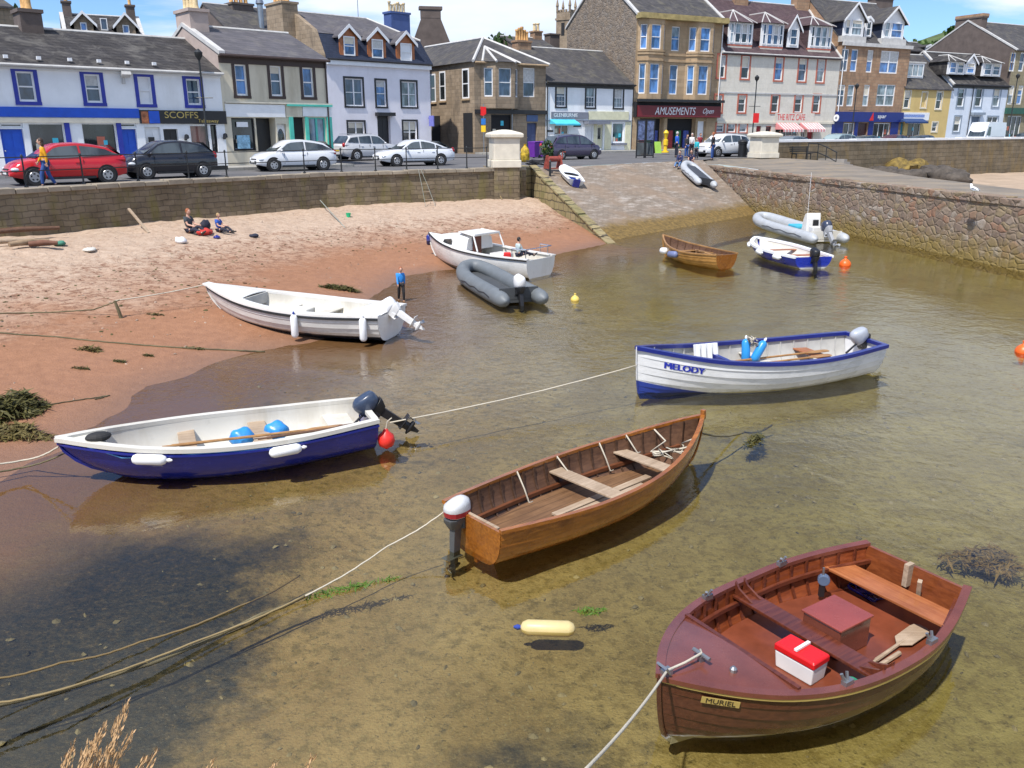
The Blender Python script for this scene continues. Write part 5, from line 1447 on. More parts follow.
 def ribs(s, m, n=14, t0=.06, t1=.93, w=.028, d=.02, th=.024):
  b = MB()
  for i in range(n):
   t = lerp(t0, t1, i / (n - 1))
   for side in (1, -1):
    o, f = [], []
    for j in range(11):
     q = j / 10
     p = s.inner(t, q, th, side); r_ = s.inner(t, q, th + d, side)
     o.append([p - Vector((w / 2, 0, 0)), p + Vector((w / 2, 0, 0)), r_ + Vector((w / 2, 0, 0)), r_ - Vector((w / 2, 0, 0))])
    b.loft(o, True, False)
  return b.build('ribs', m, s.e)
 def gunwale(s, m, w=.055, h=.05, dz=.012, n=34, inset=0.0, t1=1.0, cap=True, name='gunwale', q=1.0, out=.012):
  b = MB()
  for side in (1, -1):
   pts = []
   for i in range(n + 1):
    t = t1 * (1 - (1 - i / n) ** 1.2)
    p = s.pt(t, q, out, side); p.y -= side * inset * min(1, abs(p.y) / .1); p.z += dz
    pts.append(p)
   b.rect_sweep(pts, w, h)
  return b.build(name, m, s.e, smooth=30)
 def thwart(s, t, wd, z, m, th=.03, name='thwart', slack=.0, bow=0):
  b = MB(); x = t * s.L
  ya = s.inner_half(t - wd / 2 / s.L, z) - slack; yb = s.inner_half(t + wd / 2 / s.L, z) - slack
  b.prism([(x - wd / 2, -ya, z), (x + wd / 2, -yb, z), (x + wd / 2, yb, z), (x - wd / 2, ya, z)], (0, 0, th))
  return b.build(name, m, s.e, bevel=.006)
 def floor(s, t0, t1, z, m, name='floorboards', n=10, th=.02, slack=.03):
  b = MB(); L_, R_ = [], []
  for i in range(n + 1):
   t = lerp(t0, t1, i / n); y = max(.02, s.inner_half(t, z) - slack)
   L_.append((t * s.L, y, z)); R_.append((t * s.L, -y, z))
  b.loft([[l, r, (r[0], r[1], z + th), (l[0], l[1], z + th)] for l, r in zip(L_, R_)])
  return b.build(name, m, s.e)
 def deck(s, t0, t1, m, dz=.015, camber=.04, n=10, name='foredeck', th=.02, inset=.0):
  rows = []
  for i in range(n + 1):
   t = lerp(t0, t1, i / n); p = s.pt(t, 1); y = max(.003, p.y - inset)
   row = [(p.x, lerp(-y, y, j / 8), p.z + dz + camber * (1 - (2 * j / 8 - 1) ** 2) * min(1, y * 2)) for j in range(9)]
   row += [(a, b_, c - th) for a, b_, c in reversed(row)]
   rows.append(row)
  return MB().loft(rows).build(name, m, s.e, smooth=35)
 def outboard(s, y=0.0, z=None, sc=1.0, cowl=M_black, leg=M_black, tilt=0.0, tiller=True, steer=0.0, stripe=None, x=-.02, cz=1.0):
  """clamped on the transom; tilt lifts the leg aft"""
  z = s.pt(0, 1).z if z is None else z
  o = thing('outboard_motor', '', '', (x, y, z), 0)
  del o['label'], o['category']
  o.parent = s.e; o.rotation_euler = (0, tilt, steer)
  k = sc
  b = MB()
  b.box((-.06 * k, 0, -.36 * k), (.13 * k, .09 * k, .62 * k), None, 0, 1.2)
  b.loft([[(x_, y_, zz) for x_, y_ in ((-.15 * k, 0), (-.09 * k, .035 * k), (.0, .02 * k), (.0, -.02 * k), (-.09 * k, -.035 * k))] for zz in (-.62 * k, -.82 * k)])
  b.box((-.11 * k, 0, -.64 * k), (.30 * k, .16 * k, .014))
  b.tube([(.06 * k, 0, -.80 * k), (-.02 * k, 0, -.80 * k), (-.16 * k, 0, -.80 * k), (-.2 * k, 0, -.80 * k)], [.015 * k, .045 * k, .045 * k, .03 * k], 8)
  b.prism([(-.02 * k, -.006, -.82 * k), (-.14 * k, -.006, -.82 * k), (-.11 * k, -.006, -.98 * k), (-.06 * k, -.006, -.97 * k)], (0, .012, 0))
  b.box((.045, 0, -.10 * k), (.12 * k, .22 * k, .2 * k)); b.box((.09, 0, -.2 * k), (.03, .26 * k, .1 * k))
  b.loft([[(-.06 * k + sx * .19 * k * f, sy * .115 * k * f, zz * k) for sx, sy in ((-1, -.6), (-.6, -1), (.7, -1), (1, -.5), (1, .5), (.7, 1), (-.6, 1), (-1, .6))] for f, zz in ((.55, -.2), (.95, -.08), (1.0, -.032))])
  lg = b.build('drive_leg', leg, o, smooth=40, bevel=.006)
  c = MB()
  prof = [(-.03, .78), (.0, .94), (.10, 1.0), (.19, .98), (.245, .88), (.275, .66), (.285, .35)]
  rings = []
  for zz, f in prof:
   ring = []
   for j in range(14):
    a = 2 * PI * j / 14; ex = 2.6
    ca, sa = math.cos(a), math.sin(a)
    rr = 1 / ((abs(ca) ** ex + abs(sa) ** ex) ** (1 / ex))
    ring.append((-.05 * k + (.25 if ca > 0 else .20) * k * f * rr * ca - .10 * zz * k, .15 * k * f * rr * sa, zz * cz * k * (1 + .22 * ca * (zz > .15))))
   rings.append(ring)
  c.loft(rings)
  cw = c.build('cowling', cowl, o, smooth='all')
  if stripe: MB().loft([[(p[0] - .06 * k * 0, p[1] * 1.012, p[2]) for p in r] for r in ([[( -.06*k + (q[0]+.06*k)*1.012, q[1], q[2]) for q in rg] for rg in rings[1:3]])], True, False).build('cowling_stripe', stripe, o)
  pr = MB()
  for j in range(3):
   m3 = Euler((2 * PI * j / 3, 0, 0)).to_matrix()
   pr.add([m3 @ Vector(v) + Vector((-.215 * k, 0, -.80 * k)) for v in ((.012, -.02 * k, .03 * k), (-.012, .03 * k, .03 * k), (-.02, .05 * k, .11 * k), (.012, -.03 * k, .12 * k))], [(0, 1, 2, 3)])
  po = pr.build('propeller', M_steel, o); sd = po.modifiers.new('Solidify', 'SOLIDIFY'); sd.thickness = .008
  if tiller:
   MB().tube([(.06 * k, .03, .02 * k), (.25 * k, .05, .07 * k), (.52 * k, .07, .12 * k)], [.022, .02, .022], 8).build('tiller', M_black, o)
  return o
def rope_pts(a, b, sag=.1, n=14, wob=.0, seed=1):
 rnd = random.Random(seed); a, b = Vector(a), Vector(b); out = []
 for i in range(n + 1):
  t = i / n; p = a.lerp(b, t); p.z -= sag * 4 * t * (1 - t)
  if 0 < i < n: p += Vector((rnd.uniform(-wob, wob), rnd.uniform(-wob, wob), rnd.uniform(-wob, wob) * .3))
  out.append(p)
 return out
def rope(label, pts, r=.012, m=None, name='mooring_rope', cat='rope', group=None):
 o = MB().tube(pts, r, 6).build(name, m or M_ropew, None, smooth='all')
 return tag(o, label, cat, group)
def fender(label, c, axis, ln_=.42, r=.075, m=None, tip=None):
 """cylindrical fender hanging at c along axis, with a loop of line"""
 c = Vector(c); ax = Vector(axis).normalized()
 e = thing('fender', label, 'fender', c, 0, 'boat fenders')
 q = ax.to_track_quat('Z', 'Y').to_matrix()
 MB().lathe([(.012, -ln_ / 2), (r * .7, -ln_ / 2 + .02), (r, -ln_ / 2 + .07), (r, ln_ / 2 - .07), (r * .7, ln_ / 2 - .02), (.02, ln_ / 2)], (0, 0, 0), 14, 0, q).build('body', m or M_gel, e, smooth=50)
 MB().lathe([(.02, ln_ / 2), (.03, ln_ / 2 + .03), (.012, ln_ / 2 + .07)], (0, 0, 0), 8, 0, q).build('eye', tip or m or M_gel, e, smooth=True)
 return e
W_red = woodmat('varnished_red_brown_wood', (.085, .020, .010), (.17, .045, .020), .3, .55)
W_redp = mat('brown_red_deck_paint', (.165, .050, .032), .26, var=.2, vs=3, coat=.6)
W_floorred = mat('worn_red_brown_sole', (.185, .048, .022), .34, var=.25, vs=4, coat=.15)
W_orange = woodmat('varnished_orange_wood', (.22, .068, .009), (.43, .155, .022), .24, .7)
W_brownin = woodmat('weathered_brown_planks', (.085, .04, .022), (.17, .085, .045), .6, .05, (.6, 9, 9), 3, 0, .3)
W_pale = woodmat('bleached_wood', (.34, .25, .17), (.50, .39, .28), .7, 0)
W_oar = woodmat('oiled_oar_wood', (.30, .15, .05), (.48, .27, .10), .4, .2)
W_thw = woodmat('scrubbed_thwart', (.30, .085, .025), (.46, .17, .06), .4, .3, (9, .6, 9))
M_hullw = mat('white_hull_paint', (.74, .75, .76), .3, var=.07, vs=1.4, coat=.25)
M_hullb = twotone('royal_blue_hull', (.012, .022, .24), (.01, .014, .07), -.03, 0, 0, .24, .5)
M_anti = mat('blue_antifouling', (.02, .05, .30), .5)
M_antik = mat('black_antifouling', (.02, .02, .022), .6)
M_inw = wallpaint('scuffed_white_interior', (.62, .60, .54), (.55, .48, .36), .6, .5)
M_greyin = mat('grey_interior', (.42, .42, .40), .6, var=.2, vs=2)
M_bluebag = mat('blue_plastic_bag', (.03, .25, .62), .35, var=.3, vs=8)
M_fend = mat('off_white_fender', (.66, .59, .40), .45, var=.1)
M_tube = mat('grey_inflatable_fabric', (.14, .155, .165), .55, var=.12)
M_tubel = mat('pale_grey_inflatable_fabric', (.40, .42, .44), .5, var=.1)
A = Boat('rowing_dinghy', 'varnished red brown dinghy with a foredeck and a boxed engine, nearest in the foreground', Vector((4.04, 7.42, 0)), Vector((1.16, 5.54, 0)), 1.68, tw=.63, tm=.38, bp=2.75, sheer=[(0, .53), (.4, .43), (.75, .48), (1, .60)], keel=[(0, -.10), (.5, -.16), (.85, -.10), (1, -.02)], rake=.14, sec=(.62, 1.15), sec_bow=(.85, .95))
A.hull(twotone('stained_hull_planks', (.055, .017, .010), (.55, .54, .52), .012, 0, 0, .3, .45, (.105, .036, .018)), 8, .013)
A.transom(woodmat('orange_red_varnish', (.16, .040, .012), (.30, .085, .025), .3, .5, (9, 2, 9)))
A.inside(woodmat('varnished_inner_planks', (.16, .036, .012), (.31, .078, .024), .3, .5), .01, .9)
A.ribs(W_red, 15, .05, .8)
for q in (.86, .6):
 A.gunwale(W_red, .035, .04, 0, 26, .05, .77, name='stringer', q=q, out=-.02)
A.gunwale(W_redp, .075, .04, .014, 40, .012)
A.gunwale(M_gold, .02, .022, -.02, 40, -.012, name='rubbing_strip')
A.deck(.745, .998, W_redp, .02, .035)
cm = MB(); yc = A.half(.745); cm.box((.745 * A.L - .02, 0, .495), (.04, yc * 2 - .05, .075)); cm.build('deck_coaming', W_red, A.e)
A.floor(.03, .75, .10, W_floorred)
A.thwart(.475, .21, .335, W_red, .032, bow=0)
A.thwart(.105, .30, .33, W_thw, .03, name='stern_seat')
for sx in (-1, 1):
 kn = MB(); yy = A.inner_half(.475, .37)
 for dx in (-.07, .05):
  kn.prism([(.475 * A.L + dx, sx * yy, .37), (.475 * A.L + dx, sx * (yy - .22), .37), (.475 * A.L + dx, sx * (yy - .05), .44), (.475 * A.L + dx, sx * (yy + .0), .50)], (.022, 0, 0))
 kn.b2((.475 * A.L - .07, sx * (yy - .06) - .02, .368), (.475 * A.L + .07, sx * (yy - .06) + .02, .385)); kn.build('thwart_knee', W_red, A.e)
x0 = .372 * A.L
eb = MB(); eb.b2((x0 - .25, -.17, .121), (x0 + .20, .23, .42)); eo = eb.build('engine_box', W_redp, A.e, bevel=.012)
MB().b2((x0 - .265, -.185, .423), (x0 + .215, .245, .445)).build('lid', mat('pinkish_brown_lid', (.27, .056, .038), .26, var=.15, coat=.6), eo, bevel=.006)
kp = MB(); kp.box((.07, -.02, .44), (.10, .05, .24)); kp.box((.16, .16, .40), (.05, .04, .20), (0, .3, .4)); kp.build('transom_knee', W_pale, A.e)
for t, sd in ((.30, -1), (.30, 1), (.62, 1), (.62, -1)):
 fr_ = MB(); p = A.pt(t, 1, 0, sd); fr_.box(p + Vector((0, -sd * .02, .05)), (.10, .05, .05)); fr_.tube([p + Vector((0, -sd * .02, .06)), p + Vector((-.02, -sd * .05, .13))], .014, 6); fr_.tube([p + Vector((.03, -sd * .02, .06)), p + Vector((.05, -sd * .05, .13))], .014, 6); fr_.build('rowlock', M_steel, A.e)
p = A.pt(.995, 1); bf = MB(); bf.box(p + Vector((-.03, 0, .05)), (.08, .06, .05)); bf.tube([p + Vector((-.02, .05, .06)), p + Vector((.02, .05, .12)), p + Vector((.02, -.05, .12)), p + Vector((-.02, -.05, .06))], .012, 6); bf.build('bow_fairlead', M_steel, A.e)
cl_ = MB(); q = A.pt(.87, 1); cl_.box((.87 * A.L, 0, q.z + .075), (.05, .04, .05)); cl_.tube([(.87 * A.L, -.09, q.z + .11), (.87 * A.L, .09, q.z + .11)], .018, 8); cl_.build('deck_cleat', M_steel, A.e)
MB().lathe([(.03, 0), (.03, .03), (.012, .05)], (.83 * A.L, .22, A.pt(.83, 1).z + .045), 8).build('deck_vent', M_steel, A.e)
i0, i1 = A.pt(.80, .93, .016, 1), A.pt(.68, .93, .016, 1)
def side_text(bt, body, t, q, size, m, name, side, plate=None, sx=1.0, out=.02, pl=(.3, .07), bold=0):
 p = bt.pt(t, q, out, side); p1 = bt.pt(t - .04, q, out, side); p2 = bt.pt(t, q + .06, out, side)
 ax = (p1 - p).normalized() if side > 0 else (p - p1).normalized()
 up_ = (p2 - p); up_ = (up_ - ax * up_.dot(ax)).normalized(); nn = ax.cross(up_)
 rot = Matrix((ax, up_, nn)).transposed().to_euler()
 par = bt.e
 if plate:
  par = MB().box((0, 0, 0), (pl[0], pl[1], .008)).build('name_plate', plate, bt.e, loc=p, rot=rot)
  return text(body, size, m, par, name, (0, 0, .006), (0, 0, 0), .002, 'CENTER', sx=sx)
 o = text(body, size, m, bt.e, name, (0, 0, 0), (0, 0, 0), .002, 'CENTER'); me = o.data
 dt = (bt.pt(t - .02, q, 0, side) - bt.pt(t + .02, q, 0, side)).length / .04; dq = (bt.pt(t, q + .05, 0, side) - bt.pt(t, q - .05, 0, side)).length / .1
 vs, fs = [], []
 for sh in range(3 if bold else 1):
  k0 = len(vs)
  for v in me.vertices:
   c = bt.pt(t - side * (v.co.x * sx + bold * sh) / dt, min(1, q + v.co.y / dq), out + v.co.z + .0012 * sh, side); vs.append(c)
  fs += [[i + k0 for i in f.vertices] for f in me.polygons]
 me2 = bpy.data.meshes.new(name); me2.from_pydata([tuple(v) for v in vs], [], fs); me2.materials.append(m); o.data = me2
 return o
side_text(A, 'MURIEL', .905, .90, .062, mat('dark_lettering', (.03, .02, .01), .5), 'name_lettering', 1, M_gold, 1.15, .03, (.30, .055))
def at_boat(bt, x, y, z): return bt.w((x, y, z))
cb_ = A.loc(817, 651, .25)
e = thing('cool_box', 'white cool box with a red lid and white handle in the red brown dinghy', 'cool box', A.w((.475 * A.L + .25, cb_.y, .121)), A.e.rotation_euler.z + R(4))
bx = MB(); bx.loft([[(sx * w_ / 2, sy * d_ / 2, z_) for sx, sy in ((-1, -1), (1, -1), (1, 1), (-1, 1))] for w_, d_, z_ in ((.20, .36, 0), (.225, .39, .17))]); bx.build('body', M_white, e, bevel=.012)
MB().loft([[(sx * w_ / 2, sy * d_ / 2, z_) for sx, sy in ((-1, -1), (1, -1), (1, 1), (-1, 1))] for w_, d_, z_ in ((.24, .405, .172), (.24, .405, .225), (.215, .38, .245))]).build('lid', mat('red_plastic', (.66, .012, .015), .35), e, bevel=.012)
MB().rect_sweep([(-.10, .0, .262), (.10, .0, .262)], .03, .02).build('handle', M_white, e)
def oar(label, a, b, blade=.5, m=None, r=.02, bw=.075, group=None):
 a, b = Vector(a), Vector(b); d = (b - a); L_ = d.length; d.normalize()
 e = thing('oar', label, 'oar', a, 0, group)
 q = d.to_track_quat('X', 'Z').to_matrix()
 MB().tube([q @ Vector((0, 0, 0)), q @ Vector((.12, 0, 0)), q @ Vector((.14, 0, 0)), q @ Vector((L_ - blade, 0, 0)), q @ Vector((L_ - blade * .4, 0, 0))], [r * .75, r * .75, r * 1.15, r, r * .6], 8).build('shaft', m or W_oar, e, smooth=True)
 bl_ = [(L_ - blade, .02), (L_ - blade * .8, bw), (L_ - blade * .2, bw * 1.05), (L_ - .03, bw * .9), (L_, bw * .4)]
 pts = [q @ Vector((x, y, -.006)) for x, y in bl_] + [q @ Vector((x, -y, -.006)) for x, y in reversed(bl_)]
 MB().prism(pts, q @ Vector((0, 0, .014))).build('blade', m or W_oar, e, bevel=.004)
 return e
a = A.loc(868, 664, .17); b = A.loc(924, 624, .19)
oar('short pale paddle with a broad blade lying in the red brown dinghy', A.w((a.x, a.y, .15)), A.w((b.x, b.y, .16)), .46, W_pale, .017, .085)
a = A.loc(880, 664, .16); b = A.loc(900, 650, .18)
tag(MB().tube([A.w((a.x, a.y, .145)), A.w((b.x, b.y, .15))], .022, 8).build('paddle_handle', W_pale, None), 'short pale stick beside the paddle in the red brown dinghy', 'stick')
c = A.loc(865, 592, .13); rnd = random.Random(5); tg = MB()
tg.tube([A.w((c.x + rnd.uniform(-.12, .12), c.y + rnd.uniform(-.22, .22), .13 + rnd.uniform(0, .05))) for _ in range(26)], .009, 5); tag(tg.build('rope_coil', M_hullb, None, smooth='all'), 'tangled blue rope under the stern seat of the red brown dinghy', 'rope')
c = A.loc(823, 578, .38)
e = thing('pulley_block', 'blue grey pulley block hanging at the side of the red brown dinghy', 'pulley', A.w((c.x, c.y, .36)), 0)
MB().cyl((0, -.03, 0), (.02, .03, 0), .06, n=14).build('sheave', mat('slate_blue_plastic', (.10, .14, .22), .4), e, bevel=.01); MB().tube([(0, 0, .05), (.0, .01, .13)], .012).build('shackle', M_steel, e); MB().box((0, 0, -.12), (.05, .04, .13)).build('strap', M_black, e)
c = A.loc(852, 686, .16); tag(MB().lathe([(.055, 0), (.06, .09), (.05, .09), (.045, .02)], A.w((c.x, c.y, .122)), 12).build('plastic_tub', mat('green_plastic', (.05, .35, .22), .4), None, smooth=True), 'small green tub by the cool box in the red brown dinghy', 'tub')
bw = A.w(A.pt(.99, 1) + Vector((0, 0, .08))); ck_ = A.w((.87 * A.L, 0, A.pt(.87, 1).z + .12))
rope('white mooring line from the foredeck cleat of the red brown dinghy towards the quay', [ck_ + Vector((0, .05, 0)), ck_, bw.lerp(ck_, .5) + Vector((0, 0, -.01)), bw] + rope_pts(bw, hit(575, 780, Vector((0, 3.3, 0)), Vector((0, 1, 0))), .05, 10)[1:], .011)
bst, bbw = P(471, 519, .44), P(703, 416, .67)
B = Boat('clinker_boat', 'varnished orange brown clinker boat with pale bleached thwarts, in the middle of the harbour', bst, bbw, 1.46, tw=.70, tm=.42, bp=2.1, sheer=[(0, .46), (.35, .41), (.7, .47), (1, .67)], keel=[(0, -.08), (.5, -.14), (.85, -.08), (1, .02)], rake=.30, sec=(.66, 1.1))
B.hull(W_orange, 9, .011)
B.transom(W_orange)
B.inside(W_brownin, .01, .985)
B.ribs(woodmat('dark_ribs', (.055, .028, .015), (.10, .05, .028), .6, .05), 20, .04, .94, .026, .018)
B.gunwale(W_orange, .06, .045, .01, 40, .01)
B.gunwale(woodmat('red_brown_stringer', (.11, .035, .016), (.19, .07, .03), .4, .2), .05, .05, 0, 30, .045, .92, name='stringer', q=.62, out=-.015)
B.floor(.03, .86, .03, woodmat('slatted_bottom_boards', (.13, .065, .03), (.24, .13, .06), .6, 0, (.6, 9, 9), 3, .14))
B.thwart(.46, .23, .25, W_pale); B.thwart(.715, .22, .28, W_pale);
bt_ = MB()
for i, (xa, xb, ya) in enumerate(((.22, .66, -.16), (.25, .60, -.29), (.30, .72, -.03))):
 bt_.b2((xa * B.L, ya - .055, .053 + .004 * i), (xb * B.L, ya + .055, .078 + .004 * i))
bt_.build('loose_boards', W_pale, B.e)
B.transom_pad = MB().b2((.035, -.42, .32), (.075, .42, .47)).build('transom_pad', W_pale, B.e, bevel=.005)
sp_m = MB(); p = B.pt(1, 1); sp_m.box(p + Vector((.0, 0, .03)), (.06, .07, .14)); sp_m.build('stem_head', W_orange, B.e, bevel=.01)
B.outboard(.20, .44, .80, mat('grey_white_cowling', (.55, .56, .57), .3, coat=.3), mat('dark_grey_leg', (.07, .075, .08), .4), R(4), False, R(8), mat('red_stripe', (.35, .02, .03), .4), cz=.8)
rnd = random.Random(8)
for t, z in ((.30, .05), (.47, .26), (.64, .1), (.74, .29)):
 p = B.w(B.pt(t, 1, 0, 1) + Vector((0, -.03, .03))); q = B.w((t * B.L + .04, B.half(t) - .22, z))
 rope(('short pale rope end over the far gunwale of the clinker boat near its motor', 'pale rope looped at the middle thwart of the clinker boat', 'short pale rope hanging inside the clinker boat between its thwarts', 'pale rope tied by the forward thwart of the clinker boat')[(.30, .47, .64, .74).index(t)], [p + Vector((0, 0, -.06)), p, p.lerp(q, .5) + Vector((.02, 0, -.03)), q, q + Vector((.05, .03, 0))], .011, group='ropes hanging in the clinker boat', name='rope')
p = B.w(B.pt(.93, 1) + Vector((0, 0, .03)))
rope('pale rope piled in the bow of the clinker boat', [B.w(B.pt(.84, 1, 0, 1)), B.w((.84 * B.L, .12, .42))] + [B.w((lerp(.72, .88, rnd.random()) * B.L, rnd.uniform(-.3, .1), .36 + rnd.random() * .06)) for _ in range(14)] + [B.w(B.pt(.86, 1, 0, -1))], .013, name='rope')
C_ = Boat('launch', 'white lapstrake boat with a blue gunwale and bold blue letters on its bow', P(866, 342, .58), P(637, 349.5, .85), 1.75, tw=.66, tm=.40, bp=2.2, sheer=[(0, .64), (.35, .56), (.7, .64), (1, .88)], keel=[(0, -.02), (.5, -.14), (.85, -.12), (1, -.05)], rake=.10, sec=(.62, 1.05))
C_.hull(twotone('white_lapstrake_paint', (.74, .75, .76), (.02, .05, .30), -.05, .12, 3.3), 8, .014)
C_.transom(M_hullw); C_.inside(M_greyin, .01, .97); C_.ribs(M_greyin, 16, .05, .92)
M_gunb = mat('dark_blue_gunwale', (.012, .022, .19), .35, coat=.2)
C_.gunwale(M_gunb, .10, .07, .0, 40, .02)
g = MB(); p = C_.pt(0, 1); g.box((.03, 0, p.z + .0), (.09, p.y * 2 - .06, .07)); g.build('transom_rail', M_gunb, C_.e)
C_.floor(.04, .9, .06, mat('tan_sole', (.42, .27, .15), .6, var=.25)); C_.thwart(.45, .24, .34, M_inw); C_.thwart(.20, .3, .34, W_thw); C_.thwart(.78, .5, .42, M_inw, name='bow_seat')
st_ = MB()
for k in range(4): st_.box((.635 * C_.L + .13 * k, -.38, .56), (.085, .12, .34), (.25, 0, 0))
st_.build('white_slats', M_white, C_.e, bevel=.01)
MB().b2((.63 * C_.L, -.45, .25), (.645 * C_.L, .45, .52)).build('blue_bulkhead', M_gunb, C_.e)
C_.outboard(.0, .64, .84, mat('pale_grey_cowling', (.40, .43, .48), .3, coat=.3), M_black, R(44), True, R(0), x=.14)
side_text(C_, 'MELODY', .852, .82, .165, mat('blue_lettering', (.015, .03, .36), .4), 'name_lettering', 1, None, 1.15, .016, bold=.009)
oar('pale oar lying lengthwise in the white boat with blue gunwale, blade aft', C_.w((.62 * C_.L, .22, .40)), C_.w((.17 * C_.L, .05, .40)), .55)
oar('second oar across the thwarts of the white boat with blue gunwale', C_.w((.60 * C_.L, -.10, .41)), C_.w((.14 * C_.L, -.22, .41)), .55)
for k, (t, y, lean, lab) in enumerate(((.515, -.25, .0, 'bright blue fender standing upright in the white boat with blue gunwale'), (.475, -.12, .6, 'bright blue fender leaning on the thwart of the white boat with blue gunwale'))):
 fender(lab, C_.w((t * C_.L, y, .56)), (math.cos(.4) * lean, .2, 1), .46, .085, mat('sky_blue_vinyl', (.03, .28, .66), .35), M_white)
rnd = random.Random(3)
rope('tangle of pale line over the blue fenders in the white boat', [C_.w((.50 * C_.L + rnd.uniform(-.12, .12), -.2 + rnd.uniform(-.12, .12), .62 + rnd.random() * .24)) for _ in range(22)], .012, name='rope')
D_ = Boat('open_boat', 'open boat with a royal blue hull and white interior, tied up at the left', P(369, 410, .5), P(57, 441, .64), 1.62, tw=.72, tm=.42, bp=2.2, sheer=[(0, .50), (.35, .46), (.7, .52), (1, .66)], keel=[(0, -.06), (.5, -.12), (.85, -.06), (1, .06)], rake=.85, sec=(.60, 1.05))
D_.hull(M_hullb, 0, 0); D_.transom(M_hullb); D_.inside(M_inw, .01, .82, .07); D_.inside(M_inw, .80, .97, .07, q0=.45, name='bow_lining')
D_.gunwale(M_inw, .11, .06, .01, 40, .03)
D_.gunwale(M_hullb, .03, .03, -.06, 40, -.012, name='rubbing_strake')
g = MB(); p = D_.pt(0, 1); g.box((.04, 0, p.z + .01), (.10, p.y * 2 - .08, .06)); g.build('transom_rail', M_inw, D_.e)
D_.floor(.03, .70, .05, M_inw); D_.thwart(.38, .26, .28, W_pale); D_.thwart(.62, .24, .30, W_pale); D_.thwart(.10, .4, .28, M_inw, name='stern_seat')
D_.deck(.86, .995, M_inw, .0, .03)
D_.outboard(.0, .53, .92, mat('blue_grey_cowling', (.04, .058, .10), .3, coat=.3), M_black, R(52), True, R(-4), cz=.9)
oar('long wooden oar laid along the blue hulled boat', D_.w((.70 * D_.L, .02, .36)), D_.w((.10 * D_.L, .18, .36)), .6)
oar('dark bladed oar beside the outboard in the blue hulled boat', D_.w((.40 * D_.L, .25, .36)), D_.w((.03 * D_.L, .36, .42)), .5, W_brownin)
rnd = random.Random(4)
for k, (t, y, lab) in enumerate(((.445, -.12, 'blue plastic bag beside the thwart of the blue hulled boat, nearer the bow'), (.325, -.20, 'blue plastic bag on the stern side of the thwart of the blue hulled boat'))):
 b = MB(); b.ball((0, 0, .12), .19, .15, .15, 14, 10)
 b.v = [tuple(Vector(v) * (1 + .09 * math.sin(v[0] * 23 + k) * math.cos(v[1] * 19 + v[2] * 21))) for v in b.v]
 tag(b.build('plastic_bag', M_bluebag, None, smooth='all', loc=D_.w((t * D_.L, y, .17))), lab, 'bag', 'blue bags in the blue hulled boat')
for t, lab in ((.74, 'cream fender on the near side of the blue boat towards its bow'), (.33, 'cream fender lashed amidships on the near side of the blue boat')):
 p = D_.pt(t, .9, .085, 1); p1 = D_.pt(t - .05, .9, .085, 1); q = D_.m.to_3x3() @ (p1 - p)
 fender(lab, D_.w(p), q, .46, .075, M_white)
rope('red and white line heaped in the bow of the blue hulled boat', [D_.w((lerp(.74, .86, rnd.random()) * D_.L, rnd.uniform(-.3, .3), .22 + rnd.random() * .1)) for _ in range(40)], .014, mat('pinkish_rope', (.50, .25, .20), .9, var=.5, vs=12), name='rope')
tag(MB().ball((0, 0, .05), .17, .11, .07).build('black_bundle', M_rubber, None, bevel=.03, loc=D_.w((.88 * D_.L, .16, D_.pt(.88, 1).z + .03)), rot=(0, 0, R(30))), 'black rubber bundle on the bow of the blue hulled boat', 'bundle')
p = D_.w((-.12, .52, .16)); e = thing('buoy', 'small red buoy at the stern of the blue hulled boat', 'buoy', p, 0, 'mooring buoys')
MB().lathe([(.02, -.14), (.11, -.08), (.135, 0), (.12, .08), (.05, .14), (.03, .18)], (0, 0, 0), 14).build('float', mat('red_buoy', (.70, .03, .02), .4), e, smooth=True); MB().tube([(0, 0, .17), (.03, 0, .3), (.1, 0, .36)], .01).build('tether', M_ropew, e)
rope('blue line slung along the near side of the blue hulled boat', [D_.w(D_.pt(t, qq, .02, 1)) for t, qq in ((.92, .98), (.82, .86), (.70, .92), (.58, .97), (.45, .96), (.33, .94), (.2, .98))], .01, mat('pale_blue_rope', (.10, .28, .55), .8), name='rope')
zE = .10
E_ = Boat('fibreglass_boat', 'long white fibreglass boat with a black bottom, aground at the edge of the sand', P(392, 311, .66), P(206, 285, .98), 1.95, tw=.74, tm=.42, bp=2.0, sheer=[(0, .55), (.35, .54), (.7, .66), (1, .90)], keel=[(0, -.10), (.5, -.10), (.85, -.0), (1, .14)], rake=.85, sec=(.6, 1.0), z=zE)
E_.hull(twotone('worn_gelcoat_black_bottom', (.66, .65, .62), (.018, .02, .03), .05, .032, 1.2), 7, .014)
E_.transom(M_gel); E_.inside(M_inw, .05, .93, .20)
E_.gunwale(M_gel, .24, .05, .02, 40, .09)
E_.gunwale(M_rubber, .03, .04, -.05, 40, -.015, name='rubbing_strip')
E_.deck(.73, .995, M_gel, .02, .06); E_.deck(.0, .16, M_gel, .02, .03, name='aft_deck'); E_.floor(.05, .70, .10, M_inw, slack=.16)
E_.thwart(.36, .3, .36, M_inw, slack=.15); E_.thwart(.58, .3, .38, M_inw, slack=.15)
for t in (.725, .165):
 y = E_.half(t) - .2; z = E_.pt(t, 1).z; MB().box((t * E_.L, 0, z - .10), (.05, y * 2, .26)).build('coaming', M_greyin, E_.e)
sm2 = MB(); sm2.box((.47 * E_.L, 0, .3), (.5, .42, .36)); sm2.build('engine_casing', M_inw, E_.e, bevel=.03)
E_.outboard(.1, .62, .95, M_white, mat('white_motor_leg', (.66, .66, .65), .35), R(58), False, R(0))
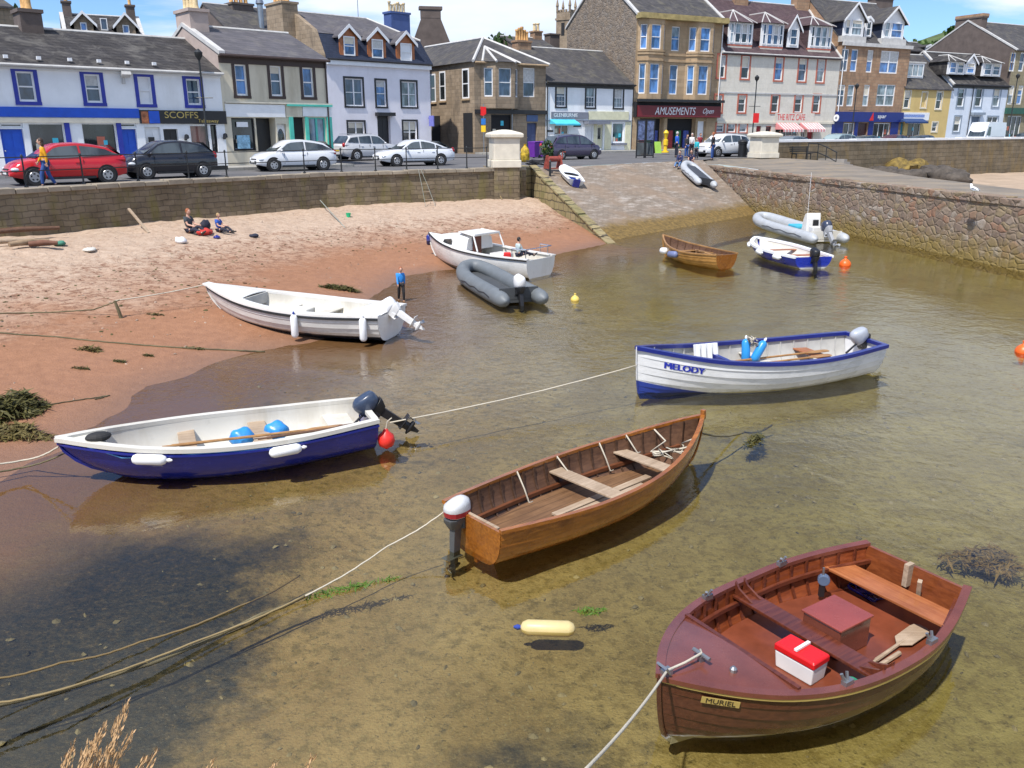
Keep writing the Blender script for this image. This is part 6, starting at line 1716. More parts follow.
for t, tz, lab in ((.385, .05, 'white fender with a blue top hanging amidships on the long white boat'), (.06, .0, 'white fender hanging near the stern of the long white boat')):
 p = E_.pt(t, .8, .10, 1); p.z = .28; fender(lab, E_.w(p), (0, 0, 1), .55, .085, M_white, M_anti if t > .1 else M_white)
F_ = Boat('cabin_boat', 'small white cabin cruiser with a brown companionway door, beside the sand', P(541, 262, .5), P(429, 235, 1.0), 2.0, tw=.78, tm=.45, bp=2.0, sheer=[(0, .62), (.35, .66), (.7, .82), (1, 1.08)], keel=[(0, -.15), (.5, -.2), (.85, -.05), (1, .12)], rake=.6, sec=(.55, 1.0))
F_.hull(twotone('cruiser_gelcoat', (.74, .73, .70), (.02, .02, .025), .04, .03, 1.0), 0, 0); F_.transom(M_gel); F_.inside(M_inw, .02, .6, .12)
F_.gunwale(M_rubber, .05, .05, .0, 36, 0, name='rubbing_band')
F_.gunwale(M_gel, .2, .04, .03, 36, .08, .62)
F_.deck(.56, .995, M_gel, .03, .06); F_.floor(.03, .58, .12, M_inw); F_.thwart(.12, .4, .42, M_inw, name='stern_bench')
cb = MB(); rings = []
for t, w_, hz in ((.52, .72, .49), (.54, .72, .51), (.62, .70, .50), (.72, .60, .36), (.82, .42, .24), (.90, .2, .06)):
 z0 = F_.pt(t, 1).z - .02; x = t * F_.L
 rings.append([(x, -w_, z0), (x, -w_ * .86, z0 + hz * .8), (x, -w_ * .55, z0 + hz), (x, w_ * .55, z0 + hz), (x, w_ * .86, z0 + hz * .8), (x, w_, z0)])
cb.loft(rings); co_ = cb.build('cabin', M_gel, F_.e, smooth=30)
ws = MB(); zc_ = F_.pt(.52, 1).z
for sx in (-1, 1): ws.tube([(.42 * F_.L, sx * .72, zc_), (.46 * F_.L, sx * .68, zc_ + .52), (.60 * F_.L, sx * .55, zc_ + .60)], .03, 6)
ws.tube([(.46 * F_.L, -.68, zc_ + .52), (.46 * F_.L, .68, zc_ + .52)], .03, 6)
ws.prism([(.45 * F_.L, -.66, zc_ + .53), (.62 * F_.L, -.55, zc_ + .56), (.62 * F_.L, .55, zc_ + .56), (.45 * F_.L, .66, zc_ + .53)], (0, 0, .04)); ws.build('cabin_hardtop', M_gel, F_.e)
MB().b2((.515 * F_.L - .03, -.02, .42), (.515 * F_.L, .40, zc_ + .46)).build('companionway_door', mat('brown_door', (.13, .035, .02), .4), F_.e)
for sx in (-1, 1):
 MB().prism([(.66 * F_.L, sx * .665, zc_ + .16), (.76 * F_.L, sx * .545, zc_ + .16), (.745 * F_.L, sx * .525, zc_ + .29), (.665 * F_.L, sx * .64, zc_ + .34)], (0, sx * .05, 0)).build('cabin_window', M_glassd, F_.e)
rl = MB(); pts = [F_.pt(t, 1, -.1, s_) + Vector((0, 0, .34)) for t, s_ in ((.12, 1), (.05, 1), (.02, 1), (.02, -1), (.05, -1), (.12, -1))]; rl.tube(pts, .018, 6)
for p in pts[::2] + [pts[-1]]: rl.tube([p, p - Vector((0, 0, .34))], .015, 6)
rl.build('stern_rail', M_chrome, F_.e)
MB().b2((.30 * F_.L, -.5, .14), (.42 * F_.L, .1, .62)).build('seat_box', M_gel, F_.e, bevel=.03)
p = F_.w((F_.L + .02, .0, .82)); fender('dark blue fender on the bow of the white cabin cruiser', p, (0, 0, 1), .4, .09, M_hullb)
def inflatable(name, label, stern, bow, Wd, r, m, floor_m, z=0.0, nose=.16, trail=.55, rot=None, tilt=0.0, L=None):
 d = bow - stern; L_ = L or Vector((d.x, d.y, 0)).length
 e = thing(name, label, 'boat', (stern.x, stern.y, z), 0, 'small boats in the harbour', rot=(0, -tilt, math.atan2(d.y, d.x)))
 pts, rr = [], []
 hw = Wd / 2 - r
 path = [(-trail, hw, .02, .12), (-trail + .12, hw, .0, .7), (-trail * .4, hw, 0, 1), (.5 * L_, hw, 0, 1), (.72 * L_, hw * .98, .03, 1), (.86 * L_, hw * .80, .10, .97), (.95 * L_, hw * .45, .18, .93), (.975 * L_, 0, .21, .92)]
 full = path + [(x, -y, zz, k) for x, y, zz, k in reversed(path[:-1])]
 fine = []
 for i in range(len(full) - 1):
  for j in range(4):
   u = j / 4; a, b = full[i], full[i + 1]; fine.append(tuple(lerp(p, q, u) for p, q in zip(a, b)))
 fine.append(full[-1])
 for _ in range(3): fine = [fine[0]] + [tuple((fine[i - 1][k] + 2 * fine[i][k] + fine[i + 1][k]) / 4 for k in range(4)) for i in range(1, len(fine) - 1)] + [fine[-1]]
 MB().tube([(x, y, zz + r * .85) for x, y, zz, k in fine], [max(.02, r * k) for *_, k in fine], 14).build('tube', m, e, smooth='all')
 MB().prism([(0, -hw, r * .5), (.75 * L_, -hw, r * .5), (.92 * L_, -hw * .4, r * .8), (.92 * L_, hw * .4, r * .8), (.75 * L_, hw, r * .5), (0, hw, r * .5)], (0, 0, .03)).build('floor', floor_m, e)
 MB().b2((0, -hw, r * .2), (.05, hw, r * 2.0)).build('transom', floor_m, e)
 gl_ = MB()
 for sx in (-1, 1): gl_.tube([(x * L_, sx * (hw + r * 1.02), r * 1.0 + (.02 if i % 2 else -.03)) for i, x in enumerate((.05, .15, .25, .35, .45, .55, .65))], .012, 5)
 gl_.build('grab_line', M_black, e)
 class X: pass
 o = X(); o.e = e; o.L = L_; o.m = mw(e); o.hw = hw; o.r = r; o.pt = lambda t, q, *a: Vector((0, 0, r * 2.0)); o.w = lambda p: o.m @ Vector(p)
 return o
G_ = inflatable('inflatable_dinghy', 'dark grey inflatable dinghy with a white outboard, next to the cabin cruiser', P(519, 297, .2), P(470, 268, .3), 1.62, .235, M_tube, mat('dark_floor', (.06, .065, .07), .7))
Boat.outboard(G_, 0, .50, 1.05, mat('white_cowling', (.72, .72, .72), .3, coat=.3), M_black, R(14), False)
H_ = inflatable('rigid_inflatable', 'pale grey rigid inflatable with a steering console, moored by the rubble quay wall', P(826, 237, .25), P(760, 218, .3), 1.9, .25, M_tubel, M_inw)
Boat.outboard(H_, 0, .55, 1.35, mat('dark_blue_cowling', (.04, .05, .085), .3, coat=.3), mat('grey_leg', (.30, .31, .33), .4), R(50), False)
k = MB(); k.loft([[(x, -.32, z_), (x2, -.32, z2), (x2, .32, z2), (x, .32, z_)] for x, z_, x2, z2 in ((1.3, .2, 1.9, .2), (1.35, .9, 1.75, .85), (1.4, 1.15, 1.6, 1.1))]); k.build('console', M_gel, H_.e, bevel=.03)
MB().b2((1.285, -.2, .55), (1.315, .05, .85)).build('instrument_panel', M_black, H_.e); MB().tube([(1.5, .25, 1.1), (1.5, .27, 2.9)], .008, 5).build('aerial', M_white, H_.e)
MB().b2((.6, -.35, .2), (1.05, .35, .62)).build('seat', M_gel, H_.e, bevel=.04)
MB().box((2.9, 0, .40), (1.0, .6, .14)).build('blue_cover', mat('turquoise_cover', (.06, .42, .58), .6), H_.e, bevel=.04)
I_ = Boat('rowing_boat', 'short orange varnished rowing boat lying by the foot of the slipway', P(727, 256, .45), P(663, 238.5, .65), 1.55, tw=.6, tm=.42, bp=1.9, sheer=[(0, .50), (.4, .45), (.75, .55), (1, .78)], keel=[(0, -.06), (.5, -.1), (1, .02)], rake=.25)
I_.hull(woodmat('pale_varnished_planks', (.34, .16, .035), (.50, .26, .07), .35, .4), 7, .012); I_.transom(W_orange); I_.inside(W_brownin); I_.ribs(W_brownin, 12); I_.gunwale(W_oar, .06, .05)
for t in (.25, .45, .66): I_.thwart(t, .24, .30, W_oar)
I_.floor(.03, .85, .04, W_brownin)
for t, m_, lab in ((.80, M_white, 'white fender at the bow of the orange rowing boat'), (.55, mat('grey_blue_fender', (.15, .18, .33), .5), 'long grey blue fender on the side of the orange rowing boat')):
 p = I_.pt(t, .75, .10, 1); p.z = .3; p1 = I_.pt(t - .05, .8, .1, 1); fender(lab, I_.w(p), I_.m.to_3x3() @ Vector((1, -.1, -.1)), .55 if t < .7 else .4, .12, m_)
rnd = random.Random(9)
rope('brown rope dropped over the thwarts of the orange rowing boat', [I_.w((lerp(.1, .6, rnd.random()) * I_.L, rnd.uniform(-.35, .35), .36 + rnd.random() * .06)) for _ in range(18)], .02, W_oar, name='rope')
J_ = Boat('dinghy', 'small bright blue dinghy with white gunwale and a black outboard, near the orange buoy', P(814, 257, .42), P(756, 238, .55), 1.75, tw=.8, tm=.45, bp=2.8, sheer=[(0, .42), (.4, .42), (.75, .48), (1, .58)], keel=[(0, -.08), (.5, -.1), (1, .04)], rake=.5)
J_.hull(twotone('bright_blue_hull', (.012, .035, .40), (.6, .6, .6), .04), 0, 0); J_.transom(MATS['bright_blue_hull']); J_.inside(M_inw, .02, .97, .08); J_.gunwale(M_white, .16, .08, 0, 34, .03)
J_.floor(.03, .9, .08, mat('reddish_sole', (.40, .22, .15), .6, var=.3)); J_.thwart(.3, .25, .28, W_thw); J_.thwart(.6, .25, .3, W_thw)
J_.outboard(0, .44, .95, M_black, M_black, R(12), False)
for t, lab in ((.82, 'white fender at the bow of the small blue dinghy'), (.5, 'white fender amidships on the small blue dinghy'), (.22, 'white fender near the outboard of the small blue dinghy')):
 p = J_.pt(t, .88, .09, 1); p1 = J_.pt(t - .05, .88, .09, 1); fender(lab, J_.w(p), J_.m.to_3x3() @ (p1 - p), .42, .09, M_white)
def slip_z(x, y):
 n = (SL_TR - SL_TL).cross(SL_BL - SL_TL); d = n.dot(SL_TL)
 return (d - n.x * x - n.y * y) / n.z
def slip_px(px, py):
 n = (SL_TR - SL_TL).cross(SL_BL - SL_TL).normalized()
 return hit(px, py, SL_TL, n)
sdn = (SL_BL - SL_TL).normalized()
def lie_on_slip(e, p, head):
 """rest on the slope at p, long axis along head (unit, in the slope)"""
 n = (SL_TR - SL_TL).cross(SL_BL - SL_TL).normalized()
 if n.z < 0: n = -n
 x = (head - n * head.dot(n)).normalized(); y = n.cross(x)
 e.location = p; e.rotation_euler = Matrix((x, y, n)).transposed().to_euler()
a, b = slip_px(575, 187), slip_px(560, 170)
K_ = Boat('tender', 'small white tender with a blue patch inside, drawn up on the slipway', a, b, 1.05, tw=.8, tm=.5, bp=2.6, sheer=[(0, .34), (.5, .34), (1, .42)], keel=[(0, .0), (.5, .0), (1, .12)], rake=.4, L=2.25)
lie_on_slip(K_.e, a + Vector((0, 0, .02)), (b - a).normalized())
K_.hull(M_gel, 0, 0); K_.transom(M_gel); K_.inside(M_inw, .02, .95, .08); K_.gunwale(M_white, .12, .05, 0, 30, .03); K_.deck(.45, .99, M_white, .02, .05); K_.floor(.03, .5, .12, M_anti); K_.thwart(.3, .22, .3, M_white)
MB().b2((-.10, -.18, .0), (-.01, .18, .40)).build('dark_motor_bracket', M_hullb, K_.e)
a, b = slip_px(707, 188), slip_px(686, 170)
M2 = inflatable('inflatable_tender', 'grey inflatable tender with a dark cover, beached near the top of the slipway', a, b, 1.5, .22, M_tubel, mat('dark_cover', (.05, .055, .065), .6), L=3.1, trail=.4)
lie_on_slip(M2.e, a + (b - a).normalized() * .4 + Vector((0, 0, .02)), (b - a).normalized())
MB().loft([[(x, -.62, .30), (x, -.3, .42), (x, .3, .42), (x, .62, .30)] for x in (.1, .8, 1.8, 2.6)], False, False).build('cover', MATS['dark_cover'], M2.e)
M_hub = mat('alloy_wheel', (.50, .50, .52), .3, .7)
M_lamp = mat('clear_headlamp', (.62, .66, .70), .12, 0, coat=.6)
M_tail = mat('red_tail_lamp', (.40, .008, .01), .2, coat=.5)
M_plate = mat('yellow_number_plate', (.72, .52, .05), .5)
M_platew = mat('white_number_plate', (.74, .74, .72), .5)
SHAPES = {  # L, W, H, belt height, sill; upper outline A(front base) B(roof front) C(roof rear) D(rear base); bonnet height at nose, boot height; wheel x, radius
 'hatch': dict(L=4.05, W=1.74, H=1.48, drop=.17, belt=.92, A=1.15, B=.28, C=-1.40, D=-1.97, nose=.68, tail=.96, wx=(1.27, -1.25), wr=.31),
 'mini':  dict(L=3.8, W=1.66, H=1.52, drop=.16, belt=.96, A=1.25, B=.30, C=-1.30, D=-1.80, nose=.72, tail=.98, wx=(1.18, -1.18), wr=.30),
 'saloon': dict(L=4.55, W=1.76, H=1.42, drop=.20, belt=.90, A=1.08, B=.25, C=-1.15, D=-2.05, nose=.66, tail=.94, wx=(1.38, -1.32), wr=.31),
 'suv':   dict(L=4.4, W=1.84, H=1.66, belt=1.06, A=1.20, B=.42, C=-1.6, D=-2.08, nose=.86, tail=1.08, wx=(1.33, -1.28), wr=.36),
 'mpv':   dict(L=4.3, W=1.78, H=1.63, belt=.98, A=1.55, B=.45, C=-1.45, D=-2.0, nose=.74, tail=1.0, wx=(1.36, -1.32), wr=.31),
 'van':   dict(L=5.7, W=2.0, H=2.75, belt=1.25, A=1.95, B=1.25, C=-2.78, D=-2.83, drop=.02, nose=1.02, tail=1.3, wx=(1.75, -1.6), wr=.35),
}
def car(label, colour, pos, head, kind, group='cars parked along the seafront', front_plate=True, cat='car', name=None):
 """pos: ground point under the middle of the car; head: unit vector it faces"""
 s = SHAPES[kind]; L, W, H = s['L'], s['W'], s['H']; hw = W / 2
 e = thing(name or ('parked_van' if kind == 'van' else 'parked_car'), label, cat, pos, math.atan2(head[1], head[0]), group)
 x0, x1 = -L / 2, L / 2; belt = s['belt']
 topz = lambda x: smooth([(x0, s['tail'] - .14), (x0 + .14, s['tail']), (s['D'], belt), (s['A'], belt), (lerp(s['A'], x1, .5), lerp(belt, s['nose'], .38) + .015), (x1 - .14, s['nose']), (x1, s['nose'] - .2)], x)
 wid = lambda x: hw * smooth([(x0, .80), (x0 + .2, .93), (x0 + .8, 1), (x1 - .9, 1), (x1 - .25, .92), (x1, .74)], x)
 bot = lambda x: .22 + .12 * max(0, (abs(x) - L / 2 + .5) / .5)
 rings = []
 n = 26
 for i in range(n + 1):
  x = lerp(x0, x1, i / n); w = wid(x); zt = topz(x); zb = bot(x)
  half = [(w * .90, zb), (w * .985, lerp(zb, zt, .18)), (w, lerp(zb, zt, .5)), (w * .985, lerp(zb, zt, .78)), (w * .93, zt - .03), (w * .84, zt + .005), (w * .4, zt + .03)]
  rings.append([(x, y, z) for y, z in half] + [(x, -y, z) for y, z in reversed(half)])
 body = MB().loft(rings)
 up = lambda x: smooth([(s['D'], belt - .02), (s['C'], H - .05), (lerp(s['C'], s['B'], .5), H), (s['B'], H - .035), (s['A'], belt - .02)], x) if False else interp([(s['D'], belt - .02), (s['C'], H - s.get('drop', .12)), (lerp(s['C'], s['B'], .3), H - s.get('drop', .12) * .4), (lerp(s['C'], s['B'], .65), H), (s['B'], H - .035), (lerp(s['B'], s['A'], .25), lerp(H, belt, .17)), (s['A'], belt - .02)], x)
 def yw(x, z):
  f = (z - belt) / (H - belt); return wid(max(x0 + .5, min(x1 - .8, x))) * (.935 - (.20 if kind != 'van' else .06) * f)
 xs_ = sorted({lerp(s['D'], s['A'], i / 18) for i in range(19)} | {s['B'], s['C']})
 body.loft([[(x, yw(x, belt), belt - .06), (x, yw(x, up(x)), up(x) - .015), (x, yw(x, up(x)) * .86, up(x) + .012), (x, yw(x, up(x)) * .4, up(x) + .03), (x, -yw(x, up(x)) * .4, up(x) + .03), (x, -yw(x, up(x)) * .86, up(x) + .012), (x, -yw(x, up(x)), up(x) - .015), (x, -yw(x, belt), belt - .06)] for x in xs_])
 body.build('body', colour, e, smooth=35)
 zt_, zb_ = H - .13, belt + .035
 A, B, C, D = s['A'], s['B'], s['C'], s['D']
 xa = lambda z: lerp(A, B, (z - belt) / (H - belt)) - .12
 xd = lambda z: lerp(D, C, (z - belt) / (H - belt)) + (.14 if kind not in ('suv', 'mpv') else .10)
 splits = {'van': [(.62, 1.0)], 'hatch': [(0, .50), (.53, 1)], 'mini': [(0, .46), (.49, 1)]}.get(kind, [(0, .28), (.31, .62), (.65, 1)])
 for sd in (1, -1):
  for f0, f1 in splits:
   if kind == 'van':
    q = [(.75, zb_ + .1), (1.62, zb_ + .1), (1.25, zt_ - .35), (.75, zt_ - .35)]
   else:
    xl, xh = D + .22, A - .22; xs2 = [lerp(lerp(xl, xh, f0), lerp(xl, xh, f1), j / 6) for j in range(7)]
    lo = lambda x: belt + .035 + .07 * max(0, (.2 - x) / 1.6)
    q = [(x, lo(x)) for x in xs2] + [(x, max(lo(x) + .012, up(x) - .085)) for x in reversed(xs2)]
   MB().poly([(x, sd * (yw(x, z) + .012), z) for x, z in q]).build('side_window', M_carglass, e)
 if kind == 'van':
  for sd in (1, -1): MB().b2((-2.3, sd * (hw + .004), 1.2), (.45, sd * (hw + .012), 1.26)).build('body_trim', mat('grey_trim', (.3, .3, .31), .6), e)
 def screen(nm, xb, xt, f):
  zb2, zt2 = belt + .03, H - .10; o = .02 * f
  xq = lambda z: lerp(xb, xt, (z - belt) / (H - belt)) + o
  q = [(xq(zb2), yw(xq(zb2), zb2) * .90, zb2 + .02), (xq(zt2), yw(xq(zt2), zt2) * .86, zt2 + .02), (xq(zt2), -yw(xq(zt2), zt2) * .86, zt2 + .02), (xq(zb2), -yw(xq(zb2), zb2) * .90, zb2 + .02)]
  MB().poly(q).build(nm, M_carglass, e)
 screen('windscreen', A, B, 1);
 if kind != 'van': screen('rear_window', D, C, -1)
 for wx in s['wx']:
  for sd in (1, -1):
   y = sd * (wid(wx) * 1.0); r = s['wr']
   MB().cyl((wx, y - sd * .25, r + .02), (wx, y + sd * .004, r + .02), r * 1.17, n=22).build('wheel_arch', M_dark, e)
   w = MB().lathe([(r * .6, -.09), (r * .93, -.10), (r, -.07), (r, .07), (r * .93, .10), (r * .6, .09)], (wx, y - sd * .075, r), 22, 0, Euler((R(90), 0, 0)).to_matrix()).build('wheel', M_rubber, e, smooth=40)
   rm = MB(); rm.cyl((wx, y + sd * .0, r), (wx, y + sd * .022, r), r * .64, r * .58, 18)
   rm.build('rim', M_hub, w)
   sp = MB()
   for k in range(5):
    a = 2 * PI * k / 5 + .3; sp.box((wx + math.cos(a) * r * .36, y + sd * .024, r + math.sin(a) * r * .36), (r * .16, .006, r * .22), (0, -a, 0))
   sp.build('rim_gaps', M_dark, w)
 for sd in (1, -1):
  zf = s['nose'] - .12
  MB().ball((x1 - .26, sd * wid(x1 - .3) * .84, zf + .02), .21, .13, .085, 12, 8).build('headlight', M_lamp, e, smooth='all')
  MB().ball((x0 + .10, sd * wid(x0 + .1) * .86, belt - .06), .12, .11, .16, 12, 8).build('tail_light', M_tail, e, smooth='all')
  MB().ball((A - .28, sd * (hw + .07), belt + .05), .07, .10, .07, 10, 7).build('wing_mirror', colour, e, smooth='all')
  hb = MB()
  for x in ((.05, -.85) if kind not in ('hatch', 'mini', 'van') else (-.25,)): hb.box((x, sd * (hw + .003), belt - .14), (.17, .03, .03))
  hb.build('door_handle', colour if kind != 'van' else M_black, e)
  sm = MB()
  for x in ((A - .42, -.25, -1.05) if kind not in ('hatch', 'mini') else (A - .42, -.45)): sm.b2((x - .006, sd * (hw - .03), .36), (x + .006, sd * (hw + .0025), belt - .03))
  sm.build('door_gap', M_dark, e)
  MB().b2((s['wx'][1] + .42, sd * (hw - .08), .20), (s['wx'][0] - .42, sd * (hw - .005), .29)).build('sill', M_black, e)
 MB().b2((x1 - .12, -.50, .36), (x1 + .012, .50, .50)).build('lower_grille', M_black, e); MB().b2((x1 - .16, -.36, s['nose'] - .16), (x1 - .02, .36, s['nose'] - .08)).build('grille', M_black, e)
 MB().b2((x0 - .012, -.6, .30), (x0 + .1, .6, .42)).build('rear_bumper', M_black, e)
 MB().b2((x1 + .013, -.26, .40), (x1 + .022, .26, .51)).build('front_number_plate', M_platew, e); MB().b2((x0 - .025, -.26, .62), (x0 - .006, .26, .73)).build('rear_number_plate', M_plate, e)
 if kind in ('suv', 'mpv'):
  for sd in (1, -1): MB().tube([(C, sd * hw * .66, H + .03), (B - .3, sd * hw * .66, H + .05)], .02, 6).build('roof_rail', M_steel, e)
 return e
wd = lambda i: (WL[i + 1] - WL[i]).normalized()
def along(px, py, d, side, kind):
 """centre of a car whose wheels on our side touch the road at that place"""
 p = P(px, py, ZS + .004); n = Vector((-d.y, d.x, 0))
 return p + n * SHAPES[kind]['W'] / 2 * side
paint = lambda n, c, r=.22: mat(n, c, r, 0, .04, 1, coat=.7)
d0 = Vector((math.sin(R(42)), math.cos(R(42)), 0)); d1 = Vector((math.sin(R(48)), math.cos(R(48)), 0)); d2 = Vector((math.sin(R(60)), math.cos(R(60)), 0))
d3 = Vector((math.sin(R(56)), math.cos(R(56)), 0))
car('bright red hatchback parked by the railing, behind the woman in yellow', paint('red_car_paint', (.55, .010, .014)), along(74, 184.4, d1, 1, 'hatch'), -d1, 'hatch')
car('black compact hatchback parked in front of the black shop sign with gold letters', paint('black_car_paint', (.018, .017, .022)), along(177, 178.2, d1, 1, 'mini'), -d1, 'mini')
car('white hatchback parked in front of the turquoise shop', paint('white_car_paint', (.74, .75, .77)), along(300, 171, d3, 1, 'hatch'), -d3, 'hatch')
car('silver white crossover at the foot of the white mansard house, its tail to the left', paint('silver_car_paint', (.62, .63, .65)), along(374, 160.5, d1, 1, 'suv') , d1, 'suv')
car('white saloon with a sloping roof parked by the wall, before the stone corner building', paint('white_saloon_paint', (.72, .74, .77)), along(420, 166, d2, 1, 'saloon'), -d2, 'saloon')
car('dark purple people carrier facing right, in front of the cyan awning', paint('purple_car_paint', (.055, .045, .085), .25), along(578, 159.5, d2, 1, 'mpv'), d2, 'mpv')
car('white off-roader half hidden by the right gate pillar', paint('white_suv_paint', (.73, .74, .75)), along(731, 157, d2, 1, 'suv'), -d2, 'suv')
pv = (par[1] - par[0]).normalized(); pvn = Vector((-pv.y, pv.x, 0))
def behind_parapet(px, off):
 o = par[0] + pvn * off; h_ = hit(px, 138, Vector((o.x, o.y, 0)), Vector((pv.y, -pv.x, 0))); h_.z = ZS + .004; return h_
for px_, off, k, nm, c, sgn, lab in ((790, 4, 'hatch', 'grey_car_paint', (.16, .18, .19), -1, 'grey hatchback below the striped awnings, its roof over the white coping'),
  (838, 4, 'mpv', 'pale_teal_paint', (.28, .36, .36), -1, 'pale grey green car behind the promenade wall, left of the blue shop'),
  (868, 4, 'hatch', 'dark_green_paint', (.03, .05, .05), 1, 'dark green car behind the promenade wall under the red emblem'),
  (893, 4, 'mini', 'dark_red_paint', (.06, .012, .015), -1, 'very dark red car behind the promenade wall before the blue shop'),
  (924, 4, 'hatch', 'charcoal_paint', (.03, .032, .035), 1, 'charcoal car behind the promenade wall before the yellow house')):
 car(lab, paint(nm, c), behind_parapet(px_, off), pv * sgn, k)
car('white panel van parked before the pale blue and white house', paint('white_van_paint', (.74, .76, .79)), behind_parapet(984, 5), -pv, 'van', 'vans', cat='van')
car('dark car at the right edge, just beyond the white van', paint('dark_blue_paint', (.02, .025, .035)), behind_parapet(1030, 5), pv, 'suv')
def skin_chain(name, joints, bones, m, parent, sub=1, extra=None):
 """joints: {key: (pos, radius)}; one continuous skinned surface; extra: MB joined in"""
 keys = list(joints); idx = {k: i for i, k in enumerate(keys)}
 me = bpy.data.meshes.new(name)
 me.from_pydata([joints[k][0] for k in keys], [(idx[a], idx[b]) for a, b in bones], [])
 o = bpy.data.objects.new(name, me); COL.objects.link(o)
 md = o.modifiers.new('Skin', 'SKIN'); md.use_smooth_shade = True
 if not me.skin_vertices: me.skin_vertices.new()
 for k in keys:
  r = joints[k][1]; v = me.skin_vertices[0].data[idx[k]]
  v.radius = r if isinstance(r, tuple) else (r, r); v.use_root = False
 me.skin_vertices[0].data[0].use_root = True
 sb = o.modifiers.new('Sub', 'SUBSURF'); sb.levels = sub; sb.render_levels = sub
 bpy.context.view_layer.update()
 new = bpy.data.meshes.new_from_object(o.evaluated_get(bpy.context.evaluated_depsgraph_get()))
 bpy.data.objects.remove(o); bpy.data.meshes.remove(me)
 if extra:
  bm = bmesh.new(); bm.from_mesh(new)
  vs = [bm.verts.new(v) for v in extra.v]
  for f in extra.f:
   try: bm.faces.new([vs[i] for i in f]).smooth = True
   except ValueError: pass
  bm.normal_update(); bm.to_mesh(new); bm.free()
 new.name = name; new.materials.clear(); new.materials.append(m)
 ob = bpy.data.objects.new(name, new); COL.objects.link(ob); ob.parent = parent
 return ob
def V3(*a): return Vector(a)
def person(label, pos, heading, pose, H=1.72, top=None, legs=None, hair=None, shoes=None, long_hair=False, bare_legs=False, skirt=False, short_sleeve=False, group=None, rz_head=0, coat_len=0):
 e = thing('person', label, 'person', pos, heading, group)
 k = H / 1.75
 J = {}
 lean = pose.get('lean', 0)
 pz = pose.get('pelvis', .93)
 pel = V3(pose.get('px', 0), 0, pz)
 sp = V3(math.sin(lean), 0, math.cos(lean))
 J['pelvis'] = pel; J['waist'] = pel + sp * .16; J['chest'] = pel + sp * .36; J['neck0'] = pel + sp * .50; J['neck'] = pel + sp * .565; J['chin'] = pel + sp * .62 + V3(.01, 0, 0)
 head = pel + sp * .70 + V3(.025 + pose.get('hx', 0), 0, 0)
 for s_, sy in (('l', 1), ('r', -1)):
  J['sh' + s_] = pel + sp * .465 + V3(0, sy * .155, 0)
  ua, fa = pose['arm_' + s_]
  J['el' + s_] = J['sh' + s_] + V3(*ua).normalized() * .28
  J['wr' + s_] = J['el' + s_] + V3(*fa).normalized() * .245
  J['pa' + s_] = J['wr' + s_] + V3(*fa).normalized() * .075
  J['hip' + s_] = pel + V3(0, sy * .09, -.03)
  th, sh_ = pose['leg_' + s_]
  J['kn' + s_] = J['hip' + s_] + V3(*th).normalized() * .43
  J['an' + s_] = J['kn' + s_] + V3(*sh_).normalized() * .40
  ft = pose.get('foot_' + s_, (1, 0, -.12))
  J['to' + s_] = J['an' + s_] + V3(*ft).normalized() * .17 + V3(0, 0, -.035)
 S = lambda v: tuple(v * k)
 rad = dict(pelvis=(.125, .10), waist=(.115, .09), chest=(.135, .10), neck0=(.07, .06), neck=.048, chin=.05)
 for s_ in 'lr': rad.update({'sh' + s_: .058, 'el' + s_: .042, 'wr' + s_: .030, 'pa' + s_: (.036, .018), 'hip' + s_: .088, 'kn' + s_: .058, 'an' + s_: .040, 'to' + s_: .032})
 def sc(r, f=1.0, g=0.0): return tuple((x * f + g) * k for x in r) if isinstance(r, tuple) else (r * f + g) * k
 bones = [('pelvis', 'waist'), ('waist', 'chest'), ('chest', 'neck0'), ('neck0', 'neck'), ('neck', 'chin')]
 arm, leg = [], []
 for s_ in 'lr':
  arm += [('chest', 'sh' + s_), ('sh' + s_, 'el' + s_), ('el' + s_, 'wr' + s_)]
  leg += [('pelvis', 'hip' + s_), ('hip' + s_, 'kn' + s_), ('kn' + s_, 'an' + s_)]
 hands = [('wr' + s_, 'pa' + s_) for s_ in 'lr']; feet = [('an' + s_, 'to' + s_) for s_ in 'lr']
 bd = {q: (S(J[q]), sc(rad[q])) for q in J}
 ex = MB()
 hm = Euler((0, 0, rz_head)).to_matrix(); hc = head * k
 ex.ball(hc, .098 * k, .078 * k, .118 * k, 16, 12, 0, hm)
 ex.ball(hc + hm @ V3(.098, 0, -.012) * k, .022 * k, .014 * k, .022 * k, 8, 6)
 for sy in (1, -1): ex.ball(hc + hm @ V3(-.005, sy * .08, -.005) * k, .018 * k, .010 * k, .030 * k, 8, 6)
 for s_, sy in (('l', 1), ('r', -1)):
  fd = (J['pa' + s_] - J['wr' + s_]).normalized(); a = fd.orthogonal().normalized() if abs(fd.z) < .5 else V3(1, 0, 0)
  a = (a - fd * a.dot(fd)).normalized(); b = fd.cross(a)
  for q, (o_, l_) in enumerate(((-.028, .062), (-.009, .075), (.010, .070), (.028, .055))):
   p0 = J['pa' + s_] - fd * .02 + a * o_; ex.tube([p0 * k, (p0 + fd * l_ * .6) * k, (p0 + fd * l_ + b * sy * -.02) * k], [.0095 * k, .009 * k, .007 * k], 6)
  p0 = J['wr' + s_] + fd * .03 + a * .03; ex.tube([p0 * k, (p0 + a * .03 + fd * .025) * k, (p0 + a * .035 + fd * .055) * k], [.011 * k, .010 * k, .008 * k], 6)
 skin_chain('body', bd, bones + arm + leg + hands + feet, M_skin, e, 1, ex)
 fc = MB()
 for sy in (1, -1): fc.ball(hc + hm @ V3(.088, sy * .032, .012) * k, .010 * k, .013 * k, .008 * k, 8, 6)
 fc.box(hc + hm @ V3(.090, 0, -.05) * k, (.012 * k, .045 * k, .008 * k), hm.to_euler())
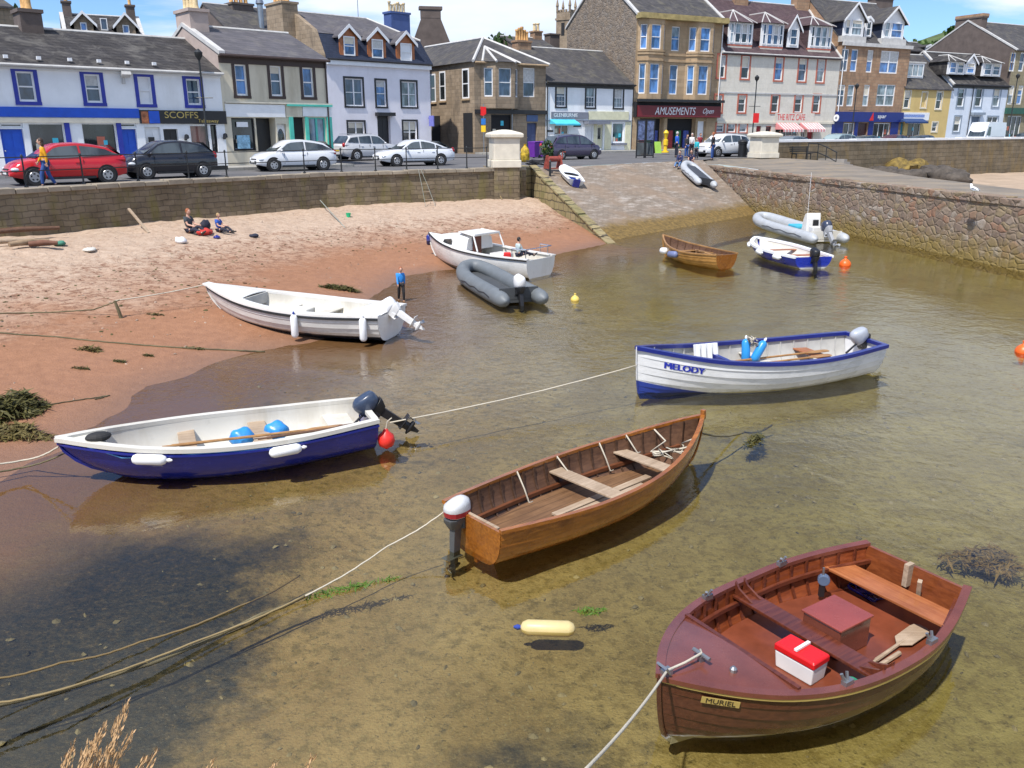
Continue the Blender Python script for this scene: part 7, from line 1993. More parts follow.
 fc.build('facial_features', mat('dark_features', (.10, .04, .03), .6), e)
 tb = [q for q in bones if 'neck' not in q and 'chin' not in q and q != ('chest', 'neck0')] + [('chest', 'neck0')]
 tj = {}
 for q in ('pelvis', 'waist', 'chest', 'neck0'): tj[q] = (S(J[q]), sc(rad[q], 1.08, .014))
 if coat_len: tj['pelvis'] = (S(J['pelvis'] - V3(0, 0, coat_len)), sc(rad['pelvis'], 1.12, .018))
 ab = []
 for s_ in 'lr':
  tj['sh' + s_] = (S(J['sh' + s_]), sc(rad['sh' + s_], 1.05, .014)); ab.append(('chest', 'sh' + s_))
  if short_sleeve:
   tj['el' + s_] = (S(J['sh' + s_].lerp(J['el' + s_], .65)), sc(.05, 1, .016)); ab.append(('sh' + s_, 'el' + s_))
  else:
   tj['el' + s_] = (S(J['el' + s_]), sc(rad['el' + s_], 1, .014)); tj['wr' + s_] = (S(J['wr' + s_]), sc(rad['wr' + s_], 1, .010)); ab += [('sh' + s_, 'el' + s_), ('el' + s_, 'wr' + s_)]
 skin_chain('top', tj, tb + ab, top, e)
 lj = {'pelvis': (S(J['pelvis'] + V3(0, 0, .03)), sc(rad['pelvis'], 1.05, .010))}; lb = []
 for s_ in 'lr':
  lj['hip' + s_] = (S(J['hip' + s_]), sc(rad['hip' + s_], 1, .012)); kn = J['kn' + s_]
  if bare_legs: kn = J['hip' + s_].lerp(kn, .85)
  lj['kn' + s_] = (S(kn), sc(rad['kn' + s_], 1, .016)); lb += [('pelvis', 'hip' + s_), ('hip' + s_, 'kn' + s_)]
  if not bare_legs: lj['an' + s_] = (S(J['an' + s_] + (J['kn' + s_] - J['an' + s_]) * .06), sc(rad['an' + s_], 1, .018)); lb.append(('kn' + s_, 'an' + s_))
 skin_chain('shorts' if bare_legs else 'trousers', lj, lb, legs, e)
 for s_ in 'lr':
  a, b = J['an' + s_] * k, J['to' + s_] * k; d = (b - a); d = d.normalized(); back = a - d * .045 * k
  if shoes: MB().tube([back + V3(0, 0, -.03) * k, a + V3(0, 0, -.02) * k, a.lerp(b, .55) + V3(0, 0, -.004) * k, b + d * .05 * k], [.036 * k, .05 * k, .046 * k, .024 * k], 8).build('shoe', shoes, e, smooth='all')
 hr = MB(); hr.ball(hc + hm @ V3(-.018, 0, .022) * k, .100 * k, .088 * k, .116 * k, 14, 10, 0, hm)
 if long_hair: hr.ball(hc + hm @ V3(-.055, 0, -.09) * k, .06 * k, .085 * k, .13 * k, 12, 9, 0, hm)
 hr.build('hair', hair, e, smooth='all')
 return e
DN = (0, 0, -1)
STAND = dict(pelvis=.925, arm_l=((.05, .06, -1), (.15, .0, -1)), arm_r=((.05, -.06, -1), (.15, .0, -1)), leg_l=((.03, .03, -1), (-.03, 0, -1)), leg_r=((.03, -.03, -1), (-.03, 0, -1)))
WALK = dict(pelvis=.905, lean=.05, arm_l=((-.35, .06, -1), (.05, .02, -1)), arm_r=((.3, -.06, -1), (.6, .0, -1)), leg_l=((.42, .02, -1), (.02, 0, -1)), leg_r=((-.12, -.02, -1), (-.55, 0, -1)), foot_r=(1, 0, -.6))
SIT = dict(pelvis=.13, lean=-.05, hx=.03, arm_l=((.5, .1, -1), (1, -.1, -.15)), arm_r=((.5, -.1, -1), (1, .1, -.15)), leg_l=((1, .12, .42), (.86, .02, -.62)), leg_r=((1, -.12, .18), (.97, 0, -.32)), foot_l=(1, 0, .35), foot_r=(.8, 0, .6))
PERCH = dict(pelvis=.13, lean=.16, hx=.05, arm_l=((.45, .1, -1), (1, -.2, -.1)), arm_r=((.45, -.1, -1), (1, .2, -.1)), leg_l=((1, .10, .30), (.55, .02, -.95)), leg_r=((1, -.12, .22), (.75, 0, -.85)))
cm = lambda n, c: mat(n, c, .85, 0, .12, 8, bump=.2)
H_br = mat('brown_hair', (.05, .028, .018), .6, var=.3, vs=30); H_gr = mat('grey_hair', (.45, .44, .42), .6, var=.2, vs=30); H_gi = mat('ginger_hair', (.30, .09, .03), .6, var=.3, vs=30); H_bl = mat('fair_hair', (.36, .24, .11), .6, var=.3, vs=30); H_dk = mat('dark_hair', (.02, .016, .014), .6)
C_jean = cm('blue_jeans', (.03, .08, .26)); C_dkj = cm('dark_trousers', (.02, .022, .04)); M_shoe = mat('dark_shoes', (.025, .022, .02), .6)
pz_ = lambda px, py: P(px, py, ZS + .006)
person('woman in a mustard yellow jacket and blue jeans walking beside the red car', pz_(49, 187.5), R(205), WALK, 1.70, cm('mustard_jacket', (.72, .34, .01)), C_jean, H_br, M_shoe, long_hair=True, coat_len=.12)
person('man in a bright blue jacket standing outside the amusements', P(676, 157.3, ZS + .006), R(20), STAND, 1.84, cm('blue_jacket', (.015, .10, .50)), C_dkj, H_gr, M_shoe)
person('white haired woman in a white top standing outside the amusements', P(691, 156.5, ZS + .006), R(-100), STAND, 1.72, cm('white_top', (.70, .68, .66)), C_dkj, H_gr, M_shoe, long_hair=True)
person('person in a dark red top standing beside the white haired woman', P(699, 156.2, ZS + .006), R(-70), WALK, 1.74, cm('dark_red_top', (.28, .03, .04)), C_dkj, H_br, M_shoe)
person('person in a turquoise top by the slipway head, among the standing group', P(696, 160, ZS - .02), R(230), STAND, 1.45, cm('turquoise_top', (.03, .40, .46)), C_dkj, H_br, M_shoe)
person('man in a black jacket and dark blue jeans standing in front of the white off-roader', P(712, 160, ZS - .05), R(150), STAND, 1.86, cm('black_jacket', (.02, .02, .026)), C_jean, H_gi, M_shoe)
q1, q2 = slip_px(681, 168), slip_px(692, 167)
person('person in a navy top and jeans sitting at the top of the slipway', q1 + Vector((0, .3, .16)), R(238), PERCH, 1.7, cm('navy_top', (.02, .03, .10)), cm('pale_jeans', (.10, .19, .36)), H_br, M_shoe)
person('person in a navy top and shorts sitting beside the grey inflatable tender', q2 + Vector((0, .3, .16)), R(250), PERCH, 1.7, cm('dark_navy_top', (.018, .022, .07)), cm('red_shorts', (.30, .03, .04)), H_dk, mat('red_shoes', (.4, .03, .03), .6), bare_legs=True, short_sleeve=True)
def on_sand(px, py):
 r = ray(px, py)
 c = Vector((0, 0, CZ)); ta, tb = (2.4 - CZ) / r.z, (CZ + .9) / -r.z
 for _ in range(40):
  tm = (ta + tb) / 2; q = c + r * tm
  if q.z > gz(q.x, q.y): ta = tm
  else: tb = tm
 q = c + r * tb; q.z = gz(q.x, q.y)
 return q
a = on_sand(190, 233)
person('ginger haired person in a dark grey T-shirt sitting on the sand by the wall', a, R(-25), SIT, 1.62, cm('dark_grey_tee', (.05, .06, .07)), C_dkj, H_gi, M_shoe, short_sleeve=True)
a = on_sand(219.5, 232)
person('fair haired child in a blue top sitting on the sand by the wall', a, R(-20), SIT, 1.28, cm('blue_tee', (.03, .10, .42)), C_dkj, H_bl, M_shoe, short_sleeve=True)
a = P(401.5, 301.5, -.04)
person('small boy in a blue wetsuit paddling at the stern of the long white boat', a + Vector((0, 0, -.02)), R(-75), dict(WALK, hx=.05, lean=.1), 1.05, cm('blue_wetsuit_top', (.03, .26, .70)), cm('black_wetsuit', (.012, .012, .014)), H_gi, None)
p = P(686, 158, ZS); person('person in a charcoal top standing between the blue jacket and the white haired woman', p, R(-60), STAND, 1.66, cm('charcoal_top', (.03, .03, .035)), C_jean, H_dk, M_shoe)
ap_ = F_.w((.16 * F_.L, .15, .62))
person('dark haired child sitting in the stern of the white cabin cruiser', ap_, R(30), SIT, 1.2, cm('pale_teal_top', (.45, .55, .55)), C_dkj, H_dk, M_shoe)
b = MB(); b.box((0, 0, .14), (.28, .2, .28), None, 0, .85); tag(b.build('red_bag', cm('red_fabric', (.60, .02, .02)), None, bevel=.04, loc=F_.w((.24 * F_.L, .25, .46))), 'red bag beside the child in the cabin cruiser', 'bag')
M_iron = mat('dark_iron_paint', (.025, .028, .03), .5, .2)
re_ = thing('railing', 'dark iron two bar railing along the top of the mossy sea wall', 'railing', (WL[1].x, WL[1].y, 2.87), 0)
rp_ = []
wpts = [WL[1] + (WL[1] - WL[2]).normalized() * 9] + WL[1:]
def on_wall(px):
 for a, b in zip(wpts, wpts[1:]):
  d = (b - a).normalized(); n = Vector((-d.y, d.x, 0)); o = a + n * .28
  h_ = hit(px, 178, Vector((o.x, o.y, 0)), Vector((d.y, -d.x, 0)))
  t = (h_ - o).dot(d)
  if -.01 <= t <= (b - a).length + .01: return Vector((h_.x, h_.y, 2.87))
 return None
for px_ in (-70, -22, 25, 83, 138, 189, 227, 305, 342, 376, 407, 438, 467, 487):
 p = on_wall(px_)
 if p is None: continue
 rp_.append(p)
 b = MB(); b.lathe([(.07, 0), (.07, .03), (.035, .06), (.028, .5), (.035, .52), (.028, .55), (.026, .95), (.045, .97), (.045, 1.02), (.02, 1.06)], p - re_.location, 8); b.build('post', M_iron, re_, smooth=True)
rl = MB()
for z in (.52, .97): rl.tube([p - re_.location + Vector((0, 0, z)) for p in rp_], .020, 6)
rl.build('rails', M_iron, re_)
p = on_wall(222); bb = MB().box((0, 0, .45), (.75, .30, .16), (0, 0, R(48))); tag(bb.build('bench', M_iron, None, loc=p + nd * .5 + Vector((0, 0, -.1))), 'small dark bench top beside the railing, right of the black hatchback', 'bench')
def lamp_post(px, py_top, Y, label, arm=0, hh=None):
 t = hit(px, py_top, Vector((0, Y, 0)), Vector((0, 1, 0)))
 e = thing('lamp_post', label, 'lamp post', (t.x, Y, ZB), 0, 'lamp posts on the seafront')
 h_ = t.z - ZB
 MB().lathe([(.16, 0), (.16, .12), (.10, .2), (.09, 1.2), (.06, 1.3), (.045, h_ - .5), (.05, h_ - .3)], (0, 0, 0), 10).build('pole', M_iron, e, smooth=True)
 b = MB(); b.lathe([(.05, h_ - .3), (.10, h_ - .2), (.17, h_ - .12), (.20, h_ + .08), (.12, h_ + .16), (.04, h_ + .24)], (0, 0, 0), 12); b.build('lantern', M_iron, e, smooth=True)
 MB().tube([(-.5, 0, h_ * .62), (.5, 0, h_ * .62)], .025, 6).build('ladder_bar', M_iron, e)
 return e
lamp_post(198.5, 54, 44, 'dark lamp post in front of the black shop sign with gold letters')
lamp_post(757, 78, 76, 'dark lamp post between the amusements and the cafe awnings')
lamp_post(857, 86, 84, 'dark lamp post in front of the navy blue shop')
lamp_post(1018, 76, 92, 'dark lamp post at the right edge by the grey tenement')
p = hit(756, 118, Vector((0, 75.6, 0)), Vector((0, 1, 0))); e = thing('hanging_sign', 'red hanging sign board on the lamp post left of the cafe lettering', 'sign', (p.x, p.y, p.z), 0)
MB().box((0, 0, 0), (.5, .06, .8)).build('board', M_red, e); MB().tube([(0, 0, .4), (.0, .25, .4), (0, .3, .4)], .02).build('bracket', M_iron, e)
p = P(484, 152, ZB); e = thing('sign_post', 'grey post with a red, a blue and a yellow sign before the stone corner building', 'sign post', (p.x, p.y - 1.0, ZS), R(-20))
zf = lambda y: hit(484, y, Vector((0, p.y - 1, 0)), Vector((0, 1, 0))).z - ZS
MB().cyl((0, .06, 0), (0, .06, zf(104)), .05, n=8).build('post', M_steel, e)
MB().prism([(-.25, 0, zf(115)), (.0, 0, zf(116)), (.25, 0, zf(114)), (.25, 0, zf(107)), (-.25, 0, zf(106.5))], (0, .04, 0)).build('red_sign', M_red, e)
MB().b2((-.2, 0, zf(124.5)), (.2, .04, zf(118.5))).build('blue_sign', mat('blue_sign', (.02, .16, .5), .5), e); MB().b2((-.2, 0, zf(132)), (.2, .04, zf(125.5))).build('yellow_sign', M_yellow, e)
p = P(645, 158, ZS); e = thing('poster_stand', 'black framed double poster stand before the amusements doorway', 'poster stand', (p.x, p.y, ZS), R(22))
px2m = p.y / 866; hgt = 37 * px2m
for k_ in (0, 1):
 x0 = (-10.4 + 10.6 * k_) * px2m; x1 = x0 + 9.9 * px2m
 b = MB()
 for a, c in (((x0, 0, 0), (x0 + .06, .08, hgt)), ((x1 - .06, 0, 0), (x1, .08, hgt)), ((x0 + .06, 0, hgt - .08), (x1 - .06, .08, hgt)), ((x0 + .06, 0, .12), (x1 - .06, .08, .2)), ((x0 + .06, 0, hgt * .42), (x1 - .06, .08, hgt * .46))): b.b2(a, c)
 o = b.build('frame', M_black, e)
 MB().b2((x0 + .07, .03, hgt * .47), (x1 - .07, .05, hgt - .09)).build('poster', mat('posters', (.10, .13, .24), .4, var=.8, vs=5), o)
 MB().b2((x0 + .07, .03, .21), (x1 - .07, .05, hgt * .41)).build('lower_panel', M_carglass, o)
p = P(664.5, 152.5, ZB); e = thing('ice_cream_stand', 'bright yellow upright stand at the arcade doorway', 'stand', (p.x, p.y - .3, ZB), 0)
MB().lathe([(.32, 0), (.32, .1), (.16, .14), (.14, .55), (.20, .6), (.20, 1.0), (.12, 1.05)], (0, 0, 0), 14).build('pedestal', M_yellow, e, smooth=True); MB().lathe([(.10, 1.052), (.18, 1.5), (.22, 1.55), (.20, 1.65), (.05, 1.8)], (0, 0, 0), 14).build('cone', M_yellow, e, smooth=True)
p = P(656, 153, ZB); e = thing('pavement_sign', 'small lime green pavement sign between the poster stand and the yellow stand', 'sign', (p.x, p.y - .5, ZB), R(25))
MB().prism([(-.3, -.2, 0), (.3, -.2, 0), (.3, .0, .9), (-.3, .0, .9)], (0, .03, 0)).build('front_board', mat('lime_board', (.35, .60, .08), .5), e); MB().prism([(-.3, .22, 0), (.3, .22, 0), (.3, .04, .9), (-.3, .04, .9)], (0, .03, 0)).build('rear_board', M_black, e)
p = P(740, 157, ZS); e = thing('litter_bin', 'black litter bin in front of the white off-roader', 'bin', (p.x, p.y - .5, ZS), 0)
MB().lathe([(.34, 0), (.34, .06), (.30, .08), (.32, .95), (.36, .97), (.36, 1.05)], (0, 0, 0), 16).build('body', M_black, e, smooth=True); MB().lathe([(.36, 1.052), (.38, 1.12), (.28, 1.25), (.08, 1.3)], (0, 0, 0), 16).build('lid', M_black, e, smooth=True)
M_purple = mat('purple_plastic', (.14, .025, .30), .45)
def wheelie(px, py, label):
 p = P(px, py, ZS); e = thing('wheelie_bin', label, 'bin', (p.x, p.y, ZS), R(-40), 'purple wheelie bins')
 MB().loft([[(sx * w_ / 2, sy * d_ / 2, z_) for sx, sy in ((-1, -1), (1, -1), (1, 1), (-1, 1))] for w_, d_, z_ in ((.52, .5, .06), (.62, .68, 1.08))]).build('body', M_purple, e, bevel=.03)
 MB().loft([[(sx * .33, -.37, 1.083), (sx * .33, .36, 1.083), (sx * .33, .34, 1.17), (sx * .33, -.34, 1.14)] for sx in (-1, 1)]).build('lid', M_purple, e, bevel=.02)
 for sx in (-1, 1): MB().cyl((sx * .22, .30, .12), (sx * .30, .30, .12), .12, n=14).build('wheel', M_rubber, e)
wheelie(534, 158, 'purple wheelie bin next to the cream gate pillar'); wheelie(541.5, 157.5, 'purple wheelie bin beside the purple people carrier')
p = P(525, 162, ZS); e = thing('sack', 'rounded yellow and black sack standing right of the cream gate pillar', 'sack', (p.x, p.y, ZS), 0)
MB().lathe([(.2, 0), (.28, .1), (.3, .5), (.24, .8), (.1, .98)], (0, 0, 0), 12).build('sack', mat('mottled_yellow_sack', (.42, .28, .02), .7, var=.9, vs=4), e, smooth=True)
MB().lathe([(.1, .975), (.05, 1.02), (.12, 1.1)], (0, 0, 0), 8).build('tied_neck', M_yellow, e, smooth=True)
p = P(547, 162, ZS); e = thing('shrub', 'dark green shrub in a tub behind the slipway head', 'plant', (p.x, p.y, ZS), 0)
crown_mesh([(0, 0, .9, .38, 1.2), (.12, 0, .6, .3, 1)], 260, .09, 2).build('foliage', M_leafd, e); MB().lathe([(.2, 0), (.26, .35)], (0, 0, 0), 12).build('tub', M_black, e)
p = P(535, 166.5, ZS); b = MB(); rnd = random.Random(2); pts = [Vector((rnd.uniform(-.55, .55), rnd.uniform(-.3, .3), .05 + rnd.random() * .32)) for _ in range(40)]
tag(b.tube(pts, .03, 5).build('fishing_net', mat('dark_net', (.03, .03, .035), .9), None, loc=p), 'dark heap of netting at the foot of the cream gate pillar', 'net')
p = P(553, 168, ZS); e = thing('winch', 'rusty red hand winch at the head of the slipway', 'winch', (p.x, p.y, ZS - .03), R(30))
M_rust = mat('rusty_red_iron', (.26, .05, .035), .7, var=.4, vs=9)
b = MB()
for sx in (-.4, .4): b.prism([(sx, -.35, 0), (sx, .35, 0), (sx, .08, .7), (sx, -.08, .7)], (.06, 0, 0))
b.b2((-.5, -.4, 0), (.56, -.3, .06)); b.build('frame', M_rust, e); MB().cyl((-.335, 0, .5), (.395, 0, .5), .14, n=14).build('drum', M_rust, e); MB().tube([(.47, 0, .5), (.6, 0, .5), (.6, 0, .85), (.8, 0, .85)], .03).build('crank', M_rust, e)
for px_, lab in ((550, 'thin dark mooring post near the winch'),):
 p = slip_px(px_, 176); tag(MB().lathe([(.06, 0), (.05, .75), (.07, .78), (.03, .85)], (0, 0, 0), 8).build('mooring_post', M_iron, None, loc=p - Vector((0, 0, .05))), lab, 'post')
def bench(p, rz, label):
 e = thing('bench', label, 'bench', p, rz, 'dark benches by the right gate pillar')
 s_ = MB()
 for j in range(3): s_.b2((-.9, -.25 + .17 * j, .43), (.9, -.12 + .17 * j, .47))
 s_.build('seat', M_iron, e)
 b = MB()
 for j in range(3): b.b2((-.9, .27 + .03 * j, .55 + .14 * j), (.9, .30 + .03 * j, .65 + .14 * j))
 b.build('backrest', M_iron, e)
 for sx in (-.7, .7):
  f = MB(); f.b2((sx - .03, -.25, 0), (sx + .03, -.19, .43)); f.b2((sx - .03, .2, 0), (sx + .03, .26, .95)); f.b2((sx - .03, -.19, .38), (sx + .03, .2, .428)); f.build('leg', M_iron, e)
p = P(786, 158.5, 2.62); bench(p, R(25), 'dark bench next to the right gate pillar'); p = P(801, 159.5, 2.60); bench(p, R(25), 'dark bench further from the gate pillar, by the stair railing')
e = thing('stair_railing', 'black stair railing running down from the promenade to the shore', 'railing', P(808, 160, ZS - .1), 0)
o0 = Vector(e.location); prs = [P(807, 160, 2.66), P(817, 160.5, 2.6), P(825, 164, 2.4), P(835, 170, 2.1)]
b = MB()
for z in (.55, 1.15): b.tube([q - o0 + Vector((0, 0, z)) for q in prs], .035, 6)
b.build('handrail', M_iron, e)
for q in prs: MB().cyl(q - o0, q - o0 + Vector((0, 0, 1.16)), .03, n=6).build('post', M_iron, e)
b = MB(); o1 = P(822, 166, 2.3)
for j in range(6):
 q = PIL2 + pv * (6.5 + .42 * j) + Vector((pv.y, -pv.x, 0)) * 1.5; b.box((q.x, q.y, 2.5 - .2 * j - .3), (.42, 2.2, .8), (0, 0, math.atan2(pv.y, pv.x)))
tag(b.build('shore_steps', M_concrete, None), 'concrete steps going down to the shore beside the stair railing', 'steps')
M_rock = mat('dark_shore_rock', (.075, .062, .05), .85, var=.5, vs=2, bump=.8, bs=8); M_rocky = mat('weedy_rock', (.17, .115, .025), .8, var=.75, vs=2.5, bump=.8, bs=10)
def rock(c, r, m, label, seed, group, flat=.5):
 rnd = random.Random(seed); b = MB(); b.ball((0, 0, 0), r, r * rnd.uniform(.6, .9), r * flat, 12, 8)
 ph = [rnd.uniform(0, 6) for _ in range(6)]
 b.v = [tuple(Vector(v) * (1 + .22 * math.sin(v[0] / r * 3 + ph[0]) * math.sin(v[1] / r * 4 + ph[1]) + .14 * math.sin(v[2] / r * 7 + v[0] / r * 6 + ph[2]))) for v in b.v]
 o = b.build('shore_rock', m, None, smooth=50, loc=c, rot=(0, 0, rnd.uniform(0, 6))); tag(o, label, 'rock', group)
for i, (px_, py_, r, m, lab) in enumerate(((884, 174, 1.3, M_rock, 'dark rock at the left end of the shore rocks, near the stair railing'), (897, 172.5, 1.5, M_rocky, 'broad yellow weed covered rock in the middle of the shore rocks'), (912, 172, 1.4, M_rocky, 'yellow weed covered rock right of the broad one'), (905, 177, 1.3, M_rock, 'low dark rock in front of the yellow weed covered rocks'), (921, 176, 1.2, M_rock, 'dark rock right of the yellow weed covered rocks'), (935, 175, 1.6, M_rock, 'largest dark rock near the far sand'), (948, 177, 1.5, M_rock, 'dark rock next to the sand at the right'), (957, 179, 1.0, M_rock, 'small dark rock at the sand edge'), (857, 169, .8, mat('ochre_boulder', (.36, .24, .09), .85, var=.3, bump=.6), 'single ochre boulder at the foot of the stairs'))):
 p = P(px_, py_ + 1, 1.2); rock((p.x, p.y, 1.25 + (.35 if m is M_rocky else 0)), r, m, lab, i + 40, 'rocks on the shore beyond the quay')
p = P(973, 196, ZP + .06); e = thing('seagull', 'white gull standing on the edge of the rubble quay', 'gull', (p.x, p.y, ZP + .07), R(100))
b = MB(); b.tube([(-.24, 0, .19), (-.15, 0, .21), (-.02, 0, .23), (.10, 0, .26), (.16, 0, .33), (.19, 0, .39), (.235, 0, .40)], [.012, .05, .085, .08, .045, .045, .02], 12)
b.build('body', M_white, e, smooth='all'); MB().tube([(.23, 0, .395), (.275, 0, .385)], [.014, .004], 6).build('beak', M_yellow, e)
for sy in (1, -1):
 MB().prism([(.08, sy * .085, .24), (-.05, sy * .092, .29), (-.28, sy * .04, .21), (-.12, sy * .09, .19)], (0, sy * .012, 0)).build('wing', mat('gull_grey', (.35, .37, .40), .7), e)
 MB().tube([(0, sy * .035, .16), (.0, sy * .035, 0), (.05, sy * .035, .004)], .008, 5).build('leg', mat('pinkish_legs', (.5, .3, .25), .6), e)
def buoy(label, px, py, r, m, z=.0):
 p = P(px, py, z); e = thing('buoy', label, 'buoy', (p.x, p.y, z), 0, 'mooring buoys')
 MB().lathe([(.02, -r * .8), (r * .6, -r * .7), (r * .95, -r * .2), (r, r * .15), (r * .85, r * .55), (r * .5, r * .9), (r * .22, r * 1.05), (r * .2, r * 1.25)], (0, 0, 0), 18).build('float', m, e, smooth='all')
 MB().lathe([(r * .2, r * 1.252), (r * .26, r * 1.3), (r * .26, r * 1.5), (r * .08, r * 1.56)], (0, 0, 0), 10).build('eye', m, e, smooth=True)
buoy('round orange buoy floating near the rubble quay and the small blue dinghy', 845, 265, .21, M_orange); buoy('round orange buoy cut by the right edge of the picture', 1023, 352, .17, M_orange)
buoy('small pale yellow buoy between the grey inflatable and the clinker boat', 575, 300, .13, mat('pale_yellow_buoy', (.70, .52, .12), .5))
p = P(548, 626, .02); fender('cream cylindrical fender with a blue end floating between the two brown boats', (p.x, p.y, -.005), (-1, .06, .0), .54, .08, mat('cream_fender', (.62, .50, .24), .45, var=.12), M_anti)
def line(label, pix, z, r=.014, m=None, wob=.0, name='mooring_rope', group=None, seed=1):
 pts = [Vector(q) for q in [(P(x, y, zz) if not isinstance(zz, str) else None) for (x, y), zz in zip(pix, z if isinstance(z, (list, tuple)) else [z] * len(pix))]]
 fine = []
 for a, b in zip(pts, pts[1:]): fine += rope_pts(a, b, .0, 8, wob, seed)[:-1]
 fine.append(pts[-1]); return rope(label, fine, r, m or M_ropew, name, 'rope', group)
def taut(label, pts, r, m, sag, seed=1, wob=.004):
 out = []
 for a, b in zip(pts, pts[1:]): out += rope_pts(a, b, sag, 12, wob, seed)[:-1]
 return rope(label, out + [Vector(pts[-1])], r, m)
taut('long pale mooring line running from the clinker boat down to the lower left', [B.w((0, .35, .48)), P(388, 546, .22), P(305, 596, .06)], .009, M_ropew, .03)
taut('weedy dark mooring line dipping into the water at the lower left', [P(312, 592, .05), P(262, 614, .03), P(150, 664, .08), P(-30, 712, .22)], .018, M_roped, .02)
taut('thin tan mooring line along the dark weedy one at the lower left', [P(305, 596, .06), P(200, 640, .09), P(60, 690, .2), P(-30, 706, .28)], .010, mat('tan_rope', (.28, .21, .10), .9), .02)
taut('brown mooring line crossing the weed from the left edge', [P(-30, 682, .25), P(60, 663, .15), P(140, 642, .06), P(235, 608, .02), P(300, 575, -.02)], .010, mat('brown_rope', (.20, .14, .06), .9), .03)
taut('pale line slung between the blue hulled boat and the white boat with blue gunwale', [D_.w((-.3, .1, .28)), C_.w((C_.L - .02, 0, .55))], .012, M_ropew, .06)
taut('pale line leading from the bow of the blue hulled boat to the left edge', [D_.w((D_.L, 0, .55)), P(25, 460, .2), P(-30, 464, .3)], .014, M_ropew, .03)
taut('green grey second line at the bow of the blue hulled boat', [D_.w((D_.L - .1, -.05, .45)), P(20, 468, .15), P(-30, 472, .25)], .013, M_roped, .03)
def sand_line(label, pix, r, m, lift=None, weeds=0, seed=1):
 pts = []
 for i, (x, y) in enumerate(pix):
  q = on_sand(x, y); q.z += .012 + (lift[i] if lift else 0); pts.append(q)
 fine = []
 for a, b in zip(pts, pts[1:]): fine += rope_pts(a, b, 0, 10, .012, seed)[:-1]
 fine.append(pts[-1])
 for q in fine:
  g_ = gz(q.x, q.y) + .012
  if q.z < g_: q.z = g_
 rope(label, fine, r, m)
 return fine
sand_line('rope from the bow of the long white boat over a stake to the left edge', [(-20, 314), (50, 313), (95, 315), (122, 318)], .016, M_roped, [0, 0, .12, .42])
taut('pale part of the rope at the bow of the long white boat', [on_sand(122, 318) + Vector((-.11, 0, .42)), E_.w((E_.L - .02, 0, .9))], .014, M_ropew, .03)
fl2 = sand_line('weed covered rope lying across the damp sand', [(-20, 333), (50, 337), (110, 343), (160, 347), (215, 350), (265, 352)], .018, M_roped)
sand_line('grey green rope slanting from the sea wall onto the sand', [(300, 193), (322, 210), (345, 228)], .022, mat('grey_green_rope', (.25, .27, .24), .9), [1.0, .35, 0])
sand_line('thin rope along the wet sand towards the blue hulled boat', [(30, 408), (70, 402), (110, 396), (95, 400)], .010, M_roped)
p = on_sand(122, 318); tag(MB().tube([(0, 0, -.1), (-.06, 0, .2), (-.12, 0, .42)], [.045, .04, .03], 7).build('stake', M_roped, None, loc=p), 'leaning dark stake that carries the rope on the sand', 'stake')
p = on_sand(149, 233); q = p + Vector((-.95, .75, .78)); tag(MB().rect_sweep([p, q], .10, .05).build('plank', W_pale, None), 'pale plank leaning against the mossy sea wall', 'plank')
p = on_sand(127.5, 233); tag(MB().b2((-.05, -.05, 0), (.05, .05, 1.45)).build('wall_pipe', M_rust, None, loc=P(127.5, 215, 1.3) + nd * -.05), 'rusty pipe running down the mossy sea wall', 'pipe')
p = on_sand(428, 206); e = thing('rope_ladder', 'thin rope ladder hanging on the mossy sea wall above the cabin cruiser', 'ladder', p, math.atan2(td.y, td.x))
b = MB()
for sx in (-.16, .16): b.tube([(sx * 1.6, -.25, .0), (sx, .25, .9), (sx * .4, .75, 1.65)], .011, 5)
b.build('ropes', mat('grey_green_rope', (.25, .27, .24), .9), e)
for j in range(3): MB().tube([(-.22 + .04 * j, -.05 + .2 * j, .3 + .35 * j), (.22 - .04 * j, -.05 + .2 * j, .3 + .35 * j)], .014, 5).build('rung', W_pale, e)
pw = P(486, 166, 2.87); taut('pale rope hanging over the sea wall left of the gate pillar', [pw + nd * .25, pw - nd * .14 + Vector((0, 0, .03)), on_sand(502, 200) + Vector((0, 0, .03))], .022, mat('tan_rope', (.28, .21, .10), .9), .05)
for i, (x, y, l, a, m, lab) in enumerate(((22, 240, 2.3, 40, W_brownin, 'long dark beam on top of the driftwood heap by the sea wall'), (8, 246, 1.5, 30, W_pale, 'pale driftwood log at the left of the heap by the sea wall'), (30, 247, 1.2, 55, mat('tan_driftwood', (.30, .21, .13), .9, var=.3), 'tan driftwood log in the middle of the heap by the sea wall'), (44, 248, .8, 20, mat('rusty_driftwood', (.15, .07, .045), .9, var=.4), 'short rusty stump at the right end of the driftwood heap'))):
 p = on_sand(x, y); d = Vector((math.cos(R(a)), math.sin(R(a)), 0)) * l / 2; z = Vector((0, 0, .14 + .17 * (i == 0)))
 tag(MB().tube([p - d + z, p + z + Vector((0, 0, .03)), p + d + z], [.08, .09, .06], 8).build('driftwood', m, None, smooth=50), lab, 'driftwood', 'driftwood at the foot of the sea wall')
def lump(name, label, cat, px, py, s, m, seed=1, group=None, sq=.5):
 p = on_sand(px, py); rnd = random.Random(seed); b = MB(); b.ball((0, 0, s * sq * .7), s, s * .75, s * sq, 12, 8)
 b.v = [tuple(Vector(v) * (1 + .2 * math.sin(v[0] / s * 5 + seed) * math.cos(v[1] / s * 4 + v[2] / s * 5))) for v in b.v]
 return tag(b.build(name, m, None, smooth='all', loc=p, rot=(0, 0, rnd.uniform(0, 6))), label, cat, group)
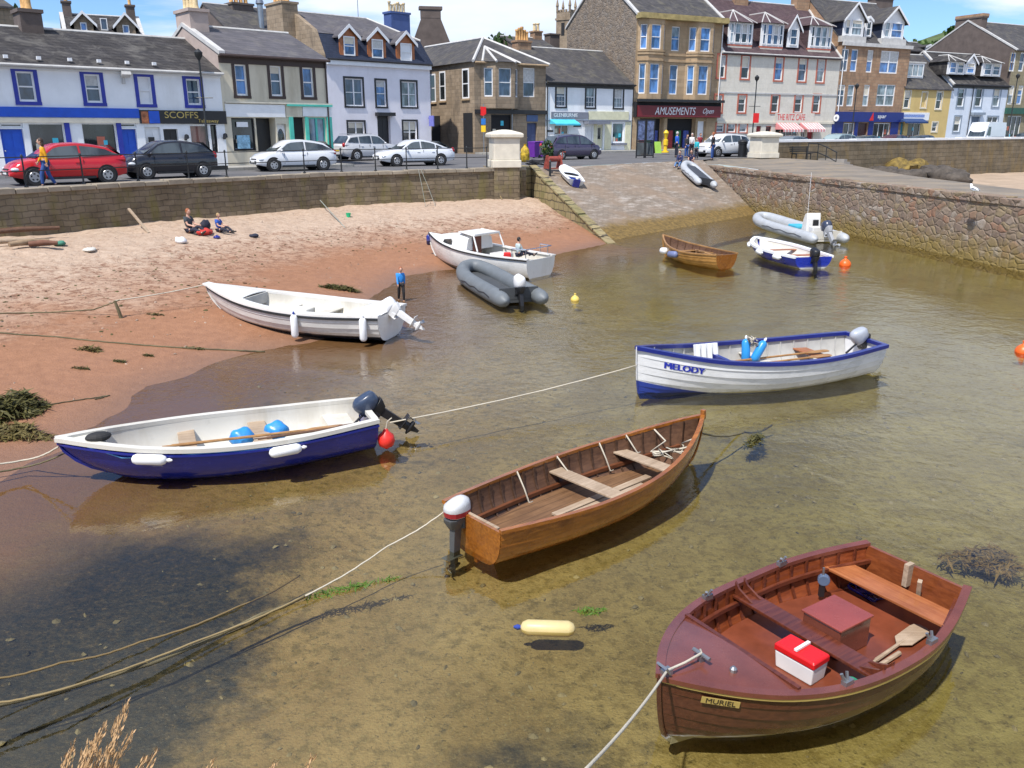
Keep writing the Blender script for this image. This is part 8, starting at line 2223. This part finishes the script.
lump('bag', 'crumpled white bag on the sand in front of the ginger haired sitter', 'bag', 181, 243, .24, M_white, 2); lump('towel', 'red towel between the two sitters on the sand', 'towel', 205, 234.5, .34, cm('red_towel', (.5, .04, .03)), 3, None, .35); lump('rucksack', 'dark blue rucksack behind the red towel on the sand', 'bag', 206, 229, .22, C_dkj, 4, None, .9)
lump('shoe', 'dark blue shoe on the sand by the fair haired child', 'shoe', 217, 238.5, .13, M_hullb, 5); lump('jumper', 'dark blue jumper dropped on the sand right of the child', 'jumper', 254, 237, .22, C_dkj, 6, None, .3)
lump('cloth', 'pale crumpled cloth on the sand near the driftwood', 'cloth', 90, 251, .26, M_inw, 7, None, .25); lump('net_scrap', 'green scrap of netting beside the driftwood heap', 'net', 60, 245, .22, mat('sea_green', (.06, .22, .15), .8), 8, None, .35)
p = on_sand(348.5, 217); tag(MB().lathe([(.08, 0), (.11, .16), (.115, .17), (.10, .17), (.08, .02)], (0, 0, 0), 14).build('beach_bucket', mat('bright_green_plastic', (.02, .55, .25), .4), None, smooth=True, loc=p), 'bright green beach bucket standing on the sand', 'bucket')
p = pz_(290, 165); e = thing('beach_ball', 'magenta ball hanging by the turquoise shop door', 'ball', (p.x + 1.2, p.y + 4.2, ZB + 1.75), 0); MB().ball((0, 0, 0), .38, nu=14, nv=10).build('ball', mat('magenta', (.60, .02, .20), .4), e, smooth='all'); MB().tube([(0, 0, .38), (0, 0, .9)], .01, 5).build('string', M_black, e)
M_weed = leafmat('brown_green_weed', (.035, .035, .010), (.12, .105, .025)); M_weedo = leafmat('olive_weed', (.06, .05, .012), (.17, .13, .04)); M_weedg = leafmat('bright_green_weed', (.04, .09, .01), (.11, .19, .02))
def wrack(label, c, rx, ry, h_, n, s, m, seed, rz=0, name='seaweed', sink=0.0):
 rnd = random.Random(seed); b = MB()
 for _ in range(n):
  a = rnd.uniform(0, 2 * PI); q = math.sqrt(rnd.random()) * (1 + .25 * math.sin(3 * a + seed)); x, y = rx * q * math.cos(a), ry * q * math.sin(a)
  x, y = x * math.cos(rz) - y * math.sin(rz), x * math.sin(rz) + y * math.cos(rz)
  z = h_ * max(0, 1 - q * q) * rnd.random()
  m3 = Euler((rnd.uniform(-.6, .6), rnd.uniform(-.6, .6), rnd.uniform(0, 6.3))).to_matrix(); k_ = s * rnd.uniform(.5, 1.5)
  zz = (gz(c[0] + x, c[1] + y) if sink == 0 else sink) + z + .015
  b.add([Vector((x, y, zz)) + m3 @ Vector(v) for v in ((-k_ * 1.5, -k_ * .10, 0), (0, -k_ * .2, k_ * .2), (k_ * 1.5, 0, -k_ * .1), (0, k_ * .16, k_ * .12))], [(0, 1, 2, 3)])
 o = b.build(name, m, None, loc=(c[0], c[1], 0)); return tag(o, label, 'seaweed', 'clumps of seaweed')
p = on_sand(10, 412); wrack('big brown green heap of seaweed on the sand at the left edge', p, .42, .75, .30, 900, .09, M_weed, 1)
p = on_sand(14, 434); wrack('flat yellow green spread of seaweed below the big heap at the left edge', p, .50, .35, .08, 420, .08, M_weedo, 2)
p = on_sand(340, 289); wrack('dark flat clump of seaweed on the sand behind the long white boat', p, .55, .22, .10, 380, .08, M_weed, 3)
p = on_sand(90, 350); wrack('small green patch of seaweed hanging on the rope over the sand', p, .26, .12, .06, 140, .06, M_weedo, 4)
for i, (x, y, r, lab) in enumerate(((196, 349, .34, 'long tuft of seaweed at the seaward end of the weedy rope'), (82, 369, .22, 'small dark seaweed scrap below the weedy rope'), (120, 362, .18, 'small seaweed scrap on the wet sand by the water edge'), (155, 315, .24, 'thin strand of seaweed beside the leaning stake'), (148, 356, .14, 'tiny seaweed scrap on the wet sand left of the long white boat'))):
 p = on_sand(x, y); wrack(lab, p, r * .75, r * .14, .02, 70, .045, M_weed, 10 + i)
p = P(985, 562, -.12); wrack('brown weed clump just under the water right of the red brown dinghy', p, .42, .32, .05, 520, .06, leafmat('rusty_weed', (.07, .05, .015), (.24, .15, .04)), 5, 0, sink=-.12)
p = P(590, 611, 0); wrack('bright green weed beside the floating cream fender', p, .16, .05, .02, 90, .035, M_weedg, 6, 0, sink=-.02)
p = P(755, 440, 0); wrack('weed hanging from the sunken mooring near the bow of the clinker boat', p, .40, .10, .08, 200, .06, M_weed, 7, R(60), sink=-.05)
p = P(345, 590, 0); wrack('green weed trailing on the mooring line at the lower left', p, .5, .06, .03, 150, .04, M_weedg, 8, R(25), sink=-.01)
taut('sunken dark chain leading from the bow of the clinker boat', [B.w((B.L, 0, .4)), P(745, 432, -.02), P(772, 425, -.05)], .016, M_roped, .06)
def scatter(name, n, m, zone, size, seed, flat=.5, shapes=5):
 rnd = random.Random(seed); b = MB()
 rs = np.random.RandomState(seed); X, Y = rs.uniform(zone[0], zone[1], n * 12), rs.uniform(zone[2], zone[3], n * 12); Z = ground_z(X, Y); zz = Z + rs.uniform(-.12, .12, n * 12)
 ok = (zz > zone[4]) & (zz < zone[5])
 if zone[5] > 0: ok &= vnoise(X, Y, .8, 31) > rs.rand(n * 12) * .9
 for x, y, z in list(zip(X[ok].tolist(), Y[ok].tolist(), Z[ok].tolist()))[:n]:
  r = size * rnd.uniform(.4, 1.0) ** 2 * 1.6; m3 = Euler((rnd.uniform(-.4, .4), rnd.uniform(-.4, .4), rnd.uniform(0, 6))).to_matrix(); a = rnd.uniform(.3, 1)
  v = [Vector((x, y, z)) + m3 @ Vector((r * math.cos(q * PI / 3) , r * a * math.sin(q * PI / 3), 0)) for q in range(6)] + [Vector((x, y, z + r * flat))]
  b.add(v, [(q, (q + 1) % 6, 6) for q in range(6)])
 o = b.build(name, m, None); o['kind'] = 'stuff'; return o
scatter('strandline_litter', 800, M_weed, (-17, 3, 13, 38, .38, .80), .045, 5, .3)
scatter('beach_pebbles', 600, mat('beach_pebble', (.30, .22, .17), .8, var=.5, vs=.9), (-17, 3, 12, 40, .1, 1.2), .03, 6, .7)
scatter('bed_stones', 900, mat('bed_stone', (.20, .165, .10), .7, var=.7, vs=1.2), (-5, 9, 5, 16, -1, -.08), .035, 7, .6)
M_grass = leafmat('dry_grass', (.34, .20, .09), (.56, .36, .18))
def grass(label, stalks, seed):
 rnd = random.Random(seed); x0 = stalks[0][0]
 c = hit(x0, 760, Vector((0, 1.35, 0)), Vector((0, 1, 0)))
 e = thing('dry_grass', label, 'grass', (c.x, 1.1, 3.0), 0, 'dry grass on the quay edge')
 st_, hd = MB(), MB()
 for px_, py_, ln2 in stalks:
  Y = 1.35 + rnd.uniform(-.12, .12)
  t = hit(px_, py_, Vector((0, Y, 0)), Vector((0, 1, 0))) - e.location
  base = Vector((rnd.uniform(-.06, .06) - .06, rnd.uniform(-.05, .0), 0))
  mid = base.lerp(t, .55) + Vector((-.02, 0, .05))
  pts = [base, mid, base.lerp(t, .85) + Vector((-.012, 0, .03)), t]
  st_.tube(pts, [.003, .0025, .002, .001], 5)
  d = (pts[3] - pts[2]).normalized()
  for k_ in range(int(120 * ln2 / .14)):
   u = rnd.random(); q = t - d * u * ln2; w_ = .0075 * math.sin(PI * min(1, u * .9 + .1)) + .002
   m3 = Euler((rnd.uniform(-.5, .5), rnd.uniform(-.5, .5), rnd.uniform(0, 6))).to_matrix(); k2 = rnd.uniform(.008, .016)
   q = q + Vector((rnd.uniform(-1, 1), rnd.uniform(-1, 1), 0)) * w_
   up_ = (d + m3 @ Vector((.35, 0, 0))).normalized() * k2; sd_ = d.cross(m3 @ Vector((1, 0, 0))).normalized() * k2 * .13
   hd.add([q, q + up_ * .5 + sd_, q + up_, q + up_ * .5 - sd_], [(0, 1, 2, 3)])
 st_.build('stalks', M_grass, e); hd.build('seed_heads', M_grass, e)
grass('tall clump of dry orange grass heads in the lower left corner', [(128, 702, .16), (120, 718, .13), (104, 726, .15), (96, 738, .14), (130, 736, .1), (88, 745, .13), (74, 744, .1), (156, 752, .12), (144, 760, .09), (110, 745, .12), (66, 758, .1), (100, 752, .12), (84, 756, .1), (118, 756, .1)], 3)
grass('single dry grass head at the bottom, right of the tall clump', [(213, 762, .06), (217, 772, .05)], 5)
grass('dry grass tips at the bottom edge furthest right', [(275, 764, .05), (313, 757, .06)], 6)
SUN_EL, SUN_AZ = R(58), math.atan2(-.57, -.82)      # azimuth measured from +Y towards +X
sv = Vector((math.sin(SUN_AZ) * math.cos(SUN_EL), math.cos(SUN_AZ) * math.cos(SUN_EL), math.sin(SUN_EL)))
sl = bpy.data.lights.new('sun', 'SUN'); sl.energy = 4.5; sl.angle = R(1.2); sl.color = (1.0, .95, .88)
so = bpy.data.objects.new('sun', sl); COL.objects.link(so)
so.rotation_euler = sv.to_track_quat('Z', 'Y').to_euler(); so.location = (0, 0, 60)
w = bpy.data.worlds.new('World'); scene.world = w; w.use_nodes = True
t = w.node_tree; t.nodes.clear()
def wn(typ, **k):
 n = t.nodes.new(typ)
 for a, b in k.items(): setattr(n, a, b)
 return n
sky = wn('ShaderNodeTexSky', sky_type='NISHITA'); sky.sun_disc = False; sky.sun_elevation = SUN_EL; sky.sun_rotation = SUN_AZ
sky.air_density = .9; sky.dust_density = .25; sky.ozone_density = 1.5
tc = wn('ShaderNodeTexCoord'); sp_ = wn('ShaderNodeSeparateXYZ'); t.links.new(tc.outputs['Generated'], sp_.inputs[0])
def wm(op, a, b=0.0, clamp=False):
 n = wn('ShaderNodeMath', operation=op, use_clamp=clamp)
 for i, v in enumerate((a, b)):
  if isinstance(v, (int, float)): n.inputs[i].default_value = v
  else: t.links.new(v, n.inputs[i])
 return n.outputs[0]
zc = wm('ADD', wm('MAXIMUM', sp_.outputs[2], 0.0), .12)
cx = wn('ShaderNodeCombineXYZ'); t.links.new(wm('DIVIDE', sp_.outputs[0], zc), cx.inputs[0]); t.links.new(wm('DIVIDE', sp_.outputs[1], zc), cx.inputs[1])
mp = wn('ShaderNodeMapping'); mp.inputs['Location'].default_value = (2.3, .4, 0); t.links.new(cx.outputs[0], mp.inputs[0])
nz = wn('ShaderNodeTexNoise'); nz.inputs['Scale'].default_value = .55; nz.inputs['Detail'].default_value = 7; nz.inputs['Roughness'].default_value = .55; nz.inputs['Distortion'].default_value = .3
t.links.new(mp.outputs[0], nz.inputs['Vector'])
rp = wn('ShaderNodeValToRGB'); rp.color_ramp.elements[0].position = .48; rp.color_ramp.elements[1].position = .60
def bank(d, w_):
 n = wn('ShaderNodeVectorMath', operation='DISTANCE'); t.links.new(tc.outputs['Generated'], n.inputs[0]); n.inputs[1].default_value = Vector(d).normalized()
 return wm('MULTIPLY', wm('SUBTRACT', 1.0, wm('DIVIDE', n.outputs['Value'], w_), True), .24)
t.links.new(wm('ADD', nz.outputs['Fac'], wm('ADD', bank((-.10, .95, .27), .34), bank((.55, .80, .30), .26))), rp.inputs[0])
n2 = wn('ShaderNodeTexNoise'); n2.inputs['Scale'].default_value = 1.7; n2.inputs['Detail'].default_value = 5; t.links.new(mp.outputs[0], n2.inputs['Vector'])
cl = wn('ShaderNodeMix', data_type='RGBA'); cl.inputs[6].default_value = (4.4, 5.2, 6.6, 1); cl.inputs[7].default_value = (8.2, 8.5, 9.2, 1); t.links.new(n2.outputs['Fac'], cl.inputs[0])
mx = wn('ShaderNodeMix', data_type='RGBA'); t.links.new(wm('MULTIPLY', rp.outputs[0], .9), mx.inputs[0]); tn = wn('ShaderNodeMix', data_type='RGBA', blend_type='MULTIPLY'); tn.inputs[0].default_value = 1; tn.inputs[7].default_value = (.66, .86, 1.12, 1); t.links.new(sky.outputs[0], tn.inputs[6]); t.links.new(tn.outputs[2], mx.inputs[6]); t.links.new(cl.outputs[2], mx.inputs[7])
bg = wn('ShaderNodeBackground'); bg.inputs['Strength'].default_value = .125; t.links.new(mx.outputs[2], bg.inputs[0])
wo = wn('ShaderNodeOutputWorld'); t.links.new(bg.outputs[0], wo.inputs[0])
cam = bpy.data.cameras.new('camera'); cam.sensor_width = 36; cam.lens = F / 1024 * 36; cam.clip_end = 4000; cam.clip_start = .05
co = bpy.data.objects.new('camera', cam); COL.objects.link(co); co.location = (0, 0, CZ); co.rotation_euler = (PI / 2 - PITCH, 0, 0)
scene.camera = co
vs = scene.view_settings; vs.view_transform = 'Standard'; vs.look = 'None'; vs.exposure = .3; vs.gamma = 1; vs.use_curve_mapping = False
scene.cycles.max_bounces = 6; scene.cycles.transparent_max_bounces = 8; scene.cycles.sample_clamp_indirect = 4
scene.cycles.use_denoising = True
